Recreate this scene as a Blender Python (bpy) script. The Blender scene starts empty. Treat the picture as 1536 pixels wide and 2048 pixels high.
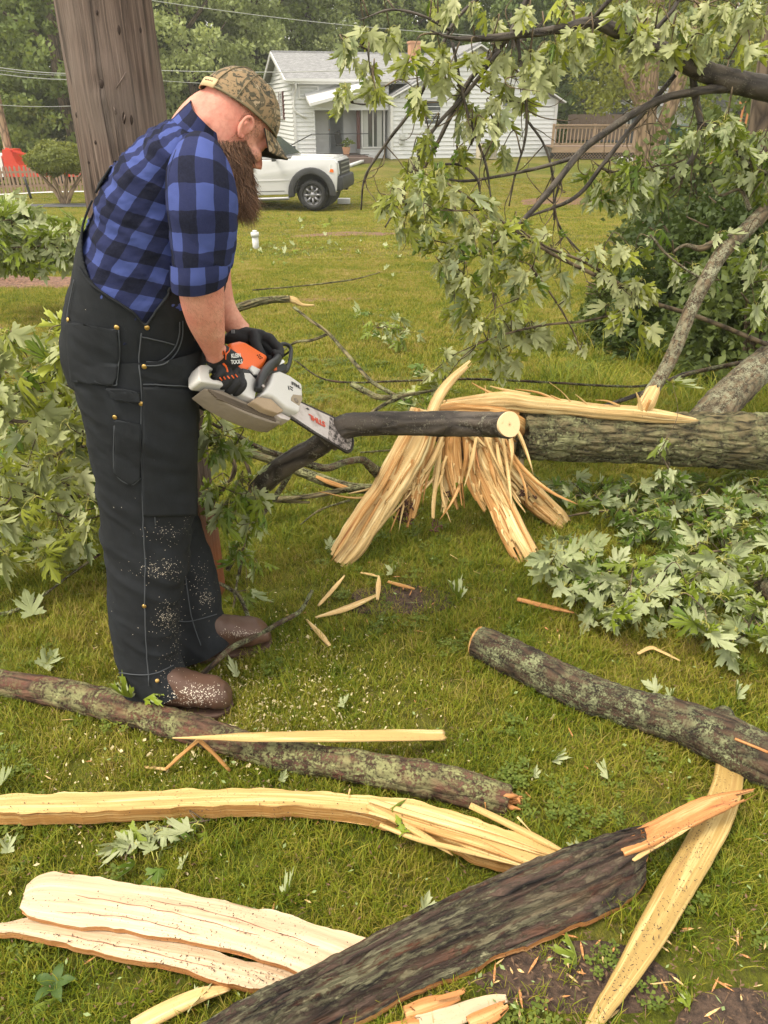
import bpy, bmesh, math, random
import numpy as np
from mathutils import Vector, Matrix, Euler
from mathutils.bvhtree import BVHTree

S = bpy.context.scene
COL = S.collection
PI = math.pi
# ---------------------------------------------------------------- camera, sky, sun, exposure
PITCH, CAMH, FPX = math.radians(28.7), 1.6, 1479.0
cd = bpy.data.cameras.new('camera'); cam = bpy.data.objects.new('camera', cd); COL.objects.link(cam)
cam.location = (0, 0, CAMH); cam.rotation_euler = (PI / 2 - PITCH, 0, 0)
cd.sensor_fit = 'VERTICAL'; cd.sensor_height = 36; cd.lens = 36 * FPX / 2048
cd.clip_start = 0.05; cd.clip_end = 2000
S.camera = cam
SUN_EL, SUN_AZ = math.radians(62), math.radians(-115)      # azimuth from +Y towards +X
world = bpy.data.worlds.new('World'); S.world = world; world.use_nodes = True
wn = world.node_tree; bg = wn.nodes['Background']
sky = wn.nodes.new('ShaderNodeTexSky'); sky.sky_type = 'NISHITA'; sky.sun_disc = False
sky.sun_elevation = SUN_EL; sky.sun_rotation = SUN_AZ; sky.air_density = 1.0; sky.dust_density = 4.0; sky.ozone_density = 0.6
mixw = wn.nodes.new('ShaderNodeMix'); mixw.data_type = 'RGBA'; mixw.inputs[0].default_value = 0.6
mixw.inputs[7].default_value = (10.2, 9.6, 8.4, 1)          # an even deck of pale cloud over the blue
wn.links.new(sky.outputs[0], mixw.inputs[6]); wn.links.new(mixw.outputs[2], bg.inputs[0])
bg.inputs[1].default_value = 0.11
sd = bpy.data.lights.new('sun', 'SUN'); sd.energy = 1.5; sd.angle = math.radians(14); sd.color = (1, .92, .78)
sun = bpy.data.objects.new('sun', sd); COL.objects.link(sun)
sdir = Vector((math.sin(SUN_AZ) * math.cos(SUN_EL), math.cos(SUN_AZ) * math.cos(SUN_EL), math.sin(SUN_EL)))
sun.rotation_euler = sdir.to_track_quat('Z', 'Y').to_euler(); sun.location = (0, 0, 30)
S.view_settings.view_transform = 'Standard'; S.view_settings.look = 'None'; S.view_settings.gamma = 1
S.view_settings.exposure = 1.25
S.cycles.max_bounces = 6; S.cycles.transparent_max_bounces = 6; S.cycles.diffuse_bounces = 3
S.cycles.use_denoising = True

hm = bpy.data.materials.new('haze_air'); hm.use_nodes = True; ht = hm.node_tree; ht.nodes.remove(ht.nodes['Principled BSDF'])
hv = ht.nodes.new('ShaderNodeVolumePrincipled'); hv.inputs['Color'].default_value = (.93, .95, .92, 1); hv.inputs['Density'].default_value = .0010; hv.inputs['Anisotropy'].default_value = .2
ht.links.new(hv.outputs[0], ht.nodes['Material Output'].inputs['Volume'])
S.cycles.volume_bounces = 1; S.cycles.volume_step_rate = 4; S.cycles.volume_max_steps = 64

# ---------------------------------------------------------------- geometry helpers
CAMP = np.array([0, 0, CAMH])
SP_, CP_ = math.sin(PITCH), math.cos(PITCH)
def ray(u, v):
    a, b = (u - 768) / FPX, (1024 - v) / FPX
    return np.array([a, CP_ + SP_ * b, -SP_ + CP_ * b])
def at(u, v, y):
    d = ray(u, v); return CAMP + d * (y / d[1])
def sstep(a, b, x):
    t = np.clip((x - a) / (b - a), 0, 1); return t * t * (3 - 2 * t)
def _hash(ix, iy, iz, seed):
    n = (ix * 374761393 + iy * 668265263 + iz * 2147483647 + seed * 974634777) & 0xffffffff
    n = ((n ^ (n >> 13)) * 1274126177) & 0xffffffff
    n = ((n ^ (n >> 16)) * 2246822519) & 0xffffffff
    return ((n ^ (n >> 15)) & 0xffffff) / float(0xffffff)
def vnoise(P, scale=1.0, seed=0):
    P = np.atleast_2d(np.asarray(P, float)) * scale
    i = np.floor(P).astype(np.int64); f = P - i; f = f * f * (3 - 2 * f)
    r = 0
    for dx in (0, 1):
        for dy in (0, 1):
            for dz in (0, 1):
                w = (f[:, 0] if dx else 1 - f[:, 0]) * (f[:, 1] if dy else 1 - f[:, 1]) * (f[:, 2] if dz else 1 - f[:, 2])
                r = r + w * _hash(i[:, 0] + dx, i[:, 1] + dy, i[:, 2] + dz, seed)
    return r * 2 - 1
def fbm(P, scale=1.0, octv=3, seed=0):
    r = 0; a = 1; s = 0
    for k in range(octv):
        r = r + a * vnoise(P, scale * 2 ** k, seed + k * 17); s += a; a *= .5
    return r / s
def H(x, y):
    x = np.asarray(x, float); y = np.asarray(y, float)
    base = -0.0565 * np.clip(y - 4, 0, 20)
    s = sstep(-8.5, -4.0, x - (y - 24) * -0.12)
    right = 0.048 * np.clip(y - 25, 0, 13)
    left = -0.03 * np.clip(y - 22, 0, 14)
    P = np.stack([x.ravel(), y.ravel(), 0 * x.ravel()], 1)
    n = fbm(P, .5, 2, 5).reshape(x.shape) * .05 * sstep(4, 8, y)
    return base + s * right + (1 - s) * left + n
def gr(u, v, z=0.0):
    d = ray(u, v)
    t = (z - CAMH) / d[2]
    if t * d[1] < 4: return CAMP + d * t
    ys = np.arange(3.9, 60, .05); P = CAMP + d * (ys / d[1])[:, None]; k = np.nonzero(P[:, 2] <= H(P[:, 0], P[:, 1]) + z)[0]
    return P[k[0]] if len(k) else P[-1]
def nrm(v):
    v = np.asarray(v, float); return v / (np.linalg.norm(v) + 1e-12)
def proj(P):
    P = np.atleast_2d(P) - CAMP
    f = P[:, 1] * CP_ - P[:, 2] * SP_; up = P[:, 1] * SP_ + P[:, 2] * CP_
    return np.stack([768 + FPX * P[:, 0] / f, 1024 - FPX * up / f], 1)

class MB:
    def __init__(s): s.v = []; s.f = []; s.uv = []; s.n = 0; s.mi = []
    def add(s, V, Fs, UV=None, mi=0):
        V = np.asarray(V, float)
        s.v.append(V)
        for k, f in enumerate(Fs):
            s.f.append([i + s.n for i in f]); s.mi.append(mi)
            if UV is None: s.uv.extend([(V[i][0], V[i][2]) for i in f])
            else: s.uv.extend(UV[k])
        s.n += len(V)
        return s
    def verts(s): return np.concatenate(s.v) if s.v else np.zeros((0, 3))
    def merge(s, o, mi=0):
        V = o.verts(); s.v.append(V)
        s.f.extend([[i + s.n for i in f] for f in o.f]); s.uv.extend(o.uv); s.mi.extend([mi] * len(o.f)); s.n += len(V)
        return s
    def mesh(s, name, off=(0, 0, 0), smooth=True):
        me = bpy.data.meshes.new(name)
        V = s.verts() - np.asarray(off)
        me.from_pydata(V.tolist(), [], s.f)
        uvl = me.uv_layers.new(name='UVMap')
        if len(s.uv) == len(me.loops): uvl.data.foreach_set('uv', np.asarray(s.uv, np.float32).ravel())
        me.polygons.foreach_set('use_smooth', [smooth] * len(me.polygons))
        if any(s.mi): me.polygons.foreach_set('material_index', s.mi)
        me.update(); return me

def tagit(o, label=None, cat=None, group=None, kind=None):
    if label: o['label'] = label
    if cat: o['category'] = cat
    if group: o['group'] = group
    if kind: o['kind'] = kind
    return o
def thing(name, label, cat, loc=(0, 0, 0), rz=0, group=None):
    o = bpy.data.objects.new(name, None); COL.objects.link(o); o.empty_display_size = .1
    o.location = tuple(float(c) for c in loc); o.rotation_euler = (0, 0, rz)
    return tagit(o, label, cat, group)
def obj(name, mb, mat, parent=None, local=False, smooth=True, label=None):
    off = (0, 0, 0) if (local or parent is None) else wloc(parent)
    me = mb.mesh(name, off, smooth) if isinstance(mb, MB) else mb
    for m in (mat if isinstance(mat, (list, tuple)) else [mat]): me.materials.append(m)
    o = bpy.data.objects.new(name, me); COL.objects.link(o)
    if parent is not None: o.parent = parent
    if label: o['label'] = label
    return o
def wloc(p):
    l = np.zeros(3)
    while p is not None: l = l + np.array(p.location); p = p.parent
    return l
def copy_tree(o, parent=None):
    c = o.copy(); COL.objects.link(c); c.parent = parent
    for ch in [k for k in o.children if k != c]: copy_tree(ch, c)
    return c

def box(c, s, mb=None, R=None):
    mb = mb or MB(); c = np.asarray(c, float); h = np.asarray(s, float) / 2
    V = np.array([[x, y, z] for z in (-1, 1) for y in (-1, 1) for x in (-1, 1)]) * h
    if R is not None: V = V @ np.asarray(R).T
    F = [(0, 2, 3, 1), (4, 5, 7, 6), (0, 1, 5, 4), (2, 6, 7, 3), (0, 4, 6, 2), (1, 3, 7, 5)]
    return mb.add(V + c, F)
def bar(p, q, w, h, mb=None, up=(0, 0, 1)):
    p = np.asarray(p, float); q = np.asarray(q, float); d = q - p; L = np.linalg.norm(d); d = d / L
    s = np.cross(d, up); s = nrm(s); t = np.cross(s, d)
    R = np.stack([d, s, t], 1)
    return box((p + q) / 2, (L, w, h), mb, R)
def cat(P, n):
    P = np.asarray(P, float)
    if len(P) < 3:
        t = np.linspace(0, 1, n)[:, None]; return P[0] * (1 - t) + P[-1] * t
    Q = np.vstack([2 * P[0] - P[1], P, 2 * P[-1] - P[-2]])
    ts = np.linspace(0, len(P) - 1, n); out = []
    for t in ts:
        i = min(int(t), len(P) - 2); f = t - i
        p0, p1, p2, p3 = Q[i], Q[i + 1], Q[i + 2], Q[i + 3]
        out.append(.5 * ((2 * p1) + (-p0 + p2) * f + (2 * p0 - 5 * p1 + 4 * p2 - p3) * f * f + (-p0 + 3 * p1 - 3 * p2 + p3) * f ** 3))
    return np.array(out)
def loft(C, A, B, E=2.0, n=24, m=None, mb=None, disp=None, rag=(0, 0), rng=None, capc=True, mi=0, uvs=1.0):
    """closed surface through elliptical stations: centres C, half axes A and B, superellipse exponent E"""
    mb = mb or MB(); C = np.asarray(C, float); A = np.asarray(A, float); B = np.asarray(B, float)
    E = np.full(len(C), E) if np.isscalar(E) else np.asarray(E, float)
    m = m or len(C)
    D = cat(np.hstack([C, A, B, E[:, None]]), m)
    C, A, B, E = D[:, :3], D[:, 3:6], D[:, 6:9], D[:, 9]
    th = np.linspace(0, 2 * PI, n, endpoint=False)
    c, s = np.cos(th), np.sin(th)
    V = np.zeros((m, n, 3))
    for i in range(m):
        e = 2 / E[i]
        cc = np.sign(c) * np.abs(c) ** e; ss = np.sign(s) * np.abs(s) ** e
        V[i] = C[i] + cc[:, None] * A[i] + ss[:, None] * B[i]
    if disp is not None:
        N = np.zeros_like(V)
        dv = np.gradient(V, axis=0); du = np.roll(V, -1, 1) - np.roll(V, 1, 1)
        N = np.cross(du, dv); N /= (np.linalg.norm(N, axis=2, keepdims=True) + 1e-9)
        out = V - C[:, None, :]
        N *= np.sign((N * out).sum(2, keepdims=True).mean())
        V = V + N * disp(V.reshape(-1, 3)).reshape(m, n, 1)
    if rag[0] or rag[1]:
        rng = rng or np.random.default_rng(0)
        d0 = nrm(C[1] - C[0]); d1 = nrm(C[-1] - C[-2])
        r = rng.random(n); r = .5 * r + .5 * np.roll(r, 1)
        for k, w in ((0, 1.0), (1, .6), (2, .3)): V[k] += d0 * (rag[0] * (r * w))[:, None]
        r = rng.random(n)
        for k, w in ((1, 1.0), (2, .6), (3, .3)): V[-k] -= d1 * (rag[1] * (r * w))[:, None]
    L = np.concatenate([[0], np.cumsum(np.linalg.norm(np.diff(C, axis=0), axis=1))])
    R = np.linalg.norm(A, axis=1).mean() * .5 + np.linalg.norm(B, axis=1).mean() * .5
    F = []; UV = []
    for i in range(m - 1):
        for j in range(n):
            k = (j + 1) % n
            F.append((i * n + j, i * n + k, (i + 1) * n + k, (i + 1) * n + j))
            u0, u1 = th[j] * R * uvs, (th[j] + 2 * PI / n) * R * uvs
            UV.append([(u0, L[i]), (u1, L[i]), (u1, L[i + 1]), (u0, L[i + 1])])
    VV = V.reshape(-1, 3)
    if capc:
        VV = np.vstack([VV, V[0].mean(0), V[-1].mean(0)]); a = m * n; b = a + 1
        for j in range(n):
            k = (j + 1) % n
            F.append((a, k, j)); UV.append([(0, 0), (.01, 0), (0, .01)])
            F.append((b, (m - 1) * n + j, (m - 1) * n + k)); UV.append([(0, L[-1])] * 3)
    mb.add(VV, F, UV, mi)
    return mb
def tube(P, r, n=10, m=None, mb=None, disp=None, rag=(0, 0), rng=None, mi=0):
    P = np.asarray(P, float); r = np.full(len(P), r) if np.isscalar(r) else np.asarray(r, float)
    m = m or max(2, (len(P) - 1) * 4 + 1)
    D = cat(np.hstack([P, r[:, None]]), m); P, r = D[:, :3], np.maximum(D[:, 3], 1e-4)
    T = np.gradient(P, axis=0); A = []; B = []
    ref = np.array([0, 0, 1.]) if abs(nrm(T[0])[2]) < .9 else np.array([0, 1., 0])
    a = nrm(np.cross(nrm(T[0]), ref))
    for i in range(m):
        t = nrm(T[i]); a = nrm(a - t * a.dot(t)); b = np.cross(t, a)
        A.append(a * r[i]); B.append(b * r[i])
    return loft(P, A, B, 2, n, m, mb, disp, rag, rng, mi=mi)
def prism(P, e, mb=None, cap=True):
    """polygon of 3D points P swept along vector e"""
    mb = mb or MB(); P = np.asarray(P, float); n = len(P); V = np.vstack([P, P + np.asarray(e)])
    F = [tuple(range(n))[::-1], tuple(range(n, 2 * n))] if cap else []
    F += [(i, (i + 1) % n, (i + 1) % n + n, i + n) for i in range(n)]
    return mb.add(V, F)
def disc(c, ax, r, h, n=24, mb=None):
    ax = nrm(ax); c = np.asarray(c, float)
    return loft([c - ax * h / 2, c + ax * h / 2], [nrm(np.cross(ax, (.1, .2, 1.))) * r] * 2,
                [np.cross(ax, nrm(np.cross(ax, (.1, .2, 1.)))) * r] * 2, 2, n, 2, mb)
def ellip(c, r, R=None, n=16, m=10, mb=None):
    mb = mb or MB(); V = []; F = []
    for i in range(m + 1):
        p = PI * i / m
        for j in range(n):
            t = 2 * PI * j / n; V.append((math.sin(p) * math.cos(t) * r[0], math.sin(p) * math.sin(t) * r[1], math.cos(p) * r[2]))
    V = np.array(V)
    if R is not None: V = V @ np.asarray(R).T
    for i in range(m):
        for j in range(n):
            k = (j + 1) % n
            F.append((i * n + j, (i + 1) * n + j, (i + 1) * n + k, i * n + k))
    return mb.add(V + np.asarray(c), F)
def apply_mods(o, mods):
    for t, kw in mods:
        md = o.modifiers.new(t.lower(), t)
        for k, v in kw.items(): setattr(md, k, v)
    dg = bpy.context.evaluated_depsgraph_get(); dg.update()
    ev = o.evaluated_get(dg); me = bpy.data.meshes.new_from_object(ev)
    o.modifiers.clear(); old = o.data; o.data = me; me.name = old.name
    return o
def remeshed(mb, vox, smooth=4, name='tmp'):
    me = mb.mesh(name); o = bpy.data.objects.new(name, me); COL.objects.link(o)
    apply_mods(o, [('REMESH', dict(mode='VOXEL', voxel_size=vox)), ('SMOOTH', dict(factor=.5, iterations=smooth))])
    me2 = o.data; bpy.data.objects.remove(o)
    me2.polygons.foreach_set('use_smooth', [True] * len(me2.polygons))
    return me2
def bvh(o_or_list):
    V = []; F = []
    for o in (o_or_list if isinstance(o_or_list, list) else [o_or_list]):
        M = Matrix.Translation(Vector(wloc(o))); k = len(V)
        V += [M @ v.co for v in o.data.vertices]; F += [[i + k for i in p.vertices] for p in o.data.polygons]
    return BVHTree.FromPolygons(V, F)
def hit(b, u, v, off=0.0):
    d = Vector(ray(u, v)).normalized()
    loc, n, i, t = b.ray_cast(Vector(CAMP), d)
    if loc is None: return None, None
    if n.dot(d) > 0: n = -n
    return np.array(loc + n * off), np.array(n)
def inpoly(x, y, poly):
    c = False; n = len(poly); j = n - 1
    for i in range(n):
        xi, yi = poly[i]; xj, yj = poly[j]
        if ((yi > y) != (yj > y)) and (x < (xj - xi) * (y - yi) / (yj - yi) + xi): c = not c
        j = i
    return c
def seam(b, pts, r, mb, off=.002, n=5):
    P = []
    q = cat(np.array([(u, v, 0) for u, v in pts], float), max(2, len(pts) * 6))
    for u, v, _ in q:
        p, nn = hit(b, u, v, off)
        if p is not None and (not P or np.linalg.norm(p - P[-1]) < .06): P.append(p)
    if len(P) > 2: tube(P, r, n, len(P), mb)
    return mb
def patch(b, poly, off, mb, step=6):
    """a piece of cloth lying on the surface, cut to the outline row by row"""
    vs = [p[1] for p in poly]; v0, v1 = min(vs), max(vs); nr = max(3, int((v1 - v0) / step)); us = [p[0] for p in poly]; nc = max(4, int((max(us) - min(us)) / step)); R = []
    for i in range(nr + 1):
        v = v0 + (v1 - v0) * (.004 + .992 * i / nr); xs = []
        for (x0, y0), (x1, y1) in zip(poly, poly[1:] + poly[:1]):
            if (y0 > v) != (y1 > v): xs.append(x0 + (v - y0) / (y1 - y0) * (x1 - x0))
        if len(xs) < 2: continue
        a, c = min(xs), max(xs); row = [hit(b, a + (c - a) * k / nc, v, off)[0] for k in range(nc + 1)]
        if all(q is not None for q in row): R.append(row)
    if len(R) > 1:
        V = np.array(R).reshape(-1, 3); w = nc + 1; mb.add(V, [(i * w + j, i * w + j + 1, (i + 1) * w + j + 1, (i + 1) * w + j) for i in range(len(R) - 1) for j in range(nc)])
    return mb

# ---------------------------------------------------------------- materials
class NT:
    def __init__(s, name):
        s.m = bpy.data.materials.new(name); s.m.use_nodes = True; s.t = s.m.node_tree
        s.b = s.t.nodes['Principled BSDF']; s.out = s.t.nodes['Material Output']
        s.tc = s.t.nodes.new('ShaderNodeTexCoord')
    def set(s, n, i, v):
        if v is None: return
        if isinstance(v, bpy.types.NodeSocket): s.t.links.new(v, n.inputs[i])
        else:
            if isinstance(v, (tuple, list)) and len(v) == 3 and n.inputs[i].type == 'RGBA': v = (*v, 1)
            n.inputs[i].default_value = v
    def P(s, **k):
        for a, v in k.items():
            nm = {'color': 'Base Color', 'rough': 'Roughness', 'metal': 'Metallic', 'spec': 'Specular IOR Level', 'normal': 'Normal',
                  'coat': 'Coat Weight', 'sheen': 'Sheen Weight', 'sss': 'Subsurface Weight', 'trans': 'Transmission Weight', 'alpha': 'Alpha'}[a]
            s.set(s.b, nm, v)
        return s.m
    def map(s, src='Object', scale=(1, 1, 1), rot=(0, 0, 0), loc=(0, 0, 0)):
        n = s.t.nodes.new('ShaderNodeMapping'); s.t.links.new(s.tc.outputs[src], n.inputs[0])
        n.inputs['Scale'].default_value = scale; n.inputs['Rotation'].default_value = rot; n.inputs['Location'].default_value = loc
        return n.outputs[0]
    def noise(s, vec, scale=5, detail=4, rough=.55, dist=0, out=0):
        n = s.t.nodes.new('ShaderNodeTexNoise'); s.set(n, 'Vector', vec); s.set(n, 'Scale', scale); s.set(n, 'Detail', detail)
        s.set(n, 'Roughness', rough); s.set(n, 'Distortion', dist); return n.outputs[out]
    def voro(s, vec, scale=5, feature='F1', out=0, rand=1):
        n = s.t.nodes.new('ShaderNodeTexVoronoi'); n.feature = feature; s.set(n, 'Vector', vec); s.set(n, 'Scale', scale)
        s.set(n, 'Randomness', rand); return n.outputs[out]
    def wave(s, vec, scale=5, dist=2, detail=2, dscale=1, dirn='X', typ='BANDS'):
        n = s.t.nodes.new('ShaderNodeTexWave'); n.wave_type = typ
        if typ == 'BANDS': n.bands_direction = dirn
        s.set(n, 'Vector', vec); s.set(n, 'Scale', scale); s.set(n, 'Distortion', dist); s.set(n, 'Detail', detail); s.set(n, 'Detail Scale', dscale)
        return n.outputs['Fac']
    def ramp(s, fac, stops, interp='LINEAR'):
        n = s.t.nodes.new('ShaderNodeValToRGB'); s.set(n, 0, fac); e = n.color_ramp.elements; n.color_ramp.interpolation = interp
        while len(e) < len(stops): e.new(.5)
        for k, (p, c) in enumerate(stops):
            e[k].position = p; e[k].color = (*c, 1) if isinstance(c, (tuple, list)) else (c, c, c, 1)
        return n.outputs[0]
    def mix(s, f, a, b, mode='MIX'):
        n = s.t.nodes.new('ShaderNodeMix'); n.data_type = 'RGBA'; n.blend_type = mode
        s.set(n, 0, f); s.set(n, 6, a); s.set(n, 7, b); return n.outputs[2]
    def math(s, op, a, b=None, c=None, clamp=False):
        n = s.t.nodes.new('ShaderNodeMath'); n.operation = op; n.use_clamp = clamp; s.set(n, 0, a)
        if b is not None: s.set(n, 1, b)
        if c is not None: s.set(n, 2, c)
        return n.outputs[0]
    def sep(s, vec):
        n = s.t.nodes.new('ShaderNodeSeparateXYZ'); s.set(n, 0, vec); return n.outputs
    def bump(s, h, strength=.5, dist=.01, normal=None):
        n = s.t.nodes.new('ShaderNodeBump'); s.set(n, 'Height', h); n.inputs['Strength'].default_value = strength
        n.inputs['Distance'].default_value = dist; s.set(n, 'Normal', normal); return n.outputs[0]
    def rnd(s):
        n = s.t.nodes.new('ShaderNodeObjectInfo'); return n.outputs['Random']
def plain(name, col, rough=.5, metal=0, spec=.5, bumpy=0, vary=.12):
    n = NT(name); v = n.map('Object')
    f = n.noise(v, 9, 3)
    c = n.mix(f, tuple(x * (1 - vary) for x in col), tuple(min(1, x * (1 + vary)) for x in col))
    n.P(color=c, rough=rough, metal=metal, spec=spec)
    if bumpy: n.P(normal=n.bump(n.noise(v, 60, 3), bumpy, .005))
    return n.m

def leaf_mat(name, top, bot, trans=.35, rnd_amt=.35):
    n = NT(name); uv = n.map('UV'); x, y, z = n.sep(uv)
    ang = n.math('ARCTAN2', x, n.math('ADD', y, .02))
    w = n.math('ABSOLUTE', n.math('SINE', n.math('MULTIPLY', ang, 3.6)))
    vein = n.math('SUBTRACT', 1, n.math('MULTIPLY', w, 7), clamp=True)
    g = n.t.nodes.new('ShaderNodeNewGeometry')
    r = n.rnd(); r2 = n.math('FRACT', n.math('MULTIPLY', r, 17.3))
    top2 = n.mix(r, top, tuple(c * (1 + rnd_amt * 1.6) if i != 2 else c for i, c in enumerate(top)))
    bot2 = n.mix(r2, bot, tuple(c * k for c, k in zip(bot, (.68, .74, .60))))
    blot = n.noise(n.map('UV', (4, 4, 4)), 2.5, 4)
    top3 = n.mix(n.math('MULTIPLY', blot, .45), top2, tuple(c * .6 for c in top))
    bot3 = n.mix(n.math('MULTIPLY', blot, .5), bot2, tuple(c * .55 for c in bot))
    c = n.mix(g.outputs['Backfacing'], top3, bot3)
    c = n.mix(n.math('MULTIPLY', vein, .45), c, (.42, .46, .2))
    n.P(color=c, rough=.5, spec=.45, normal=n.bump(n.math('ADD', vein, n.math('MULTIPLY', blot, .6)), .45, .002))
    tr = n.t.nodes.new('ShaderNodeBsdfTranslucent'); n.set(tr, 0, n.mix(.5, c, (.30, .36, .06)))
    ms = n.t.nodes.new('ShaderNodeMixShader'); ms.inputs[0].default_value = trans
    n.t.links.new(n.b.outputs[0], ms.inputs[1]); n.t.links.new(tr.outputs[0], ms.inputs[2]); n.t.links.new(ms.outputs[0], n.out.inputs[0])
    return n.m
def foliage_mat(name, a, b, scale=.5, trans=.3, rough=.6):
    n = NT(name); v = n.map('Object')
    f = n.ramp(n.noise(v, scale, 4, .6), [(.32, a), (.68, b)])
    ra = n.t.nodes.new('ShaderNodeNewGeometry'); isl = ra.outputs['Random Per Island']
    c = n.mix(n.math('MULTIPLY', isl, .55), f, tuple(x * .55 for x in a))
    c = n.mix(n.math('MULTIPLY', n.rnd(), .25), c, tuple(x * 1.25 for x in b))
    n.P(color=c, rough=rough, spec=.35)
    tr = n.t.nodes.new('ShaderNodeBsdfTranslucent'); n.set(tr, 0, n.mix(.4, c, (b[0] * 1.4, b[1] * 1.4, b[2] * .6)))
    ms = n.t.nodes.new('ShaderNodeMixShader'); ms.inputs[0].default_value = trans
    n.t.links.new(n.b.outputs[0], ms.inputs[1]); n.t.links.new(tr.outputs[0], ms.inputs[2]); n.t.links.new(ms.outputs[0], n.out.inputs[0])
    return n.m
def bark_mat(name, dark, light, lichen=None, amt=.5, su=30, sv=7, bump=.9, dist=.012, warm=None, rough=.85, lsc=14, lst=None):
    n = NT(name); v = n.map('UV', (su, sv, 1)); o = n.map('Object')
    warp = n.mix(.12, v, n.noise(v, .8, 3, out=1))
    h = n.noise(warp, 1, 7, .65, .6)
    cr = n.voro(warp, .8, 'DISTANCE_TO_EDGE')
    crk = n.ramp(cr, [(0, 0.), (.25, 1.)])
    hh = n.math('ADD', n.math('MULTIPLY', crk, .55), h)
    c = n.ramp(hh, [(.45, dark), (1.15 if False else .98, light)])
    if warm: c = n.mix(n.ramp(n.noise(v, .5, 4), [(.52, 0.), (.66, .75)]), c, warm)
    if lichen:
        ob = o
        if lst: o = n.map('UV', (1, lst, 1))
        l = n.ramp(n.math('ADD', n.math('MULTIPLY', n.noise(o, lsc * 5, 6, .75), .62), n.math('MULTIPLY', n.noise(o, lsc, 4, .6), .38)), [(1 - amt - .03, 0.), (1 - amt + .035, 1.)])
        l2 = n.math('MULTIPLY', l, n.ramp(n.noise(o, lsc * .35, 3), [(.36, .05), (.60, 1.)]))
        lc = n.mix(n.noise(o, 60, 3), lichen, tuple(x * .5 for x in lichen))
        c = n.mix(l2, c, lc); hh = n.math('ADD', hh, n.math('MULTIPLY', l2, .3))
    n.P(color=c, rough=rough, spec=.35, normal=n.bump(hh, bump, dist))
    return n.m
def wood_mat(name, a, b, streak=(.17, .065, .02), su=150, sv=4.0, samt=.4, specks=.5, rough=.6, bump=.5, dist=.004):
    n = NT(name); v = n.map('UV', (su, sv, 1)); o = n.map('Object')
    warp = n.mix(.10, v, n.noise(v, .5, 3, out=1))
    f = n.noise(warp, 1, 6, .6, .4); f2 = n.noise(n.map('UV', (su * 2.6, sv * 1.5, 1)), 1, 4, .6)
    c = n.ramp(n.math('ADD', n.math('MULTIPLY', f, .7), n.math('MULTIPLY', f2, .3)), [(.36, tuple(q * .8 for q in b)), (.50, b), (.62, a)])
    c = n.mix(n.math('MULTIPLY', n.ramp(n.noise(n.map('UV', (su * .4, sv * .6, 1)), 1, 6, .7), [(.54, 0.), (.64, 1.)]), samt), c, streak)
    sp = n.ramp(n.noise(o, 210, 2, .5), [(.635, 0.), (.66, 1.)])
    sp = n.math('MULTIPLY', sp, n.ramp(n.noise(o, 9, 3), [(.42, 0.), (.6, 1.)]))
    c = n.mix(n.math('MULTIPLY', sp, specks), c, (.06, .035, .02))
    n.P(color=c, rough=rough, spec=.3, normal=n.bump(n.math('ADD', f, f2), bump, dist))
    return n.m

M = {}
def build_materials():
    M['leaf'] = leaf_mat('maple_leaf', (.18, .235, .022), (.54, .58, .31))
    M['leaf_warm'] = leaf_mat('maple_leaf_pale', (.30, .33, .045), (.58, .59, .29))
    M['leaf_dk'] = leaf_mat('maple_leaf_green', (.10, .17, .02), (.42, .47, .25))
    M['bark_trunk'] = bark_mat('bark_trunk', (.016, .013, .006), (.25, .20, .10), (.36, .36, .17), .52, 42, 11, 1.0, .03, lsc=18)
    M['bark_dark'] = bark_mat('bark_dark', (.02, .015, .011), (.085, .068, .052), (.32, .30, .22), .42, 30, 10, .7, .008, lsc=34, rough=.6)
    M['bark_log'] = bark_mat('bark_log', (.014, .009, .006), (.085, .050, .03), (.30, .32, .16), .495, 48, 14, .9, .01, warm=(.055, .032, .018), lsc=34)
    M['bark_moss'] = bark_mat('bark_moss', (.03, .015, .010), (.14, .07, .045), (.33, .33, .14), .515, 48, 14, .9, .012, warm=(.15, .05, .032), lsc=24)
    M['bark_lichen'] = bark_mat('bark_lichen', (.035, .024, .014), (.15, .105, .06), (.42, .42, .27), .50, 50, 20, .8, .006, lsc=30)
    M['bark_slab'] = bark_mat('bark_slab', (.012, .009, .008), (.12, .075, .055), (.33, .31, .18), .50, 60, 4.5, 1, .04, warm=(.21, .075, .035), lsc=20, lst=.22)
    M['bark_limb'] = bark_mat('bark_limb', (.03, .022, .013), (.17, .13, .08), (.27, .27, .17), .49, 50, 16, .9, .008, lsc=28)
    M['twig'] = bark_mat('bark_twig', (.035, .025, .015), (.15, .11, .065), (.2, .2, .12), .35, 30, 20, .4, .003)
    M['petiole'] = plain('petiole', (.38, .36, .08), .5)
    M['wood'] = wood_mat('fresh_wood', (.80, .65, .34), (.62, .41, .17), samt=.6)
    M['wood_hot'] = wood_mat('torn_wood', (.72, .50, .22), (.46, .23, .07), (.20, .07, .02), samt=.8)
    M['wood_orange'] = wood_mat('orange_wood', (.64, .38, .17), (.46, .20, .065), (.2, .05, .02), samt=.7, specks=.9)
    M['wood_pale'] = wood_mat('pale_inner_wood', (.66, .55, .38), (.56, .41, .26), (.36, .17, .09), 70, 2.2, .5, .7, bump=.5)
    M['wood_slab'] = wood_mat('slab_wood', (.68, .54, .27), (.50, .33, .12), (.42, .24, .08), 110, 2.4, .5, .6)
    M['wood_plank'] = wood_mat('plank_wood', (.60, .46, .20), (.38, .25, .08), (.3, .16, .06), 120, 2.4, .55, 1.0)

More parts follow.
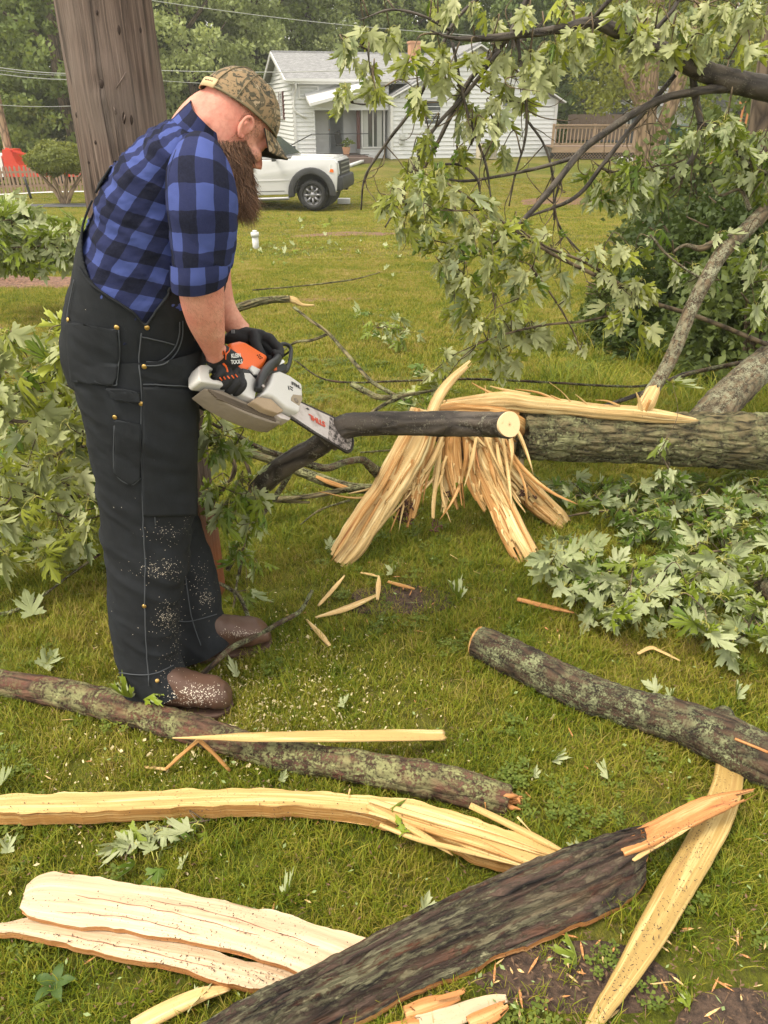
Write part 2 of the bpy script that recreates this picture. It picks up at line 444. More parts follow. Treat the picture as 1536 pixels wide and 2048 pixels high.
# ---------------------------------------------------------------- ground
build_materials()
rng = np.random.default_rng(7)
def build_ground():
    xs = np.concatenate([-np.geomspace(260, 14, 22), np.linspace(-13, 13, 90), np.geomspace(14, 260, 22)])
    ys = np.concatenate([np.linspace(-8, -1, 8), np.linspace(-.8, 8, 120), np.linspace(8.2, 45, 110), np.geomspace(47, 500, 24)])
    X, Y = np.meshgrid(xs, ys); Z = H(X, np.minimum(Y, 60)); 
    P = np.stack([X.ravel(), Y.ravel(), Z.ravel()], 1)
    near = 1 - sstep(4, 9, Y.ravel())
    P[:, 2] += fbm(P * [1, 1, 0], 3, 3, 3) * .012 * near - .004
    nx = len(xs); F = [(j * nx + i, j * nx + i + 1, (j + 1) * nx + i + 1, (j + 1) * nx + i) for j in range(len(ys) - 1) for i in range(nx - 1)]
    mb = MB().add(P, F)
    n = NT('lawn_soil'); o = n.map('Object')
    big = n.noise(o, .55, 4, .6); mid = n.noise(o, 2.4, 5, .6); fine = n.noise(o, 40, 5, .7); vf = n.noise(n.map('Object', (1, .35, 1)), 140, 4, .7)
    g = n.ramp(n.math('ADD', n.math('MULTIPLY', fine, .6), n.math('MULTIPLY', mid, .4)), [(.36, (.040, .050, .007)), (.52, (.12, .14, .012)), (.66, (.23, .205, .026))])
    g = n.mix(n.ramp(vf, [(.40, .0), (.62, .55)]), g, (.06, .06, .014))
    g = n.mix(n.ramp(big, [(.46, 0.), (.64, .6)]), g, (.22, .17, .05))
    soil = n.mix(fine, (.045, .028, .016), (.13, .085, .05))
    g = n.mix(n.ramp(mid, [(.58, 0.), (.69, .75)]), g, soil)
    n.P(color=g, rough=.95, spec=.15, normal=n.bump(n.math('ADD', fine, vf), .9, .02))
    o = obj('ground', mb, n.m); tagit(o, kind='structure')
    return o
ground = build_ground()

def blob(cx, cy, rx, ry, name, mat, z=.006, seed=0, thick=0, rot=0):
    """a bare patch: a thin sheet following the ground with an uneven edge"""
    mb = MB(); k = 12; na = 40; V = [(cx, cy)]; 
    th = np.linspace(0, 2 * PI, na, endpoint=False)
    e = 1 + .35 * fbm(np.stack([np.cos(th) * 1.5, np.sin(th) * 1.5, 0 * th + seed], 1), 1.3, 3, seed)
    for i in range(1, k + 1):
        for a, ee in zip(th, e):
            dx, dy = math.cos(a) * rx * ee * i / k, math.sin(a) * ry * ee * i / k
            V.append((cx + dx * math.cos(rot) - dy * math.sin(rot), cy + dx * math.sin(rot) + dy * math.cos(rot)))
    V = np.array(V); Z = H(V[:, 0], V[:, 1]) + z
    ringi = np.concatenate([[0], np.repeat(np.arange(1, k + 1), na)])
    P = np.column_stack([V, Z]); P[:, 2] += (thick + thick * fbm(P, 5, 3, seed)) * (1 - (ringi / k) ** 2)
    P[:, 2] -= .02 * (ringi == k)
    F = [(0, 1 + j, 1 + (j + 1) % na) for j in range(na)]
    F += [(1 + (i - 1) * na + j, 1 + i * na + j, 1 + i * na + (j + 1) % na, 1 + (i - 1) * na + (j + 1) % na) for i in range(1, k) for j in range(na)]
    o = obj(name, MB().add(P, F), mat); tagit(o, kind='structure'); return o
n = NT('mulch'); o_ = n.map('Object'); f_ = n.noise(o_, 30, 5, .7)
n.P(color=n.ramp(f_, [(.35, (.06, .03, .02)), (.6, (.24, .13, .08))]), rough=.95, normal=n.bump(f_, 1, .02)); M['mulch'] = n.m
n = NT('dark_soil'); o_ = n.map('Object'); f_ = n.noise(o_, 45, 6, .7)
n.P(color=n.ramp(f_, [(.35, (.03, .018, .012)), (.65, (.14, .085, .055))]), rough=.95, normal=n.bump(f_, 1, .02)); M['soil'] = n.m
p = gr(60, 566); blob(p[0] - .8, p[1], 2.1, .55, 'mulch_patch', M['mulch'], seed=1, thick=.05)
p = gr(1130, 402); blob(p[0], p[1], 1.6, .7, 'mulch_patch', M['mulch'], z=.012, seed=2, rot=.15)
p = gr(690, 468); blob(p[0], p[1], 1.2, .35, 'mulch_patch', M['mulch'], z=.012, seed=5, rot=.1)
p = gr(640, 600); blob(p[0], p[1], .7, .10, 'mulch_patch', M['mulch'], z=.004, seed=8, rot=.3)
p = gr(820, 545); blob(p[0], p[1], .9, .12, 'mulch_patch', M['mulch'], z=.004, seed=9, rot=-.2)
p = gr(1500, 2090); blob(p[0] + .08, p[1] - .06, .34, .2, 'soil_patch', M['soil'], z=.006, seed=3, thick=.012)
p = gr(1180, 1960); blob(p[0], p[1], .22, .08, 'soil_patch', M['soil'], z=.002, seed=4)
p = gr(800, 1200); blob(p[0], p[1], .22, .10, 'soil_patch', M['soil'], z=.002, seed=6)

# ---------------------------------------------------------------- grass (real blades, instanced tufts)
def tuft(name, nb, rad, hgt, w, seed, lean=.5, seg=3):
    r = np.random.default_rng(seed); mb = MB()
    for i in range(nb):
        a = r.random() * 2 * PI; d = rad * math.sqrt(r.random()); bx, by = d * math.cos(a), d * math.sin(a)
        h = hgt * (.5 + .8 * r.random()); a2 = r.random() * 2 * PI; ln = lean * h * (.3 + 1.3 * r.random())
        ww = w * (.6 + .7 * r.random()); pa = a2 + PI / 2 + r.normal() * .4
        V = []
        for k in range(seg):
            t = k / seg; c = np.array([bx + math.cos(a2) * ln * t * t, by + math.sin(a2) * ln * t * t, h * t * (1 - .25 * t)])
            s = np.array([math.cos(pa), math.sin(pa), 0]) * ww * (1 - t * .6) / 2
            V += [c - s, c + s]
        V.append(np.array([bx + math.cos(a2) * ln, by + math.sin(a2) * ln, h * .72]))
        F = [(2 * k, 2 * k + 1, 2 * k + 3, 2 * k + 2) for k in range(seg - 1)] + [(2 * seg - 2, 2 * seg - 1, 2 * seg)]
        mb.add(np.array(V), F)
    return mb.mesh(name)
def clover(name, nb, rad, seed):
    r = np.random.default_rng(seed); mb = MB()
    for i in range(nb):
        a = r.random() * 2 * PI; d = rad * math.sqrt(r.random()); c = np.array([d * math.cos(a), d * math.sin(a), .018 + .018 * r.random()])
        a0 = r.random() * 6; s = .006 + .005 * r.random()
        for k in range(3):
            t = a0 + k * 2 * PI / 3; e = np.array([math.cos(t), math.sin(t), .15]); q = np.array([-math.sin(t), math.cos(t), 0])
            mb.add(np.array([c, c + e * s + q * s * .6, c + e * s * 1.5 , c + e * s - q * s * .6]), [(0, 1, 2, 3)])
    return mb.mesh(name)
def grass_mat(name, cols):
    n = NT(name); r = n.t.nodes.new('ShaderNodeNewGeometry').outputs['Random Per Island']
    o = n.t.nodes.new('ShaderNodeObjectInfo')
    pos = n.t.nodes.new('ShaderNodeNewGeometry').outputs['Position']
    f = n.math('ADD', n.math('MULTIPLY', r, .45), n.math('MULTIPLY', n.noise(pos, 1.6, 3), .75))
    f = n.math('ADD', f, n.math('MULTIPLY', n.math('SUBTRACT', n.noise(pos, 7, 3), .5), .5))
    c = n.ramp(f, cols)
    n.P(color=c, rough=.55, spec=.3)
    tr = n.t.nodes.new('ShaderNodeBsdfTranslucent'); n.set(tr, 0, c)
    ms = n.t.nodes.new('ShaderNodeMixShader'); ms.inputs[0].default_value = .3
    n.t.links.new(n.b.outputs[0], ms.inputs[1]); n.t.links.new(tr.outputs[0], ms.inputs[2]); n.t.links.new(ms.outputs[0], n.out.inputs[0])
    return n.m
GM = grass_mat('grass_blade', [(.22, (.045, .085, .006)), (.40, (.125, .18, .009)), (.57, (.23, .255, .013)), (.73, (.33, .29, .034)), (.93, (.42, .31, .11))])
GM2 = grass_mat('clover_leaf', [(.3, (.07, .11, .01)), (.8, (.16, .20, .03))])
def scatter(name, zone, dens, meshes, smin, smax, seed, mask=None):
    """points on a ground patch; every point carries one tuft (geometry nodes)"""
    r = np.random.default_rng(seed)
    y0, y1 = zone; ymid = r.random(int(dens * 3.2 * (y1 - y0) * (y0 + y1) / 2 * .8))
    y = np.sqrt(y0 ** 2 + ymid * (y1 ** 2 - y0 ** 2)); x = (r.random(len(y)) * 2 - 1) * (.72 * y + .25)
    if mask is not None: k = mask(x, y, r); x, y = x[k], y[k]
    z = H(x, y) + np.where(y < 9, fbm(np.stack([x, y, 0 * x], 1), 3, 3, 3) * .012 * (1 - sstep(4, 9, y)), 0) - .006
    me = bpy.data.meshes.new(name); me.vertices.add(len(x)); me.vertices.foreach_set('co', np.stack([x, y, z], 1).astype(np.float32).ravel())
    for nm, dat in (('rot', r.random(len(x)) * 6.283), ('scl', smin + (smax - smin) * r.random(len(x)) ** 1.5)):
        a = me.attributes.new(nm, 'FLOAT', 'POINT'); a.data.foreach_set('value', dat.astype(np.float32))
    a = me.attributes.new('pick', 'INT', 'POINT'); a.data.foreach_set('value', r.integers(0, len(meshes), len(x)).astype(np.int32))
    me.update()
    o = bpy.data.objects.new(name, me); COL.objects.link(o); tagit(o, kind='stuff')
    srcs = bpy.data.collections.new(name + '_tufts')
    for k, (m_, mt) in enumerate(meshes):
        if not m_.materials: m_.materials.append(mt)
        so = bpy.data.objects.new('%s_tuft_%02d' % (name, k), m_); srcs.objects.link(so)
    ng = bpy.data.node_groups.new(name, 'GeometryNodeTree'); ng.interface.new_socket('Geometry', in_out='INPUT', socket_type='NodeSocketGeometry')
    ng.interface.new_socket('Geometry', in_out='OUTPUT', socket_type='NodeSocketGeometry')
    N = ng.nodes.new; L = ng.links.new
    gi = N('NodeGroupInput'); go = N('NodeGroupOutput'); ip = N('GeometryNodeInstanceOnPoints'); ci = N('GeometryNodeCollectionInfo')
    ci.inputs['Collection'].default_value = srcs; ci.inputs['Separate Children'].default_value = True; ci.inputs['Reset Children'].default_value = True
    def na(nm, t):
        q = N('GeometryNodeInputNamedAttribute'); q.data_type = t; q.inputs[0].default_value = nm; return q.outputs[0]
    cx = N('ShaderNodeCombineXYZ'); L(na('rot', 'FLOAT'), cx.inputs[2]); er = N('FunctionNodeEulerToRotation'); L(cx.outputs[0], er.inputs[0])
    L(gi.outputs[0], ip.inputs['Points']); L(ci.outputs[0], ip.inputs['Instance']); ip.inputs['Pick Instance'].default_value = True
    L(na('pick', 'INT'), ip.inputs['Instance Index']); L(er.outputs[0], ip.inputs['Rotation']); L(na('scl', 'FLOAT'), ip.inputs['Scale']); L(ip.outputs[0], go.inputs[0])
    md = o.modifiers.new('scatter', 'NODES'); md.node_group = ng
    return o
T1 = [(tuft('blades', 34, .035, .030, .0022, s, .7), GM) for s in (1, 2, 3)] + [(tuft('blades_tall', 26, .03, .048, .0024, s, .6), GM) for s in (4, 5)]
T2 = [(tuft('blades_far', 26, .06, .038, .0045, s, .6, 2), GM) for s in (6, 7, 8)]
T3 = [(tuft('blades_back', 20, .12, .045, .010, s, .6, 2), GM) for s in (9, 10)]
TC = [(clover('clover', 16, .04, s), GM2) for s in (11, 12)]
def m1(x, y, r):
    P = np.stack([x, y, 0 * x], 1); n_ = fbm(P, 2.2, 3, 31)
    p_ = gr(1180, 1960); bare = np.exp(-(((x - p_[0]) / .34) ** 2 + ((y - p_[1]) / .12) ** 2))
    p_ = gr(1500, 2090); bare += 2 * np.exp(-(((x - p_[0]) / .22) ** 2 + ((y - p_[1]) / .12) ** 2))
    p_ = gr(800, 1200); bare += .9 * np.exp(-(((x - p_[0]) / .25) ** 2 + ((y - p_[1]) / .12) ** 2))
    return r.random(len(x)) < np.clip(.95 + n_ * .9, .25, 1) * (1 - np.clip(bare, 0, .93))
scatter('grass', (.55, 4.6), 1500, T1, .65, 1.25, 1, m1)
scatter('clover_ground_cover', (.55, 5.5), 95, TC, .5, 1.15, 2, lambda x, y, r: fbm(np.stack([x, y, 0 * x], 1), 1.8, 2, 77) + .7 * r.random(len(x)) > .38)
scatter('far_grass', (4.4, 12), 330, T2, .7, 1.2, 3)
scatter('back_grass', (11.8, 33), 50, T3, .7, 1.1, 4, lambda x, y, r: ~((x > -5.5) & (y > 31.5)))

# ---------------------------------------------------------------- background trees
def crown_mesh(name, seed, rx, ry, z0, z1, nclump, nleaf, size, drop=0.0):
    r = np.random.default_rng(seed); Q = []
    for i in range(nclump):
        a = r.random() * 2 * PI; t = r.random(); zz = z0 + (z1 - z0) * t
        prof = math.sin(PI * min(.97, .12 + .83 * t)) ** .55
        rad = prof * (.35 + .65 * math.sqrt(r.random()))
        c = np.array([math.cos(a) * rx * rad, math.sin(a) * ry * rad, zz])
        cs = (.35 + .55 * r.random()) * (rx / 4.5)
        n_ = int(nleaf * (.6 + .8 * r.random()))
        d = r.normal(size=(n_, 3)); d /= np.linalg.norm(d, axis=1, keepdims=True)
        Q.append(c + d * (cs * r.random((n_, 1)) ** .4) * [1.2, 1.2, .75])
    P = np.vstack(Q); n_ = len(P); s = size * (.6 + .8 * r.random((n_, 1)))
    u = r.normal(size=(n_, 3)); u[:, 2] -= .5; u /= np.linalg.norm(u, axis=1, keepdims=True)
    w = np.cross(u, r.normal(size=(n_, 3))); w /= np.linalg.norm(w, axis=1, keepdims=True)
    V = np.stack([P - u * s * .6, P + w * s * .38, P + u * s * .7, P - w * s * .38], 1).reshape(-1, 3)
    me = bpy.data.meshes.new(name); me.vertices.add(4 * n_); me.vertices.foreach_set('co', V.astype(np.float32).ravel())
    me.loops.add(4 * n_); me.loops.foreach_set('vertex_index', np.arange(4 * n_, dtype=np.int32))
    me.polygons.add(n_); me.polygons.foreach_set('loop_start', np.arange(0, 4 * n_, 4, dtype=np.int32)); me.polygons.foreach_set('loop_total', np.full(n_, 4, np.int32))
    me.update(); me.validate(); return me
def trunk_mb(h, r0, seed, limbs=7, lean=0, fork=0, spread=3.5):
    r = np.random.default_rng(seed); mb = MB()
    top = np.array([lean, 0, h]); P = [np.array([0, 0, -.5]), np.array([0, 0, .6]), top * .35 + r.normal(size=3) * .12 * [1, 1, 0], top * .7 + r.normal(size=3) * .2 * [1, 1, 0], top]
    tube(P, [r0 * 1.35, r0, r0 * .8, r0 * .5, r0 * .1], 12, 16, mb)
    for k in range(limbs):
        t = .22 + .6 * k / limbs; a = r.random() * 2 * PI; b = top * t + np.array([0, 0, 0])
        e = b + np.array([math.cos(a) * spread * (.6 + .5 * r.random()), math.sin(a) * spread * (.6 + .5 * r.random()), h * .14 + 1.2 * r.random()])
        tube([b, b * .55 + e * .45 + r.normal(size=3) * .25, e], [r0 * .42, r0 * .28, r0 * .07], 8, 9, mb)
    return mb
M['fol_a'] = foliage_mat('foliage_olive', (.085, .13, .026), (.28, .34, .09))
M['fol_b'] = foliage_mat('foliage_pale', (.17, .22, .07), (.46, .51, .21))
M['fol_c'] = foliage_mat('foliage_dark', (.055, .095, .020), (.18, .24, .06))
M['fol_d'] = foliage_mat('foliage_yellow', (.11, .14, .02), (.27, .28, .045))
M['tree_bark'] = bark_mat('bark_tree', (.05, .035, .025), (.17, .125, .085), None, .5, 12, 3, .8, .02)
M['tree_bark_tan'] = bark_mat('bark_tree_tan', (.12, .08, .05), (.34, .24, .15), None, .5, 12, 3, .8, .02)  # paler tan bark colour, also used for the telephone pole
CM = [crown_mesh('crown_a', 1, 4.6, 4.6, .2, 13, 330, 120, .175), crown_mesh('crown_b', 2, 4.2, 4.2, 1.5, 12, 300, 120, .165), crown_mesh('crown_c', 3, 3.6, 3.6, -.2, 11, 290, 120, .18),
      crown_mesh('crown_d', 4, 5.2, 5.2, .8, 13, 360, 115, .175)]
TM = [trunk_mb(11, .30, s, 8, .4 * (s - 2), spread=3.2).mesh('trunk_shape') for s in (1, 2, 3, 4)]
CMC = {}
def tree(name, label, x, y, k, mat, s=1, rz=0, group='trees behind the houses', z=None, bark='tree_bark', sink=0.0):
    z = float(H(x, min(y, 55))) if z is None else z
    t = thing(name, label, 'tree', (x, y, z - sink), rz, group)
    key = (k, mat)
    if key not in CMC: m_ = CM[k].copy(); m_.materials.append(M[mat]); CMC[key] = m_
    c = bpy.data.objects.new('crown', CMC[key]); COL.objects.link(c); c.parent = t
    key = ('t', k, bark)
    if key not in CMC: m_ = TM[k].copy(); m_.materials.append(M[bark]); CMC[key] = m_
    b = bpy.data.objects.new('trunk', CMC[key]); COL.objects.link(b); b.parent = t
    t.scale = (s, s, s); return t
def X(u, y, v=250): return at(u, v, y)[0]
tree('maple_tree', 'pale silvery green tree right of the big utility pole, above the cap', X(400, 46), 46, 0, 'fol_b', 1.0, 1)
tree('maple_tree', 'pale loose tree standing behind the grey roof of the white house', X(640, 54), 54, 3, 'fol_b', 1.0, 3)
tree('maple_tree', 'olive tree behind the far left telephone pole at the photo edge', X(20, 46), 46, 1, 'fol_a', 1.1, 2)
tree('maple_tree', 'dense olive tree just left of the big utility pole', X(150, 42), 42, 2, 'fol_a', 1.1, 5)
tree('maple_tree', 'dark tree filling the gap behind the red truck', X(80, 52), 52, 3, 'fol_c', 1.1, 4)
tree('maple_tree', 'dark tree between the utility pole and the cap', X(335, 50), 50, 2, 'fol_c', 1.15, 0)
tree('maple_tree', 'dark tree rising behind the left roof end of the white house', X(520, 52), 52, 1, 'fol_a', 1.1, 2.4)
tree('maple_tree', 'dark evergreen looking tree behind the middle of the white house', X(800, 55), 55, 0, 'fol_a', 1.0, 2)
tree('maple_tree', 'dark tree just beyond the right corner of the white house', X(1030, 50), 50, 2, 'fol_c', 1.1, 1.7)
tree('maple_tree', 'bright yellow green tree above the wooden deck', X(1160, 58), 58, 1, 'fol_d', .9, .5)
tree('maple_tree', 'olive tree rising behind the dark grey house', X(1290, 62), 62, 3, 'fol_a', 1.1, 5)
tree('maple_tree', 'olive tree beyond the orange railing at the right edge', X(1480, 52), 52, 0, 'fol_a', 1.1, 3.3)
tree('maple_tree', 'dark tree above the peak of the white gable wall', X(920, 58), 58, 3, 'fol_c', 1.15, 3.9)
for i, (u, y, k) in enumerate([(-80, 60, 3), (230, 62, 0), (450, 66, 2), (720, 68, 1), (1100, 70, 3), (1400, 70, 0), (1600, 60, 2), (1750, 50, 1), (-220, 52, 0)]):
    tree('woodland_tree', 'tree in the second row of woodland far behind the houses', X(u, y), y, k, 'fol_c' if i % 2 else 'fol_a', 1.25, i * 1.3, 'second row of woodland trees')
# big twin trunk at right, beyond the deck
tt = thing('shade_tree', 'large tree with twin pale brown trunks beside the wooden deck', 'tree', (X(1300, 27), 27, float(H(X(1300, 27), 27))))
mb = MB(); tube([(0, 0, -.3), (-.05, 0, 1.5), (-.25, 0, 3.5), (-.6, 0, 9)], [.42, .32, .28, .16], 14, 16, mb)
tube([(.1, 0, .9), (.5, 0, 2.4), (.9, .1, 4.5), (1.3, .1, 9)], [.26, .24, .2, .1], 12, 16, mb)
tube([(-.1, 0, 2.2), (-1.0, .2, 3.6), (-2.0, .2, 5)], [.16, .13, .06], 10, 10, mb)
obj('trunk', mb, M['tree_bark_tan'], tt, local=True)
cm = crown_mesh('crown_e', 9, 3.6, 3.6, 2.6, 9.5, 230, 75, .10); obj('crown', cm, M['fol_d'], tt, local=True)
tt = thing('maple_tree', 'dark straight trunked tree cut by the right edge of the photo', 'tree', (X(1532, 9, 150), 9, float(H(4, 9))))
mb = MB(); tube([(.28, 0, -.4), (.12, 0, 1.2), (0, 0, 3), (0, 0, 7)], [.17, .14, .13, .1], 14, 16, mb); obj('trunk', mb, M['tree_bark'], tt, local=True)
cm = crown_mesh('crown_f', 19, 2.2, 2.2, 3.2, 7.5, 120, 50, .1); obj('crown', cm, M['fol_a'], tt, local=True)

# ---------------------------------------------------------------- shrub at right, behind the fallen trunk
def shrub(name, label, cx, cy, rx, ry, h, n_, size, mat, seed, group=None, z=None):
    r = np.random.default_rng(seed); z = float(H(cx, cy)) if z is None else z
    t = thing(name, label, 'shrub', (cx, cy, z), 0, group)
    d = r.normal(size=(n_, 3)); d /= np.linalg.norm(d, axis=1, keepdims=True); d[:, 2] = np.abs(d[:, 2])
    rad = (.55 + .5 * r.random((n_, 1)) ** .7); P = d * rad * [rx, ry, h]
    P *= 1 + .55 * fbm(P, 2.2, 3, seed)[:, None]
    s = size * (.5 + .9 * r.random((n_, 1)))
    u = d * .5 + r.normal(size=(n_, 3)) * .7 - [0, 0, .25]; u /= np.linalg.norm(u, axis=1, keepdims=True)
    w = np.cross(u, r.normal(size=(n_, 3))); w /= np.linalg.norm(w, axis=1, keepdims=True); q = np.cross(u, w) * s * .12
    V = np.stack([P - u * s * .5, P + w * s * .33 + q, P + u * s * .2 + w * s * .25, P + u * s * .6 , P - w * s * .33 + q], 1).reshape(-1, 3)
    me = bpy.data.meshes.new('foliage'); me.vertices.add(5 * n_); me.vertices.foreach_set('co', V.astype(np.float32).ravel())
    me.loops.add(5 * n_); me.loops.foreach_set('vertex_index', np.arange(5 * n_, dtype=np.int32))
    me.polygons.add(n_); me.polygons.foreach_set('loop_start', np.arange(0, 5 * n_, 5, dtype=np.int32)); me.polygons.foreach_set('loop_total', np.full(n_, 5, np.int32)); me.update()
    f = obj('foliage', me, mat, t, local=True)
    mb = MB()
    for k in range(14):
        a = r.random() * 2 * PI; e = np.array([math.cos(a) * rx * .8, math.sin(a) * ry * .8, h * (.5 + .45 * r.random())])
        tube([(0, 0, -.1), e * .5 + [0, 0, h * .2], e], [.018, .012, .004], 6, 8, mb)
    obj('stem', mb, M['twig'], t, local=True)
    return t
M['shrub_dk'] = foliage_mat('shrub_leaves', (.028, .05, .014), (.10, .14, .03), 2.2)
M['shrub_mid'] = foliage_mat('shrub_leaves_light', (.06, .09, .02), (.17, .21, .05), 2.2)
def SH(u, y, v): q = at(u, v, y); return q[0]
shrub('shrub', 'tall dark green shrub behind the fallen trunk, right of centre', SH(1440, 6.0, 450), 6.0, .85, .7, 1.15, 12000, .055, M['shrub_dk'], 1)
shrub('shrub', 'dark green shrub running out of the right edge above the forked trunk', SH(1600, 5.6, 450), 5.6, 1.0, .8, 1.35, 9000, .055, M['shrub_dk'], 2)
shrub('shrub', 'lower green shrub at the left foot of the dark shrubs', SH(1270, 6.4, 560), 6.4, .5, .45, .6, 4000, .05, M['shrub_mid'], 3)
shrub('shrub', 'green shrub at the far right beside the thick fork', SH(1540, 4.9, 560), 4.9, .55, .5, .8, 3000, .06, M['shrub_mid'], 4)
shrub('shrub', 'bush growing in front of the orange railing, at right', SH(1440, 13, 330), 13, 1.6, 1.0, 2.1, 6000, .12, M['shrub_mid'], 5)
# long grass at the shrubs' feet
T4 = [(tuft('long_blades', 16, .06, .26, .0045, s, .7, 5), GM) for s in (21, 22, 23)]
scatter('long_grass', (3.9, 6.2), 120, T4, .5, 1.1, 9, lambda x, y, r: (x > 1.0 + .15 * r.random(len(x))) & (x < 4) & (fbm(np.stack([x, y, 0 * x], 1), 2.5, 2, 8) > -.05))
# small round tree in front of the picket fence
x_ = X(125, 27, 380); t = thing('round_tree', 'small mop headed yellow green tree before the picket fence', 'tree', (x_, 27, float(H(x_, 27))))
mb = MB()
for a, e in ((0, (-.75, .1, 1.0)), (1, (-.3, -.1, 1.1)), (2, (.3, 0, 1.1)), (3, (.8, .1, 1.0))):
    tube([(0, 0, -.1), np.array(e) * .4 + [0, 0, .05], e], [.09, .07, .04], 8, 8, mb)
obj('trunk', mb, M['tree_bark_tan'], t, local=True)
r = np.random.default_rng(5); mbk = MB(); n_ = 7000
d = r.normal(size=(n_, 3)); d /= np.linalg.norm(d, axis=1, keepdims=True); P = d * (.5 + .5 * r.random((n_, 1)) ** .4) * [1.0, 1.0, .5] + [0, 0, 1.36]
P = P * (1 + .16 * fbm(P, 3, 3, 3)[:, None]); s = .05; u = r.normal(size=(n_, 3)); u /= np.linalg.norm(u, axis=1, keepdims=True); w = np.cross(u, d); w /= np.linalg.norm(w, axis=1, keepdims=True) + 1e-6
V = np.stack([P - u * s, P + w * s * .6, P + u * s, P - w * s * .6], 1).reshape(-1, 3)
obj('crown', MB().add(V, [(4 * i, 4 * i + 1, 4 * i + 2, 4 * i + 3) for i in range(n_)]), M['fol_d'], t, local=True)

hb = MB(); box((0, 150, 24), (620, 420, 54), hb); hz_o = obj('haze', hb, hm, smooth=False); hz_o['kind'] = 'stuff'

# ---------------------------------------------------------------- white house
M['siding'] = plain('white_siding', (.66, .67, .67), .5, vary=.03)
M['trim'] = plain('white_trim', (.62, .62, .61), .45, vary=.03)
M['glass'] = plain('window_glass', (.05, .06, .065), .08, spec=.8)
M['curtain'] = plain('curtain', (.45, .46, .44), .9)
M['shutter'] = plain('maroon_shutter', (.10, .035, .035), .6)
M['door'] = plain('grey_door', (.26, .28, .30), .5)
M['iron'] = plain('black_iron', (.02, .02, .022), .5)
M['concrete'] = plain('concrete', (.32, .31, .29), .9, bumpy=.3)
M['brickstep'] = plain('brown_steps', (.14, .10, .085), .9, bumpy=.3)
M['chimney'] = plain('orange_brick', (.50, .27, .16), .9)
n = NT('roof_shingles'); uvm = n.map('UV', (3.2, 7, 1)); br = n.t.nodes.new('ShaderNodeTexBrick'); n.set(br, 0, uvm)
br.inputs['Color1'].default_value = (.17, .17, .175, 1); br.inputs['Color2'].default_value = (.32, .32, .32, 1); br.inputs['Mortar'].default_value = (.10, .10, .10, 1)
br.inputs['Scale'].default_value = 1; br.inputs['Mortar Size'].default_value = .03
n.P(color=n.mix(.35, br.outputs[0], n.ramp(n.noise(n.map('Object'), 6, 5), [(.3, .12), (.7, .40)])), rough=.9); M['roof'] = n.m

HY = 37.0; YAW = math.radians(15)
hc = at(592, 331, HY); HB = float(hc[2])                       # front left corner of the left wing
hx = np.array([math.cos(YAW), math.sin(YAW), 0]); hy = np.array([-math.sin(YAW), math.cos(YAW), 0])
def solve(u, ly=0.0):
    """local X along the front for which a point at local depth ly appears in column u"""
    k = (u - 768) / FPX; lo, hi = -30, 40
    for _ in range(50):
        m_ = (lo + hi) / 2; P = hc + hx * m_ + hy * ly
        if proj(P + [0, 0, 1.2])[0][0] < u: lo = m_
        else: hi = m_
    return lo
def hz(v, u, ly=0.0):
    """local height of image row v above the house datum, in column u"""
    P = hc + hx * solve(u, ly) + hy * ly; return at(u, v, P[1])[2] - HB
house = thing('house', 'white clapboard house with grey shingle roof and corner porch behind the truck', 'house', tuple(hc), YAW)
def siding(x0, x1, y, z0, zt, mb, face='front', step=.175, depth=.04):
    """overlapping boards: every course leans out at its foot; zt(x) is the top of the wall"""
    zmax = max(zt(x0), zt(x1), zt((x0 + x1) / 2)); z = z0
    while z < zmax - .01:
        z2 = min(z + step, zmax)
        # span of the course under the roof line
        a, b = x0, x1
        xs = np.linspace(x0, x1, 80); ok = [q for q in xs if zt(q) >= z2 - .02]
        if not ok: break
        a, b = min(ok), max(ok)
        if face == 'front': V = [(a, y - depth, z), (b, y - depth, z), (b, y, z2), (a, y, z2), (a, y, z), (b, y, z)]
        else: V = [(y - depth, a, z), (y - depth, b, z), (y, b, z2), (y, a, z2), (y, a, z), (y, b, z)]
        F = [(0, 1, 2, 3), (4, 5, 1, 0)]
        if face != 'front': F = [f[::-1] for f in F]
        mb.add(np.array(V, float), F); z = z2
    return mb
W1 = solve(777)                       # left wing's width
e1 = hz(160, 592); DEP = 7.6; r1 = e1 + 1.15
x2 = W1; x3 = solve(1101); e2 = hz(198, 1101); rc = (x2 + x3) / 2; r2 = hz(93, 935)
PD = 1.3                               # the entry is recessed under the porch roof
lw = MB()
xe = solve(716)                        # right end of the porch opening
siding(0, W1, 0 + PD, 0, lambda x: e1, lw)
siding(0, .001 + DEP, 0, 0, lambda x: e1 + (r1 - e1) * (1 - abs(x - DEP / 2) / (DEP / 2)), lw, 'side')
box((W1 / 2, DEP / 2 + .7, e1 / 2 - .02), (W1 - .02, DEP - 1.42 - PD + .6, e1 - .05), lw)
obj('wall', lw, M['siding'], house, True, False, label='left wing wall with the recessed entry')
sw = MB(); siding(0, xe * .0 + .95, 0, 0, lambda x: e1, sw)       # front face beside the corner
siding(.95, W1, 0, e1 - 1.15, lambda x: e1, sw)
obj('wall', sw, M['siding'], house, True, False, label='narrow front wall at the left corner')
rw = MB(); RY = -.35
siding(x2, x3, RY, hz(322, 940), lambda x: e2 + (r2 - e2) * (1 - abs(x - rc) / ((x3 - x2) / 2)), rw)
box(((x2 + x3) / 2, RY + 4.5, e2 / 2), (x3 - x2 - .04, 8.9, e2 - .05), rw)
prism([(x2 + .03, RY + .02, e2 - .04), (x3 - .03, RY + .02, e2 - .04), (rc, RY + .02, r2 - .05)], (0, 8.8, 0), rw)
obj('wall', rw, M['siding'], house, True, False, label='right wing wall under the wide white gable')
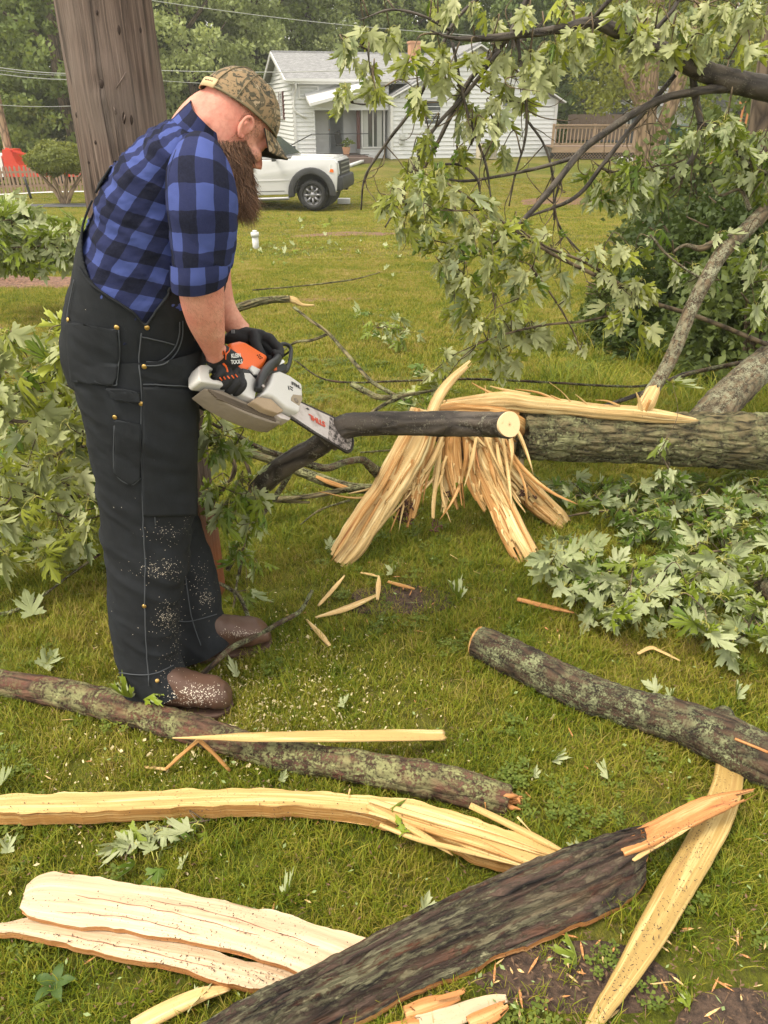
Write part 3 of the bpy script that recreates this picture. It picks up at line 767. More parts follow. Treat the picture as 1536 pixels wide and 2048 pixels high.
gm_ = MB(); prism([(.03, .05, e1 - .04), (.03, DEP - .02, e1 - .04), (.03, DEP / 2, r1 - .05)], (W1, 0, 0), gm_)
obj('gable', gm_, M['siding'], house, True, False)
# roofs
rf = MB()
def roofpl(p, du, dv, th=.09):
    V = np.array([p, np.add(p, du), np.add(np.add(p, du), dv), np.add(p, dv)], float); Lu, Lv = np.linalg.norm(du), np.linalg.norm(dv)
    n0 = nrm(np.cross(du, dv)) * th
    VV = np.vstack([V, V - n0]); rf.add(VV, [(0, 1, 2, 3), (7, 6, 5, 4), (0, 4, 5, 1), (1, 5, 6, 2), (2, 6, 7, 3), (3, 7, 4, 0)], [[(0, 0), (Lu, 0), (Lu, Lv), (0, Lv)]] * 6)
o_ = .32
sl = (r1 - e1) / (DEP / 2)
roofpl((-o_, -o_, e1 - sl * o_ + .06), (W1 + 3 + o_, 0, 0), (0, DEP / 2 + o_, r1 - e1 + sl * o_))
roofpl((-o_, DEP + o_, e1 - sl * o_ + .06), (W1 + 3 + o_, 0, 0), (0, -(DEP / 2 + o_), r1 - e1 + sl * o_))
s2 = (r2 - e2) / ((x3 - x2) / 2)
roofpl((x3 + o_, RY - .25, e2 - s2 * o_ + .06), (0, 9.4, 0), (-(x3 - rc) - o_, 0, r2 - e2 + s2 * o_))
roofpl((x2 - .1, RY - .25, e2 - s2 * .1 + .06), (0, 9.4, 0), ((rc - x2) + .1, 0, r2 - e2 + s2 * .1))
obj('roof', rf, M['roof'], house, True, False)
tm = MB()
bar((-o_, -o_ - .02, e1 - sl * o_ + .02), (W1, -o_ - .02, e1 - sl * o_ + .02), .06, .16, tm)
bar((-o_ - .02, -o_, e1 - sl * o_ + .02), (-o_ - .02, DEP / 2, r1 + .02), .05, .15, tm); bar((-o_ - .02, DEP + o_, e1 - sl * o_ + .02), (-o_ - .02, DEP / 2, r1 + .02), .05, .15, tm)
bar((x3 + o_, RY - .27, e2 - s2 * o_ + .02), (rc, RY - .27, r2 + .02), .05, .15, tm, up=(0, 1, 0)); bar((x2 - .1, RY - .27, e2 + .0), (rc, RY - .27, r2 + .02), .05, .15, tm, up=(0, 1, 0))
box((x3 - .02, RY - .03, e2 / 2 + .05), (.14, .07, e2 - .1), tm); box((x2 + .05, RY - .03, e2 / 2 + .1), (.12, .07, e2 - .2), tm); box((.04, -.03, e1 / 2), (.12, .07, e1 - .1), tm)
obj('trim', tm, M['trim'], house, True, False)
gt = MB(); bar((-o_, -o_ - .1, e1 - sl * o_ + .09), (W1 - .1, -o_ - .1, e1 - sl * o_ + .09), .12, .1, gt)
obj('gutter', gt, M['trim'], house, True, False)
dn = MB(); tube([(.1, -.4, e1 - .1), (.12, -.3, e1 - .35), (.06, -.1, e1 - .6), (.06, -.1, e1 - 1.15), (.55, -.12, e1 - 1.45)], .045, 8, 16, dn)
obj('downspout', dn, M['trim'], house, True)
fd = MB(); box(((x2 + x3) / 2, RY + .06, hz(322, 940) - .2), (x3 - x2 - .05, .1, .5), fd); box((W1 / 2, .6, -.25), (W1, 1.5, .45), fd); obj('foundation', fd, M['concrete'], house, True, False)
def window(x0, x1, z0, z1, y, mull=None, cur=False, shut=False, side=False, glass='glass'):
    """frame proud of the wall, sash bars and a pane set back"""
    def B(c, s):
        c = list(c); s = list(s)
        if side: c = [c[1], c[0], c[2]]; s = [s[1], s[0], s[2]]
        return c, s
    f = MB(); w = .07
    for c, s in (((x0 + x1) / 2, y - .04, z0), (x1 - x0 + w, .1, w)), (((x0 + x1) / 2, y - .04, z1), (x1 - x0 + w, .1, w)), ((x0, y - .04, (z0 + z1) / 2), (w, .096, z1 - z0)), ((x1, y - .04, (z0 + z1) / 2), (w, .096, z1 - z0)):
        box(*B(c, s), mb=f)
    if mull == 'h': box(*B(((x0 + x1) / 2, y - .035, (z0 + z1) / 2), (x1 - x0 - w, .06, .05)), mb=f)
    if mull == 'v': box(*B(((x0 + x1) / 2, y - .035, (z0 + z1) / 2), (.05, .06, z1 - z0 - w)), mb=f)
    if mull == 'x':
        box(*B(((x0 + x1) / 2, y - .035, (z0 + z1) / 2), (x1 - x0 - w, .06, .04)), mb=f); box(*B(((x0 + x1) / 2, y - .03, (z0 + z1) / 2), (.04, .06, z1 - z0 - w)), mb=f)
    fo = obj('window', f, M['trim'], house, True, False)
    p = MB(); box(*B(((x0 + x1) / 2, y - .025, (z0 + z1) / 2), (x1 - x0 - .03, .02, z1 - z0 - .03)), mb=p); obj('pane', p, M[glass], fo, True, False)
    if cur:
        for q in (0.0, .62):
            c = MB(); a = x0 + .05 + (x1 - x0) * q; box(*B((a + (x1 - x0) * .12, y - .037, (z0 + z1) / 2), ((x1 - x0) * .22, .006, z1 - z0 - .08)), mb=c); obj('curtain', c, M['curtain'], fo, True, False)
    if shut:
        for q in (x0 - .24, x1 + .24):
            s = MB(); box(*B((q, y - .045, (z0 + z1) / 2), (.3, .04, z1 - z0 + .1)), mb=s)
            for k in range(int((z1 - z0) / .09)): box(*B((q, y - .07, z0 + .08 + k * .09), (.24, .02, .05)), mb=s)
            obj('shutter', s, M['shutter'], house, True, False)
window(solve(602), solve(639), hz(196, 620), hz(173, 620), 0, glass='curtain')
window(solve(842), solve(875), hz(250, 858, RY), hz(200, 858, RY), RY, 'h')
window(solve(993), solve(1035), hz(217, 1010, RY), hz(197, 1010, RY), RY, 'v')
yy = DEP * .42; window(yy - .35, yy + .35, hz(238, 572), hz(183, 572), 0, 'h', shut=True, side=True)
bw = MB(); bz0, bz1 = hz(298, 745), hz(208, 745)
bx0, bx1 = solve(718, .5), W1 - .1
box(((bx0 + bx1) / 2, .75, bz0 / 2), (bx1 - bx0, .9, bz0), bw); siding(bx0, bx1, .28, 0, lambda x: bz0, bw); obj('bay_wall', bw, M['siding'], house, True, False)
window(bx0 + .08, bx1 - .05, bz0 + .05, bz1, .28, 'v', cur=True)
s = MB(); box((bx0 - .08, .27, (bz0 + bz1) / 2), (.16, .05, bz1 - bz0), s); obj('shutter', s, M['shutter'], house, True, False)
d_ = MB(); dx = solve(672, PD); box((dx, PD - .05, 1.45), (.55, .06, 2.0), d_); box((dx, PD - .06, 1.45), (.68, .04, 2.12), d_)
dr = obj('door', d_, M['door'], house, True, False); k_ = MB(); ellip((dx - .33, PD - .1, 1.4), (.035, .035, .035), None, 8, 6, k_); obj('handle', k_, M['chimney'], dr, True)
# porch roof, slab, railing
pr = MB(); pz = hz(205, 640); px0, px1 = solve(617, -.6), solve(772, -.6)
V = np.array([(px0, -1.3, pz - .15), (px1 - .9, -1.3, pz + .45), (px1 - .9, .2, pz + .85), (px0, .05, pz + .25)]); prism(V, (0, 0, .12), pr); obj('porch_roof', pr, M['trim'], house, True, False)
pr = MB(); bar((px1 - .95, -1.32, pz + .52), (W1 + .05, -1.0, hz(212, 775)), .08, .12, pr); obj('porch_beam', pr, M['trim'], house, True, False)
ps = MB(); pfl = .42; box(((px0 + bx0) / 2, -.0, pfl / 2 - .1), (bx0 - px0, 2.5, pfl + .2), ps); box((bx0 - .5, -1.5, .12), (1.2, .55, .5), ps); obj('porch_floor', ps, M['brickstep'], house, True, False)
rl = MB(); zt = hz(268, 660, -1.2); zb = pfl + .05
q0, q1 = px0 + .05, bx0 + .05
bar((q0, -1.2, zt), (q1, -1.2, zt), .04, .035, rl); bar((q0, -1.2, zb), (q1, -1.2, zb), .03, .03, rl)
bar((q0 - 1.0, -1.2, zt - .45), (q0, -1.2, zt), .04, .035, rl); bar((q0 - 1.0, -1.2, zb - .4), (q0, -1.2, zb), .03, .03, rl)
for q in (q0, (q0 + q1) / 2, q1): bar((q, -1.2, zb - .1), (q, -1.2, zt + .05), .04, .04, rl)
ra = obj('porch_railing', rl, M['iron'], house, True, False)
bal = MB(); bar((0, 0, 0), (0, 0, zt - zb), .026, .026, bal); bmesh_ = bal.mesh('baluster', smooth=False); bmesh_.materials.append(M['iron'])
for q in np.arange(q0 - .9, q1, .125):
    b_ = bpy.data.objects.new('baluster', bmesh_); COL.objects.link(b_); b_.parent = ra; b_.location = (q, -1.2, zb + min(0, (q - q0)) * .43)
ch = MB(); cx_ = solve(828, 3); box((cx_, 3.2, r2 - .3), (.5, .5, 1.2), ch); box((cx_, 3.2, r2 + .33), (.58, .58, .08), ch); obj('chimney', ch, M['chimney'], house, True, False)
vt = MB(); bar((solve(975), RY - .05, -.1), (solve(1000), RY - .05, -.1), .05, .3, vt); obj('basement_window', vt, M['glass'], house, True, False)
mt = MB(); mx = solve(803, RY); box((mx, RY - .1, 1.05), (.25, .14, .4), mt); tube([(mx, RY - .12, 1.2), (mx, RY - .12, 1.9)], .03, 8, 3, mt); disc((mx, RY - .2, 1.1), (0, 1, 0), .1, .1, 16, mt); obj('electric_meter', mt, M['curtain'], house, True, False)
# things beside the house
def hw(lx, ly, lz): return hc + hx * lx + hy * ly + [0, 0, lz]
q = hw(solve(975, -1.2), -1.2, 0); gz = float(H(q[0], q[1]))
ac = thing('air_conditioner', 'beige air conditioner box on the ground by the white gable wall', 'air conditioner', (q[0], q[1], gz), YAW)
M['beige'] = plain('beige_metal', (.52, .46, .34), .6)
mb = MB(); box((0, 0, .33), (.75, .75, .62), mb); obj('case', mb, M['beige'], ac, True, False)
mb = MB()
for k in range(9): box((-.33 + k * .083, -.39, .33), (.02, .03, .5), mb)
obj('grille', mb, M['concrete'], ac, True, False); mb = MB(); disc((0, 0, .66), (0, 0, 1), .3, .04, 20, mb); obj('fan_cover', mb, M['iron'], ac, True, False)
mb = MB(); a = gr(683, 340); b = gr(742, 322); a[2] += .06; b[2] += .12; bar(a, b, .12, .1, mb); mb2 = MB()
gutter = obj('fallen_gutter', mb, M['trim']); tagit(gutter, 'white length of gutter lying on the lawn before the porch', 'gutter')
ct = thing('porch_chair', 'dark chair standing on the porch behind the black railing', 'chair', tuple(hw(solve(685, -.5), -.5, pfl)), YAW + .5)
mb = MB(); box((0, 0, .42), (.45, .45, .05), mb); obj('seat', mb, M['iron'], ct, True, False)
mb = MB(); bar((0, .22, .42), (0, .38, .95), .04, .4, mb, up=(0, 1, 0)); obj('backrest', mb, M['iron'], ct, True, False)
lg = MB(); bar((0, 0, 0), (0, 0, .42), .035, .035, lg); lgm = lg.mesh('leg', smooth=False); lgm.materials.append(M['iron'])
for a, b in ((-1, -1), (-1, 1), (1, -1), (1, 1)):
    l_ = bpy.data.objects.new('leg', lgm); COL.objects.link(l_); l_.parent = ct; l_.location = (a * .2, b * .2, 0)
pt = thing('flower_pot', 'orange clay pot beside the porch chair', 'flower pot', tuple(hw(solve(692, -.8), -.8, pfl)))
mb = MB(); tube([(0, 0, 0), (0, 0, .05), (0, 0, .3), (0, 0, .34)], [.12, .13, .18, .18], 14, 8, mb); obj('pot', mb, M['chimney'], pt, True)
mb = MB(); r = np.random.default_rng(3)
for k in range(60): c = r.normal(size=3) * [.12, .12, .1] + [0, 0, .5]; d = r.normal(size=3) * .06; e = r.normal(size=3) * .03; mb.add(np.array([c - d, c + e, c + d, c - e]), [(0, 1, 2, 3)])
obj('leaves', mb, M['fol_a'], pt, True)

# ---------------------------------------------------------------- wooden deck right of the house
M['deckwood'] = plain('weathered_wood', (.20, .14, .10), .9, bumpy=.4); M['deckrail'] = plain('railing_wood', (.30, .21, .14), .85)
DY = 38.0; a = at(1103, 305, DY); b = at(1345, 305, DY)
dz0, dz1 = at(1200, 293, DY)[2], at(1200, 250, DY)[2]; dg = at(1200, 318, DY)[2]
dk = thing('deck', 'raised brown wooden deck with railing and lattice skirt right of the white house', 'deck', (a[0], DY, dg)); LW = b[0] - a[0]
z0, z1 = dz0 - dg, dz1 - dg
mb = MB(); 
for k in range(18): box((LW / 2, .15 + k * .16, z0 - .03), (LW, .145, .05), mb)
o = obj('deck_boards', mb, M['deckwood'], dk, True, False); mb = MB(); box((LW / 2, 0, z0 - .13), (LW, .06, .24), mb); obj('fascia', mb, M['deckrail'], dk, True, False)
mb = MB(); box((LW / 2, -.02, z1), (LW, .14, .05), mb); box((LW / 2, 0, z1 - .1), (LW - .1, .04, .1), mb); box((LW / 2, 0, z0 + .1), (LW - .1, .04, .08), mb); obj('handrail', mb, M['deckrail'], dk, True, False)
pm = MB(); box((0, 0, (z1 + z0) / 2), (.11, .11, z1 - z0 + .1), pm); pmm = pm.mesh('post', smooth=False); pmm.materials.append(M['deckrail'])
bm_ = MB(); box((0, 0, 0), (.045, .04, z1 - z0 - .15), bm_); bmm = bm_.mesh('baluster', smooth=False); bmm.materials.append(M['deckrail'])
for k in range(4): o = bpy.data.objects.new('post', pmm); COL.objects.link(o); o.parent = dk; o.location = (LW * k / 3, -.01, 0)
for k in range(int(LW / .17)): o = bpy.data.objects.new('baluster', bmm); COL.objects.link(o); o.parent = dk; o.location = (.12 + k * .17, -.03, (z0 + z1) / 2)
mb = MB()
for k in np.arange(-.5, LW, .14):
    h_ = z0 - .25
    for s_ in (1, -1):
        x0_, x1_ = (k, k + h_) if s_ > 0 else (k + h_, k)
        if max(x0_, x1_) <= LW and min(x0_, x1_) >= 0: bar((x0_, .01 + .01 * s_, 0), (x1_, .01 + .01 * s_, h_), .012, .035, mb, up=(0, 1, 0))
obj('lattice', mb, M['deckrail'], dk, True, False)
mb = MB(); box((LW / 2, .3, (z0 - .25) / 2), (LW, .03, z0 - .25), mb); obj('skirt_back', mb, M['iron'], dk, True, False)
# dark privacy fence behind the deck
a = at(1138, 245, 47); gz = at(1138, 280, 47)[2]; hgt = at(1138, 229, 47)[2] - gz
fn = thing('board_fence', 'dark brown board fence beyond the deck', 'fence', (a[0], 47, gz))
mb = MB(); box((0, 0, hgt / 2), (.14, .025, hgt), mb); me = mb.mesh('board', smooth=False); me.materials.append(plain('fence_board', (.11, .075, .055), .9))
for k in range(22): o = bpy.data.objects.new('board', me); COL.objects.link(o); o.parent = fn; o.location = (k * .15, 0, (k % 3) * .012)
# second house
a = at(1183, 285, 56); gz = at(1183, 300, 56)[2]
M['dksiding'] = plain('dark_grey_siding', (.09, .10, .12), .7, vary=.1)
h2 = thing('house', 'small dark grey house with white trim far behind the deck', 'house', (a[0], 56, gz), .05)
w_ = at(1278, 285, 56)[0] - a[0]; zr = at(1230, 205, 56)[2] - gz; ze = at(1190, 235, 56)[2] - gz
mb = MB(); siding(0, w_, 0, 0, lambda x: ze + (zr - ze) * (1 - abs(x - w_ / 2) / (w_ / 2)), mb, step=.18); box((w_ / 2, 3, ze / 2), (w_ - .05, 5.9, ze), mb); prism([(0, .05, ze), (w_, .05, ze), (w_ / 2, .05, zr - .02)], (0, 6, 0), mb); obj('wall', mb, M['dksiding'], h2, True, False)
rf = MB(); s_ = (zr - ze) / (w_ / 2); roofpl((-.3, -.3, ze - s_ * .3 + .1), (0, 6.6, 0), (w_ / 2 + .3, 0, zr - ze + s_ * .3)); roofpl((w_ + .3, 6.3, ze - s_ * .3 + .1), (0, -6.6, 0), (-w_ / 2 - .3, 0, zr - ze + s_ * .3)); obj('roof', rf, M['roof'], h2, True, False)
mb = MB(); bar((-.3, -.34, ze - s_ * .3), (w_ / 2, -.34, zr), .06, .2, mb, up=(0, 1, 0)); bar((w_ + .3, -.34, ze - s_ * .3), (w_ / 2, -.34, zr), .06, .2, mb, up=(0, 1, 0)); obj('trim', mb, M['trim'], h2, True, False)
def farwin(t, x, z, w, h):
    mb = MB()
    for k in (-1, 0, 1): box((x + k * w / 2, -.05, z), (.09, .08, h), mb)
    for k in (-1, 0, 1): box((x, -.05, z + k * h / 2), (w + .09, .084, .09), mb)
    f = obj('window', mb, M['trim'], t, True, False); mb = MB(); box((x, -.03, z), (w, .03, h), mb); obj('pane', mb, M['glass'], f, True, False)
farwin(h2, at(1206, 240, 56)[0] - a[0], at(1206, 240, 56)[2] - gz, .7, .9); farwin(h2, at(1255, 240, 56)[0] - a[0], at(1206, 240, 56)[2] - gz, .5, .9)
a = at(1318, 285, 52); gz = at(1318, 300, 52)[2]; h3 = thing('house', 'pale house corner with a white framed window behind the twin trunked tree', 'house', (a[0], 52, gz), 0)
w_ = 4.2; ze = at(1330, 212, 52)[2] - gz
mb = MB(); siding(0, w_, 0, 0, lambda x: ze, mb, step=.18); box((w_ / 2, 2.5, ze / 2), (w_ - .05, 4.9, ze), mb); obj('wall', mb, M['siding'], h3, True, False)
rf = MB(); roofpl((-.4, -.5, ze), (w_ + .8, 0, 0), (0, 3, 1.1)); obj('roof', rf, M['roof'], h3, True, False); farwin(h3, at(1335, 235, 52)[0] - a[0], at(1335, 238, 52)[2] - gz, .8, 1.2)
# green wheelie bin
q = at(1344, 314, 30); gz = float(H(q[0], 30)); bn = thing('wheelie_bin', 'dark green wheelie bin right of the deck', 'bin', (q[0], 30, q[2]))
M['binm'] = plain('green_plastic', (.02, .085, .055), .5)
mb = MB(); loft([(0, 0, .05), (0, 0, .95)], [(.22, 0, 0), (.29, 0, 0)], [(0, .25, 0), (0, .34, 0)], 6, 24, 6, mb); obj('body', mb, M['binm'], bn, True)
mb = MB(); loft([(0, -.02, .95), (0, -.02, 1.0), (0, 0, 1.05)], [(.31, 0, 0), (.31, 0, 0), (.24, 0, 0)], [(0, .37, 0), (0, .37, 0), (0, .3, 0)], 6, 24, 6, mb); obj('lid', mb, M['binm'], bn, True)
for s_ in (-1, 1): mb = MB(); disc((s_ * .27, .28, .1), (1, 0, 0), .1, .05, 16, mb); obj('wheel', mb, M['iron'], bn, True)
# orange railing at right edge
a = at(1480, 268, 20); M['orangewood'] = plain('orange_stained_wood', (.42, .17, .06), .7)
og = thing('deck_railing', 'orange stained wooden railing at the right edge behind the bushes', 'railing', tuple(a), -.15)
mb = MB(); box((1, 0, .66), (2.3, .1, .05), mb); box((1, 0, .02), (2.3, .05, .08), mb); box((1, .9, -.45), (2.3, 1.8, .9), mb); obj('handrail', mb, M['orangewood'], og, True, False)
mb = MB(); box((0, 0, .33), (.04, .04, .64), mb); me = mb.mesh('baluster', smooth=False); me.materials.append(M['orangewood'])
for k in range(17): o = bpy.data.objects.new('baluster', me); COL.objects.link(o); o.parent = og; o.location = (-.05 + k * .13, 0, 0)

# ---------------------------------------------------------------- picket fence, far pole, red truck at left
a = gr(-30, 398); b = gr(260, 383); a = np.array([at(-30, 398, 31)[0], 31, 0]); b = np.array([at(260, 383, 34)[0], 34, 0])
pf = thing('picket_fence', 'weathered picket fence running behind the mop headed tree', 'fence', (a[0], a[1], float(H(a[0], a[1]))))
M['picket'] = plain('picket_wood', (.36, .24, .17), .85)
mb = MB(); prism([(-.04, 0, .04), (.04, 0, .04), (.04, 0, .92), (0, 0, 1.0), (-.04, 0, .92)], (0, .02, 0), mb); me = mb.mesh('picket', smooth=False); me.materials.append(M['picket'])
L = np.linalg.norm(b - a); dd = (b - a) / L; ang = math.atan2(dd[1], dd[0]); nk = int(L / .145); z_ = float(H(a[0], a[1]))
for k in range(nk):
    p = a + dd * k * .145; o = bpy.data.objects.new('picket', me); COL.objects.link(o); o.parent = pf
    o.location = (p[0] - a[0], p[1] - a[1], float(H(p[0], p[1])) - z_); o.rotation_euler = (0, .04 * math.sin(k * 5.3), ang)
mb = MB(); box((0, .05, .58), (.1, .1, 1.16), mb); me = mb.mesh('post', smooth=False); me.materials.append(M['picket'])
for k in range(0, nk, 16): p = a + dd * k * .145; o = bpy.data.objects.new('post', me); COL.objects.link(o); o.parent = pf; o.location = (p[0] - a[0], p[1] - a[1], float(H(p[0], p[1])) - z_)
mb = MB()
for h_ in (.28, .78): bar((0, .04, h_), (dd[0] * L, dd[1] * L + .04, h_ + float(H(b[0], b[1])) - z_), .03, .08, mb)
obj('rail', mb, M['picket'], pf, True, False)
mb = MB(); a2 = gr(-60, 405); b2 = gr(250, 384)
V = []
for k in range(30):
    p = a + dd * L * k / 29 - np.array([0, .55, 0]); V += [(p[0], p[1] - .12, float(H(p[0], p[1])) + .03), (p[0], p[1] + .12, float(H(p[0], p[1])) + .05)]
curb = obj('kerb', MB().add(V, [(2 * k, 2 * k + 2, 2 * k + 3, 2 * k + 1) for k in range(29)]), M['trim']); tagit(curb, kind='structure')
n = NT('asphalt'); n.P(color=n.ramp(n.noise(n.map('Object'), 40, 4), [(.3, .05), (.7, .11)]), rough=.95); M['asphalt'] = n.m
V = []
for k in range(30):
    u_ = -60 + 560 * k / 29; y_ = 26.0 + k * .055; p = at(u_, 400, y_); w_ = .5 if k < 18 else .42
    V += [(p[0], y_ - w_ - .15, float(H(p[0], y_ - w_)) + .03), (p[0], y_ + w_, float(H(p[0], y_ + w_)) + .03)]
drv = obj('driveway', MB().add(V, [(2 * k, 2 * k + 2, 2 * k + 3, 2 * k + 1) for k in range(29)]), M['asphalt']); tagit(drv, kind='structure')
q = at(75, 398, 30); mbp = MB(); tube([(q[0] + .0, 29.5, float(H(q[0], 29.5)) - .1), (q[0] - .1, 29.5, float(H(q[0], 29.5)) + .75)], .05, 8, 4, mbp)
o = obj('yard_post', mbp, M['iron']); tagit(o, 'short black post standing before the picket fence', 'post')
fp = thing('telephone_pole', 'brown wooden telephone pole at the far left edge', 'utility pole', tuple(at(26, 345, 38)))
b_ = at(26, 345, 38); gz = float(H(b_[0], 38)); fp.location = (b_[0], 38, gz)
mb = MB(); tube([(0, 0, -.3), (0, 0, 4), (-.1, 0, 9)], [.19, .17, .13], 12, 12, mb); obj('pole', mb, M['tree_bark_tan'], fp, True)
mb = MB(); box((-.09, 0, 8.3), (2.4, .12, .12), mb); obj('crossarm', mb, M['tree_bark_tan'], fp, True, False)
for k, x_ in enumerate((-1.1, -.5, .9)): mb = MB(); tube([(x_, 0, 8.36), (x_, 0, 8.5), (x_, 0, 8.55)], [.03, .05, .02], 8, 6, mb); obj('insulator', mb, M['trim'], fp, True)
M['wire'] = plain('wire', (.30, .31, .28), .6)
def wire(label, pts, y0, y1, r=.018, sag=.15):
    P = []
    for k in range(24):
        t = k / 23; u = pts[0][0] + (pts[1][0] - pts[0][0]) * t; v = pts[0][1] + (pts[1][1] - pts[0][1]) * t
        P.append(at(u, v, y0 + (y1 - y0) * t) + [0, 0, -sag * math.sin(PI * t)])
    mb = MB(); tube(P, r, 5, 24, mb); o = obj('overhead_wire', mb, M['wire']); tagit(o, label, 'wire', 'overhead wires')
wire('upper of the three pale wires crossing left of the big pole', ((-60, 126), (230, 146)), 33, 34)
wire('middle of the three pale wires crossing left of the big pole', ((-60, 132), (230, 148)), 33, 34, .014)
wire('lowest of the bundle of pale wires crossing left of the big pole', ((-60, 139), (230, 158)), 33, 34)
wire('single wire crossing lower down left of the big pole', ((-60, 205), (230, 205)), 34, 34, .012)
wire('wire running right from the big pole above the cap', ((230, 138), (860, 132)), 34, 30, .014)
wire('thin sagging wire high before the trees above the house', ((230, -10), (1000, 75)), 32, 33, .012)
wire('lower thin wire running from the big pole to the house eave', ((230, 152), (600, 165)), 34, 36, .012)
# red utility truck
q = at(82, 385, 38); RT = thing('utility_truck', 'bright red utility truck with white cab parked behind the picket fence', 'truck', (q[0] - .8, 37.4, float(H(q[0], 38)) + .1), .05)
M['redp'] = plain('red_paint', (.62, .05, .025), .4); M['whitep'] = plain('white_paint', (.74, .74, .72), .35, vary=.02); M['rubber'] = plain('black_rubber', (.02, .02, .02), .8); M['chrome'] = plain('rim_metal', (.24, .24, .25), .35, .5)
mb = MB(); prism([(-.2, -1, .5), (5.2, -1, .5), (5.2, -1, 1.2), (.9, -1, 1.25), (.7, -1, 1.5), (.45, -1, 2.3), (-.1, -1, 2.3), (-.2, -1, 1.8)], (0, 2, 0), mb); obj('body', mb, M['redp'], RT, True, False)
mb = MB(); prism([(-2.3, -.95, .5), (-.3, -.95, .5), (-.3, -.95, 1.9), (-.7, -.95, 2.0), (-1.6, -.95, 2.0), (-1.9, -.95, 1.3), (-2.3, -.95, 1.2)], (0, 1.9, 0), mb); obj('cab', mb, M['whitep'], RT, True, False)
mb = MB(); prism([(-1.75, -.97, 1.35), (-.75, -.97, 1.35), (-.75, -.97, 1.85), (-1.55, -.97, 1.85)], (0, .03, 0), mb); obj('window', mb, M['glass'], RT, True, False)
mb = MB(); bar((0, -.6, 2.35), (3.0, -.6, 1.55), .14, .14, mb); bar((.3, -.9, .6), (.3, -.9, 2.6), .1, .1, mb); obj('boom', mb, M['redp'], RT, True, False)
mb = MB(); box((4.2, 0, 1.4), (.9, 1.2, .5), mb); obj('toolbox', mb, M['redp'], RT, True, False)
wm = MB(); disc((0, 0, 0), (0, 1, 0), .42, .25, 24, wm); wme = wm.mesh('wheel'); wme.materials.append(M['rubber'])
for x_, y_ in ((-1.6, -.9), (-1.6, .9), (3.6, -.9), (3.6, .9)): o = bpy.data.objects.new('wheel', wme); COL.objects.link(o); o.parent = RT; o.location = (x_, y_, .42)
RT.scale = (.62, .62, .62)

# ---------------------------------------------------------------- white pickup truck
TY = 23.6; fw = at(637, 421, TY)                 # foot of the near front wheel
PT = thing('pickup_truck', 'white pickup truck with black fender flares parked on the lawn', 'pickup truck', (fw[0], TY + .85, fw[2] + .02), math.radians(-3))
PT.rotation_euler = (0, math.radians(-2.2), math.radians(-8))
R_ = .41; wb = 4.0                               # local: origin under the front axle, +X forward, near side at y=-1
flare = plain('flare_plastic', (.035, .036, .038), .6)
def arch(cx, r, n_=10, a0=0, a1=PI): return [(cx + r * math.cos(a0 + (a1 - a0) * k / n_), .42 + r * math.sin(a0 + (a1 - a0) * k / n_)) for k in range(n_ + 1)]
prof = [(.74, .55), (.80, 1.0), (.79, 1.24), (.70, 1.345), (-.70, 1.38), (-2.1, 1.40), (-5.6, 1.42), (-5.6, .62), (-4.55, .55)]
prof += arch(-4.0, .53, 10, PI, 0) if False else [(-4.53, .45)] + [(-4.0 - .53 * math.cos(PI * k / 10), .45 + .53 * math.sin(PI * k / 10)) for k in range(1, 10)] + [(-3.47, .45)]
prof += [(-.56, .45)] + [(-.56 * math.cos(PI * k / 12), .45 + .56 * math.sin(PI * k / 12)) for k in range(1, 12)] + [(.56, .45), (.70, .46)]
prof = [(x_, z_) for x_, z_ in prof]
def bevel(o, w=.03, seg=3):
    apply_mods(o, [('BEVEL', dict(width=w, segments=seg, limit_method='ANGLE', angle_limit=.6))]); 
    o.data.polygons.foreach_set('use_smooth', [True] * len(o.data.polygons)); return o
paint = NT('truck_paint'); paint.P(color=(.56, .56, .555), rough=.22, spec=.5, coat=.4); paint = paint.m
mb = MB(); prism([(x_, -1.0, z_) for x_, z_ in prof[::-1]], (0, 2.0, 0), mb); o = obj('body', mb, paint, PT, True, False); bevel(o, .045)
mb = MB(); V0 = [(-.72, -.93, 1.40), (-1.35, -.78, 1.95), (-3.0, -.78, 1.97), (-3.25, -.93, 1.40)]
V = np.array(V0 + [(x_, -y_, z_) for x_, y_, z_ in V0]); mb.add(V, [(0, 1, 2, 3), (4, 7, 6, 5), (0, 4, 5, 1), (1, 5, 6, 2), (2, 6, 7, 3), (3, 7, 4, 0)]); o = obj('cab', mb, paint, PT, True, False); bevel(o, .05)
def lerp(a, b, t): return np.asarray(a) * (1 - t) + np.asarray(b) * t
A, B_, C_, D_ = map(np.array, V0)
def onside(s, t): return lerp(lerp(A, D_, s), lerp(B_, C_, s), t) + [0, -.012, 0]
for s0, s1 in ((.07, .49), (.54, .93)):
    mb = MB(); prism([onside(s0, .1), onside(s1, .1), onside(s1, .88), onside(s0 + (.03 if s0 < .2 else 0), .88)], (0, .02, 0), mb); obj('side_window', mb, M['glass'], PT, True, False)
mb = MB(); prism([(-.74, -.82, 1.47), (-.74, .82, 1.47), (-1.30, .72, 1.93), (-1.30, -.72, 1.93)], (.02, 0, .02), mb); obj('windshield', mb, M['glass'], PT, True, False)
mb = MB(); prism([(-.6, -.8, 1.37), (.66, -.82, 1.335), (.66, .82, 1.335), (-.6, .8, 1.37)], (0, 0, .05), mb); o = obj('hood', mb, paint, PT, True, False); bevel(o, .03)
for sgn in (-1, 1):
    mb = MB(); bar((-.6, sgn * .55, 1.43), (.5, sgn * .55, 1.37), .25, .05, mb); o = obj('hood_ridge', mb, paint, PT, True, False); bevel(o, .02)
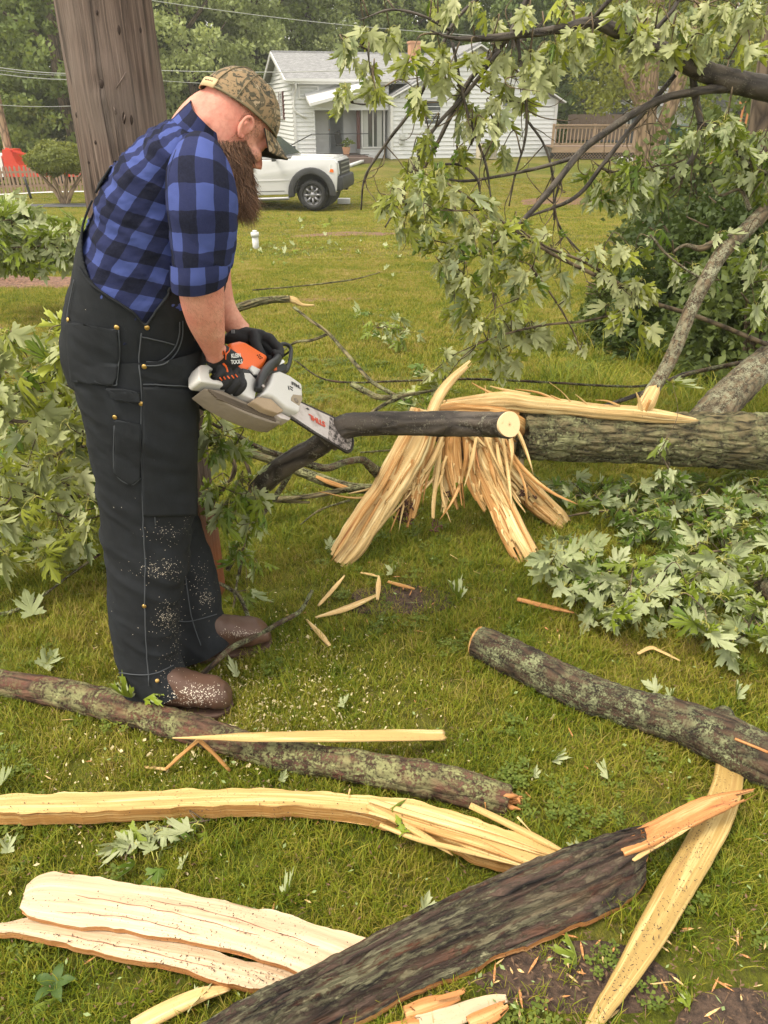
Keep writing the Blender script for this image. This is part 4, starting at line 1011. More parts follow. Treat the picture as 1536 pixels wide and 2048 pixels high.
def ring(cx, r0, r1, y0, y1, a0, a1, n_=16):
    mb = MB(); P = [(cx + r1 * math.cos(a0 + (a1 - a0) * k / n_), y0, .45 + r1 * math.sin(a0 + (a1 - a0) * k / n_)) for k in range(n_ + 1)]
    P += [(cx + r0 * math.cos(a1 + (a0 - a1) * k / n_), y0, .45 + r0 * math.sin(a1 + (a0 - a1) * k / n_)) for k in range(n_ + 1)]
    return prism(P, (0, y1 - y0, 0), mb)
for cx, rr in ((0, .56), (-4.0, .53)):
    for y0, y1 in ((-1.07, -.9), (.9, 1.07)): o = obj('fender_flare', ring(cx, rr - .03, rr + .15, y0, y1, -.12, PI + .12), flare, PT, True, False); bevel(o, .03)
for cx in (0, -4.0): well = MB(); disc((cx, 0, .50), (0, 1, 0), .55, 1.3, 24, well); obj('wheel_well', well, M['rubber'], PT, True, False)
tyre = MB(); prof_t = [(.27, -.12), (.33, -.145), (.39, -.13), (.41, -.09), (.41, .09), (.39, .13), (.33, .145), (.27, .12)]
na = 32; V = [(r_ * math.cos(2 * PI * k / na), y_, r_ * math.sin(2 * PI * k / na)) for k in range(na) for r_, y_ in prof_t]; q_ = len(prof_t)
tyre.add(V, [(k * q_ + j, k * q_ + (j + 1) % q_, ((k + 1) % na) * q_ + (j + 1) % q_, ((k + 1) % na) * q_ + j) for k in range(na) for j in range(q_)])
for k in range(40):
    a_ = 2 * PI * k / 40; box((.405 * math.cos(a_), .05 * (-1) ** k, .405 * math.sin(a_)), (.03, .12, .035), tyre, R=np.array([[math.cos(a_), 0, -math.sin(a_)], [0, 1, 0], [math.sin(a_), 0, math.cos(a_)]]))
tme = tyre.mesh('tyre'); tme.materials.append(M['rubber'])
rim = MB(); prof_r = [(.275, -.12), (.26, -.10), (.24, -.05), (.10, -.03), (.09, -.09), (.0, -.10)]
V = [(r_ * math.cos(2 * PI * k / na), y_, r_ * math.sin(2 * PI * k / na)) for k in range(na) for r_, y_ in prof_r]; q_ = len(prof_r)
rim.add(V, [(k * q_ + j, k * q_ + j + 1, ((k + 1) % na) * q_ + j + 1, ((k + 1) % na) * q_ + j) for k in range(na) for j in range(q_ - 1)])
for k in range(8):
    a_ = 2 * PI * k / 8; bar((.08 * math.cos(a_), -.07, .08 * math.sin(a_)), (.25 * math.cos(a_), -.09, .25 * math.sin(a_)), .05, .05, rim, up=(0, 1, 0))
rme = rim.mesh('rim'); rme.materials.append(M['chrome'])
holes = MB()
for k in range(8): a_ = 2 * PI * (k + .5) / 8; disc((.18 * math.cos(a_), -.052, .18 * math.sin(a_)), (0, 1, 0), .035, .01, 10, holes)
hme = holes.mesh('rim_opening'); hme.materials.append(M['rubber'])
for x_, y_, rz in ((0, -.86, 0), (0, .86, PI), (-4.0, -.86, 0), (-4.0, .86, PI)):
    w_ = bpy.data.objects.new('wheel', tme); COL.objects.link(w_); w_.parent = PT; w_.location = (x_, y_, .41); w_.rotation_euler = (0, 0, rz)
    for m_ in (rme, hme): c_ = bpy.data.objects.new(m_.name, m_); COL.objects.link(c_); c_.parent = w_
mb = MB(); prism([(.68, -.98, .50), (.88, -.90, .50), (.92, -.90, .62), (.90, -.90, .88), (.74, -.98, .90)], (0, 1.9, 0), mb); o = obj('bumper', mb, flare, PT, True, False); bevel(o, .04)
mb = MB(); box((.80, 0, 1.08), (.06, 1.5, .40), mb); o = obj('grille', mb, flare, PT, True, False)
for k in range(3): mb = MB(); box((.835, 0, .97 + k * .12), (.03, 1.25, .035), mb); obj('grille_bar', mb, M['chrome'], PT, True, False)
M['lens'] = plain('headlight_lens', (.62, .64, .64), .1, spec=.9); M['amber'] = plain('amber_lens', (.75, .16, .02), .25)
for s_ in (-1, 1):
    mb = MB(); P = [(.56, s_ * 1.012, 1.0), (.76, s_ * 1.0, .94), (.82, s_ * .80, .94), (.81, s_ * .80, 1.22), (.74, s_ * .98, 1.20), (.60, s_ * 1.012, 1.21)]
    prism(P, (-.04, -s_ * .05, 0), mb); h_ = obj('headlight', mb, M['lens'], PT, True, False)
    mb = MB(); prism([(.56, s_ * 1.02, 1.02), (.68, s_ * 1.016, 1.0), (.68, s_ * 1.016, 1.08), (.60, s_ * 1.02, 1.10)], (0, -s_ * .02, 0), mb); obj('turn_signal', mb, M['amber'], h_, True, False)
mb = MB(); tube([(-.75, -1.04, .36), (-.9, -1.06, .35), (-3.2, -1.06, .35), (-3.3, -1.04, .36)], .045, 10, 16, mb); obj('running_board', mb, M['chrome'], PT, True)
ln = MB()
for x_ in (-.82, -1.95, -3.05): bar((x_, -1.003, .55), (x_, -1.003, 1.38), .012, .012, ln)
bar((-.82, -1.003, .55), (-3.05, -1.003, .55), .012, .012, ln); obj('door_gap', ln, M['rubber'], PT, True, False)
ln = MB(); bar((-.65, -1.005, .84), (-5.5, -1.005, .84), .02, .03, ln); obj('body_crease', ln, paint, PT, True, False)
for x_ in (-1.75, -2.85): mb = MB(); box((x_, -1.02, 1.2), (.2, .03, .05), mb); obj('door_handle', mb, flare, PT, True, False)
for s_ in (-1, 1): mb = MB(); box((-1.0, s_ * 1.2, 1.5), (.1, .16, .3), mb); bar((-1.0, s_ * .95, 1.42), (-1.0, s_ * 1.15, 1.45), .05, .05, mb); o = obj('side_mirror', mb, flare, PT, True, False); bevel(o, .02)
PT.location.z -= .0
# small things on the middle lawn
wp = thing('white_pipe', 'short white plastic pipe standing out of the lawn right of the beard', 'pipe', tuple(gr(512, 497)))
mb = MB(); tube([(0, 0, -.1), (0, 0, .21)], .055, 16, 3, mb); obj('pipe', mb, M['trim'], wp, True)
mb = MB(); disc((0, 0, .23), (0, 0, 1), .07, .07, 16, mb); disc((0, 0, .28), (0, 0, 1), .04, .03, 8, mb); obj('cap', mb, M['trim'], wp, True)
q = gr(688, 408); mb = MB(); box((q[0], q[1], q[2] + .09), (.40, .25, .16), mb, R=None); o = obj('white_box', mb, M['trim'], None, smooth=False); bevel(o, .02); tagit(o, 'small white box lying on the grass before the pickup bumper', 'box')
q = gr(1247, 328); mb = MB(); ellip((q[0], q[1], q[2] + .12), (.5, .35, .18), None, 12, 8, mb); o = obj('rock', mb, M['concrete']); tagit(o, 'pale rock on the lawn below the deck', 'rock')

# ---------------------------------------------------------------- big utility pole
n = NT('pole_wood'); uv = n.map('UV', (70, 2.2, 1)); o_ = n.map('Object')
wv = n.mix(.10, uv, n.noise(n.map('UV', (14, 4.5, 1)), 1, 4, out=1)); f1 = n.noise(wv, 1, 8, .65, .8); f2 = n.noise(n.map('UV', (220, 5, 1)), 1, 4, .6)
cr = n.ramp(n.noise(n.map('UV', (34, .9, 1)), 1, 5, .6, .5), [(.36, 0.), (.43, 1.)])
hh = n.math('ADD', n.math('MULTIPLY', f1, .6), n.math('MULTIPLY', f2, .4))
c = n.ramp(hh, [(.36, (.022, .014, .010)), (.47, (.085, .054, .040)), (.58, (.19, .130, .10)), (.72, (.38, .30, .24))])
c = n.mix(n.math('MULTIPLY', n.math('SUBTRACT', 1, cr), .85), c, (.035, .022, .018))
c = n.mix(n.ramp(n.noise(o_, 2.2, 3), [(.42, 0.), (.62, .5)]), c, (.22, .18, .15))
zz = n.sep(o_)[2]; low = n.ramp(n.math('ADD', zz, n.math('MULTIPLY', n.noise(o_, 5, 3), .3)), [(.30, 1.), (.62, 0.)])
c = n.mix(n.math('MULTIPLY', low, .75), c, (.33, .105, .035))
n.P(color=c, rough=.85, spec=.25, normal=n.bump(n.math('ADD', n.math('MULTIPLY', cr, .8), hh), 1, .014)); M['pole'] = n.m
pb = gr(379, 1180); ptop = at(207, 0, 2.36)
up = nrm(ptop - pb); 
pole = thing('utility_pole', 'thick weathered brown utility pole rising behind the man', 'utility pole', tuple(pb))
prj0 = .112; kn = at(203, 168, 2.24)
def pole_disp(P):
    d = fbm(P * [1, 1, .10], 26, 5, 2) * .009
    g = vnoise(P * [1, 1, .05], 40, 9); d -= np.where(g < -.35, .012 * (-g - .35) / .65, 0)
    r_ = np.linalg.norm((P - kn) * [1, 1, .7], axis=1); d += .012 * np.exp(-(r_ / .05) ** 2) - .016 * np.exp(-(r_ / .014) ** 2)
    return d
mb = tube([pb - up * .25, pb, pb + up * 1.0, pb + up * 2.2, pb + up * 3.2, pb + up * 6.5], [.134, .132, .128, .122, .118, .1], 120, 420, disp=pole_disp)
pole_body = obj('pole', mb, M['pole'], pole)
bp_ = bvh(pole_body); M['darkwood'] = plain('dark_knot', (.03, .018, .012), .9); M['rust'] = plain('rusty_metal', (.16, .12, .10), .6, .6)
q, nn = hit(bp_, 203, 168, -.004); mb = MB(); ellip(q, (.009, .009, .014), None, 12, 8, mb); obj('knot_hole', mb, M['darkwood'], pole)
for (u0, v0, u1, v1) in ((232, 177, 251, 145), (246, 246, 250, 228), (228, 214, 232, 228)):
    a, _ = hit(bp_, u0, v0, .004); b, _ = hit(bp_, u1, v1, .004); mb = MB(); tube([a, b], .0016, 6, 2, mb); obj('staple', mb, M['rust'], pole)
for (u0, v0, h_) in ((193, 25, 8), (237, 60, 14), (152, 230, 8), (247, 236, 16), (176, 325, 6), (190, 285, 6), (262, 240, 14), (280, 60, 9)):
    a, _ = hit(bp_, u0, v0 - h_, -.002); b, _ = hit(bp_, u0 + 2, v0 + h_, -.002)
    if a is not None and b is not None: mb = MB(); tube([a, (a + b) / 2, b], [.001, .005, .001], 6, 6, mb); obj('crack', mb, M['darkwood'], pole)

# ---------------------------------------------------------------- logs, trunk and limbs
def px_tube(pts, n_=14, m_=None, disp=None, rag=(0, 0), ground=False, lift=1.0, seed=0, mb=None):
    """(u, v, width px, depth y or None for lying on the ground)"""
    P = []; R = []
    for q in pts:
        u, v, w = q[:3]
        if ground or len(q) < 4 or q[3] is None:
            p = gr(u, v); r_ = w / 2 * (np.linalg.norm(p - CAMP) * np.dot(nrm(p - CAMP), [0, CP_, -SP_])) / FPX
            p = gr(u, v, r_ * .85 * lift)
            r_ = w / 2 * np.dot(p - CAMP, [0, CP_, -SP_]) / FPX
        else:
            p = at(u, v, q[3]); r_ = w / 2 * np.dot(p - CAMP, [0, CP_, -SP_]) / FPX
        P.append(p); R.append(r_)
    return tube(P, R, n_, m_ or max(4, len(P) * 5), mb, disp, rag, np.random.default_rng(seed)), P, R
def bark_d(amp, sc=30, seed=1, st=1): return lambda P: fbm(P, sc, 4, seed) * amp + fbm(P, sc * .2, 2, seed + 5) * amp * 1.2
def endcap(P, R, mat, parent, name='cut_face', which=0, tilt=None):
    d = nrm(P[0] - P[1]) if which == 0 else nrm(P[-1] - P[-2]); c = P[0] if which == 0 else P[-1]; r_ = R[0] if which == 0 else R[-1]
    if tilt is not None: d = nrm(tilt)
    mb = MB(); a = nrm(np.cross(d, [.1, .2, 1])); b = np.cross(d, a); th = np.linspace(0, 2 * PI, 40, endpoint=False)
    rr = r_ * .96 * (1 + .03 * np.sin(3 * th + 1)); V = [c + d * .008 + (a * math.cos(t) + b * math.sin(t)) * q for t, q in zip(th, rr)]
    F = [tuple(range(40))]; UV = [[(math.cos(t) * r_, math.sin(t) * r_) for t in th]]
    mb.add(V, F, UV); V2 = [v_ - d * .016 for v_ in V]; mb.add(V + V2, [(i, (i + 1) % 40, (i + 1) % 40 + 40, i + 40) for i in range(40)])
    return obj(name, mb, mat, parent, smooth=False)
n = NT('end_grain'); uv = n.map('UV', (1, 1, 1)); w_ = n.wave(uv, 110, 1.2, 2, 1.5, typ='RINGS'); c = n.mix(w_, (.72, .50, .26), (.80, .60, .34))
rad = n.t.nodes.new('ShaderNodeVectorMath'); rad.operation = 'LENGTH'; n.t.links.new(uv, rad.inputs[0])
c = n.mix(n.ramp(rad.outputs['Value'], [(.001, 1.), (.005, 0.)]), c, (.2, .09, .03)); c = n.mix(n.ramp(n.noise(uv, 60, 4), [(.6, 0.), (.7, .4)]), c, (.55, .28, .1))
n.P(color=c, rough=.7); M['endgrain'] = n.m

T = thing('fallen_tree', 'thick mossy fallen trunk with torn splintered end, lying across the right side', 'tree trunk', tuple(gr(1500, 935)))
mb, P, R = px_tube([(1036, 868, 96, 2.95), (1120, 870, 98, 2.98), (1200, 872, 100, 3.0), (1300, 876, 103, 3.03), (1400, 880, 108, 3.05), (1536, 884, 112, 3.08), (1760, 890, 116, 3.1)], 72, 260, disp=lambda P: (np.minimum(np.abs(fbm(P * [.35, 1.5, 1.5], 30, 4, 3)) * 3.0, 1) - .5) * .014 + fbm(P, 5, 2, 8) * .008, rag=(.03, 0))
tr = obj('trunk', mb, M['bark_trunk'], T); TB = bvh(tr)
mb, P, R = px_tube([(1395, 872, 84, 3.12), (1440, 812, 72, 3.22), (1490, 762, 66, 3.35), (1545, 715, 62, 3.5), (1640, 640, 58, 3.7), (1800, 540, 50, 4.0)], 48, 120, disp=lambda P: fbm(P, 34, 4, 4) * .008)
obj('fork', mb, M['bark_lichen'], T)
mb, P, R = px_tube([(1292, 800, 30, 3.02), (1318, 760, 27, 3.08), (1345, 710, 27, 3.14), (1365, 660, 27, 3.2), (1388, 605, 28, 3.27), (1412, 560, 28, 3.32), (1445, 505, 30, 3.4), (1490, 462, 30, 3.5), (1550, 405, 30, 3.62), (1650, 330, 28, 3.8)], 28, 110, disp=lambda P: fbm(P, 60, 3, 6) * .003)
obj('branch', mb, M['bark_lichen'], T, label='slim upright branch patched with pale lichen')
mb, P, R = px_tube([(1270, 830, 14, 2.99), (1290, 812, 32, 3.0), (1302, 790, 30, 3.02), (1312, 772, 22, 3.05)], 18, 20, rag=(.02, .03), seed=4); obj('torn_wood', mb, M['wood'], T)
# torn strip of pale wood on top of the trunk
def forkify(mb, n_, m_, fork, r):
    nh = n_ // 2; c_ = r.random(nh + 1); c_ = np.where(r.random(nh + 1) < .5, c_, c_ * .25); c_ = np.repeat(c_[::2], 2)[:nh + 1] * fork
    lim = [m_ * (1 - c_[min(j, n_ - 1 - j)]) for j in range(n_)]; kf = []; ku = []; q = 0
    for fi, f in enumerate(mb.f):
        k = len(f); i, j = divmod(fi, n_)
        if not ((fi < (m_ - 1) * n_ and i > lim[j]) or (fi >= (m_ - 1) * n_ and (fi - (m_ - 1) * n_) % 2 == 1)): kf.append(f); ku.extend(mb.uv[q:q + k])
        q += k
    mb.f = kf; mb.uv = ku; mb.mi = [0] * len(kf)
def splint(pts, flat=.35, rag=(.03, .05), n_=14, m_=40, seed=0, mb=None, grooves=.10, tw=0.0, fork=0.0):
    """a split strip: (u, v, width px, depth y); flat in depth, grooved along the grain"""
    r = np.random.default_rng(seed); C = []; A = []; B = []
    Q = np.array([at(q[0], q[1], q[3]) for q in pts])
    for i, q in enumerate(pts):
        d = nrm(Q[min(i + 1, len(Q) - 1)] - Q[max(i - 1, 0)]); w = q[2] / 2 * np.dot(Q[i] - CAMP, [0, CP_, -SP_]) / FPX
        view = nrm(Q[i] - CAMP); a = nrm(np.cross(d, view)); b = nrm(np.cross(a, d))
        if tw: ca, sa = math.cos(tw * i), math.sin(tw * i); a, b = a * ca + b * sa, b * ca - a * sa
        C.append(Q[i]); A.append(a * w); B.append(b * w * flat)
    g = r.normal(size=n_) * grooves
    mb = mb or MB(); k0 = mb.n
    loft(C, A, B, 2.6, n_, m_, mb, None, rag, r)
    V = mb.v[-1]; VV = V[:m_ * n_].reshape(m_, n_, 3); ctr = VV.mean(1, keepdims=True)
    amp = 1 + g[None, :, None] + .10 * fbm(VV.reshape(-1, 3), 18, 2, seed).reshape(m_, n_, 1)
    V[:m_ * n_] = (ctr + (VV - ctr) * amp).reshape(-1, 3)
    if fork: forkify(mb, n_, m_, fork, r)
    return mb
mb = splint([(878, 815, 26, 2.93), (950, 805, 30, 2.93), (1010, 802, 36, 2.94), (1060, 808, 34, 2.95), (1130, 814, 30, 2.96), (1200, 822, 28, 2.96), (1270, 827, 30, 2.97), (1330, 834, 24, 2.98), (1398, 842, 8, 3.0)], .7, (.05, .03), 40, 120, 5, grooves=.16); obj('torn_wood', mb, M['wood'], T, label='long pale strip of torn wood on top of the trunk')
for i, (p, w) in enumerate((([(990, 790), (960, 775), (943, 765)], 6), ([(1060, 790), (1010, 780), (980, 772)], 8), ([(1150, 815), (1120, 800), (1100, 790)], 7), ([(1188, 820), (1165, 800), (1150, 788)], 4), ([(1152, 772), (1150, 768), (1103, 764)], 0), ([(1282, 825), (1278, 800), (1272, 784)], 9), ([(1300, 800), (1288, 830), (1283, 832)], 8), ([(972, 800), (972, 785), (970, 770)], 5), ([(1110, 800), (1075, 785), (1030, 778)], 7), ([(1148, 812), (1125, 785), (1098, 764)], 3), ([(1240, 812), (1215, 802), (1190, 800)], 5))):
    if w: mb = splint([(a, b, w * (1 - .38 * k), 2.96) for k, (a, b) in enumerate(p)], .4, (0, .004), 8, 10, 20 + i); obj('splinter', mb, M['wood'] if i % 2 else M['wood_hot'], T)
# hanging splinters of the torn end
bd_dark = plain('gap_shade_brown', (.10, .05, .025), .95, vary=.4, bumpy=.8)  # dark brown standing in for shade inside the torn end
spl = [
 ([(850, 818, 50, 2.78), (838, 865, 56, 2.75), (812, 920, 62, 2.70), (775, 985, 58, 2.62), (735, 1040, 58, 2.56), (700, 1092, 52, 2.50), (668, 1135, 40, 2.46)], 'wood', .25, .10),
 ([(770, 1000, 30, 2.60), (745, 1045, 34, 2.55), (712, 1100, 32, 2.50), (690, 1130, 14, 2.48)], 'wood', .3, .05),
 ([(862, 830, 22, 2.80), (880, 790, 22, 2.84), (905, 758, 18, 2.88), (930, 735, 13, 2.9), (945, 720, 6, 2.92)], 'wood', .5, .02),
 ([(868, 850, 30, 2.79), (852, 900, 36, 2.76), (835, 950, 32, 2.72), (820, 1000, 22, 2.68), (812, 1030, 12, 2.66)], 'wood_hot', .4, .08),
 ([(850, 880, 22, 2.77), (838, 950, 26, 2.72), (828, 1010, 22, 2.66), (814, 1066, 10, 2.62)], 'wood_hot', .5, .05),
 ([(884, 860, 14, 2.80), (876, 940, 12, 2.75), (868, 1000, 12, 2.7), (866, 1045, 8, 2.66)], 'wood', .5, .05),
 ([(905, 850, 40, 2.82), (902, 900, 52, 2.80), (908, 940, 48, 2.77), (912, 975, 36, 2.74), (922, 1025, 20, 2.7)], 'wood_hot', .5, .04),
 ([(888, 880, 16, 2.82), (892, 950, 20, 2.78), (890, 1000, 18, 2.74), (884, 1030, 9, 2.7)], 'wood', .5, .05),
 ([(930, 850, 24, 2.84), (938, 900, 28, 2.8), (944, 960, 30, 2.76), (960, 1000, 22, 2.72), (975, 1030, 10, 2.7)], 'wood_hot', .5, .05),
 ([(945, 850, 36, 2.86), (962, 905, 42, 2.82), (985, 955, 42, 2.76), (1010, 1005, 40, 2.68), (1035, 1060, 42, 2.58), (1062, 1110, 40, 2.50), (1078, 1148, 30, 2.45)], 'wood', .35, .08),
 ([(950, 930, 20, 2.78), (975, 985, 30, 2.72), (1000, 1040, 34, 2.62), (1025, 1095, 34, 2.54), (1048, 1138, 16, 2.48)], 'wood_hot', .4, .07),
 ([(975, 860, 30, 2.9), (1000, 905, 34, 2.88), (1040, 955, 36, 2.85), (1080, 1000, 36, 2.83), (1115, 1035, 34, 2.82), (1136, 1052, 22, 2.82)], 'wood', .35, .06),
 ([(985, 900, 20, 2.88), (1015, 950, 30, 2.86), (1055, 1000, 34, 2.83), (1095, 1035, 30, 2.8), (1135, 1065, 8, 2.78)], 'wood_hot', .4, .06),
 ([(1010, 850, 44, 2.98), (1018, 890, 50, 2.98), (1030, 925, 44, 2.98), (1038, 955, 22, 2.98)], 'wood_pale', .4, .03),
 ([(920, 840, 18, 2.79), (935, 860, 22, 2.8), (955, 880, 16, 2.8), (972, 895, 8, 2.8)], 'wood', .5, .03),
 ([(985, 850, 22, 2.84), (978, 890, 20, 2.82), (998, 940, 14, 2.8), (1012, 985, 8, 2.8)], 'wood', .5, .05),
 ([(870, 835, 60, 2.86), (920, 832, 64, 2.88), (975, 835, 62, 2.9), (1020, 845, 70, 2.93), (1040, 858, 70, 2.96)], 'wood_hot', .8, .02)]
def strip_of(p, off, t0, t1, wf, seed, dy=0.0, k=7):
    '''a narrower strip running inside the wide one p, between fractions t0 and t1, side offset off'''
    Pq = np.array(p, float); out = []
    for s_ in np.linspace(t0, t1, k):
        f = min(max(s_, 0), .9999) * (len(p) - 1); j = int(f); q = Pq[j] * (1 - f + j) + Pq[j + 1] * (f - j); d = Pq[j + 1] - Pq[j]; L_ = math.hypot(d[0], d[1]); nx, ny = -d[1] / L_, d[0] / L_
        if s_ > 1: q = q + (Pq[-1] - Pq[-2]) * (s_ - 1) * (len(p) - 1)
        w = max(q[2], Pq[:, 2].max() * .45) if s_ > .6 else q[2]
        e = 1 - .8 * max(0, (s_ - t1 + .12) / .12) if t1 - t0 > .2 else 1
        out.append((q[0] + nx * off * w, q[1] + ny * off * w, w * wf * e, q[3] + dy))
    return out
ri = np.random.default_rng(123)
spl = [([(a, b, w * (1 if k_ in (0, 1, 2, 11) else .72), y) for a, b, w, y in p], m_, fl, rg) for k_, (p, m_, fl, rg) in enumerate(spl)]
mb = MB()
for (a, b, c_, d) in ((880, 850, 905, 960), (925, 850, 940, 950), (965, 860, 990, 930), (1000, 860, 1020, 900), (850, 860, 835, 930)): tube([at(a, b, 2.98), at((a + c_) / 2, (b + d) / 2, 2.97), at(c_, d, 2.95)], [.03, .028, .006], 10, 20, mb, lambda P: fbm(P, 40, 3, 4) * .008)
o = obj('gap_shade_core', mb, bd_dark, T); o['kind'] = 'stuff'  # dark pieces added behind the splinters to paint shaded gaps between them
for i, (p, m_, fl, rg) in enumerate(spl):
    W_ = max(q[2] for q in p)
    if W_ < 28: obj('splinter', splint(p, fl, (.01, rg + .05), 16, 50, 40 + i, grooves=.2, fork=.3), M[m_], T); continue
    obj('splinter', splint(p, fl, (.01, .17 if W_ > 40 else .09), 40, 90, 40 + i, grooves=.13, fork=.42 if W_ > 35 else .25), M[m_], T)
    k = 2 if W_ < 45 or i == 0 else 3
    for j in range(k):
        off = (j + .5) / k - .5 + ri.normal() * .06; t1 = ri.uniform(.55, 1.04); mm = m_ if ri.random() > .3 else ('wood_hot' if m_ == 'wood' else 'wood')
        obj('splinter', splint(strip_of(p, off, 0, t1, ri.uniform(.10, .22), j, -.006 - .5 * fl * W_ * .0009), .8, (.01, .05), 12, 44, 400 + 10 * i + j, grooves=.22, tw=ri.normal() * .05, fork=.3), M[mm], T)
rz_ = np.random.default_rng(321)
for i in range(30):
    u0 = rz_.uniform(858, 1035); f = (u0 - 945) / 90; ang = -f * .55 + rz_.normal() * .16; L_ = rz_.uniform(70, 230) * (1.15 if abs(f) > .4 else .8); v0 = rz_.uniform(845, 900); y0_ = 2.86 - abs(f) * .03; a = []; cb = rz_.normal() * .3
    for k in range(5):
        s_ = k / 4; aa = ang + cb * s_; a.append((u0 - math.sin(aa) * L_ * s_, v0 + math.cos(aa) * L_ * s_, rz_.uniform(4, 12) * (1 - .85 * s_ ** 2), y0_ - .0011 * L_ * s_ - rz_.uniform(0, .05)))
    obj('splinter', splint(a, .5, (.005, .02), 7, 16, 700 + i, grooves=.25), M[('wood', 'wood_hot', 'wood_orange')[rz_.choice(3, p=(.62, .33, .05))]], T)
rs = np.random.default_rng(77)
for i in range(60):
    k = rs.choice([0, 3, 4, 6, 8, 9, 10, 11, 12]); p = spl[k][0]; t0 = rs.uniform(.1, .7); L_ = rs.uniform(.12, .3); a = []
    Pq = np.array([q for q in p]); ox = rs.uniform(-.42, .42)
    for s_ in np.linspace(t0, min(1.02, t0 + L_), 4):
        f = min(s_, .999) * (len(p) - 1); j = int(f); q = Pq[j] * (1 - f + j) + Pq[min(j + 1, len(p) - 1)] * (f - j)
        a.append((q[0] + q[2] * ox + rs.normal() * 1.5, q[1] + rs.normal() * 2, rs.uniform(4, 9) * (1 - .6 * (s_ - t0) / L_), q[3] - .012))
    obj('splinter', splint(a, .5, (.01, .02), 8, 14, 90 + i), M['wood' if i % 3 else 'wood_hot'], T)
mb = MB(); bd = plain('rot_dark', (.07, .03, .015), .95, bumpy=1)
for (u, v, y) in ((803, 1035, 2.64), (808, 1012, 2.65), (815, 1022, 2.64), (796, 1020, 2.65), (908, 988, 2.73), (1060, 1085, 2.55), (1050, 985, 2.82), (1078, 1146, 2.48), (868, 1048, 2.66)):
    for _ in range(7):
        a = at(u + rs.normal() * 5, v + rs.normal() * 7, y); tube([a, a + rs.normal(size=3) * .012, a + rs.normal(size=3) * .02], [.003, .004, .001], 6, 6, mb)
o = obj('rotten_wood', mb, bd, T, smooth=False); o['kind'] = 'stuff'

# the limb being sawn
L1 = thing('cut_limb', 'dark limb being sawn, its round pale cut face toward the right', 'limb', tuple(gr(1000, 1000)))
mb, P, R = px_tube([(1016, 849, 53, 1.93), (995, 849, 54, 1.975), (966, 849, 54, 2.03), (930, 848, 52, 2.055), (860, 848, 50, 2.06), (800, 847, 48, 2.06), (740, 848, 46, 2.06), (692, 853, 50, 2.06), (668, 868, 54, 2.06), (655, 882, 50, 2.06)], 36, 150, disp=lambda P: fbm(P, 40, 3, 6) * .003 + fbm(P, 9, 2, 3) * .005)
obj('limb', mb, M['bark_dark'], L1); endcap(P, [R[0] * 1.0], M['endgrain'], L1)
mb, P, R = px_tube([(662, 872, 44, 2.08), (630, 896, 44, 2.10), (595, 915, 44, 2.12), (560, 938, 44, 2.14), (535, 958, 46, 2.16), (514, 978, 38, 2.18)], 30, 70, disp=lambda P: fbm(P, 40, 3, 6) * .003, rag=(0, .012))
obj('limb', mb, M['bark_dark'], L1)
mb, P, R = px_tube([(672, 858, 16, 2.07), (650, 850, 14, 2.06), (625, 838, 10, 2.06), (600, 822, 6, 2.06)], 12, 20); obj('broken_stub', mb, M['bark_dark'], L1)

def log(name, label, pts, mat, n_=40, m_=220, amp=.005, rag=(0, 0), cat_='log', seed=0, group=None):
    c = gr(pts[len(pts) // 2][0], pts[len(pts) // 2][1]); t = thing(name, label, cat_, tuple(c), 0, group)
    mb, P, R = px_tube(pts, n_, m_, disp=bark_d(amp, 36, seed), rag=rag, seed=seed); obj('bark', mb, M[mat], t); return t, P, R
t, P, R = log('mossy_log', 'long mossy reddish log lying by the boot, under a pale sliver', [(-140, 1350, 50), (0, 1366, 52), (100, 1382, 54), (200, 1404, 60), (300, 1434, 56), (400, 1462, 58), (500, 1494, 58), (600, 1515, 62), (700, 1532, 68), (800, 1549, 74), (900, 1570, 70), (980, 1590, 62), (1022, 1602, 56)], 'bark_moss', 44, 300, .006, (0, .02), seed=3)
for i in range(26):
    r = np.random.default_rng(i); d = nrm(P[-1] - P[-2]); a = nrm(np.cross(d, [0, 0, 1])); b = np.cross(a, d)
    q = P[-1] - d * .02 + (a * r.normal() + b * r.normal()) * R[-1] * .42; L_ = .02 + .035 * r.random()
    mb = MB(); tube([q, q + d * L_ * .6 + r.normal(size=3) * .004, q + d * L_ + r.normal(size=3) * .008], [.008, .006, .0015], 6, 6, mb); obj('splinter', mb, M['wood_orange'], t)
t, P, R = log('dark_log', 'dark lichen spotted log at right with a sawn end, lying on a pale plank', [(958, 1283, 66), (1000, 1303, 72), (1060, 1334, 74), (1150, 1376, 76), (1250, 1412, 80), (1350, 1442, 88), (1440, 1478, 100), (1520, 1515, 104), (1640, 1560, 104), (1760, 1600, 100)], 'bark_log', 48, 300, .006, seed=9)
endcap(P, [R[0] * .96], M['wood_hot'], t)
mb, Pb, Rb = px_tube([(1432, 1462, 60), (1445, 1440, 48), (1450, 1428, 30)], 20, 14, disp=bark_d(.004)); obj('knot', mb, M['bark_log'], t)
lb = bvh([c for c in t.children if c.name.startswith('bark')]); mb = MB(); seam(lb, [(1470, 1478), (1500, 1490), (1536, 1505)], .004, mb, .001); obj('bark_split', mb, M['wood_orange'], t)
log('stump_log', 'lichen covered log end leaning into the frame at the right edge, above the dark log', [(1560, 1150, 60, 2.55), (1600, 1190, 66, 2.5), (1660, 1250, 70, 2.4)] if False else [(1530, 1165, 55), (1575, 1195, 66), (1640, 1240, 70)], 'bark_lichen', 30, 40)

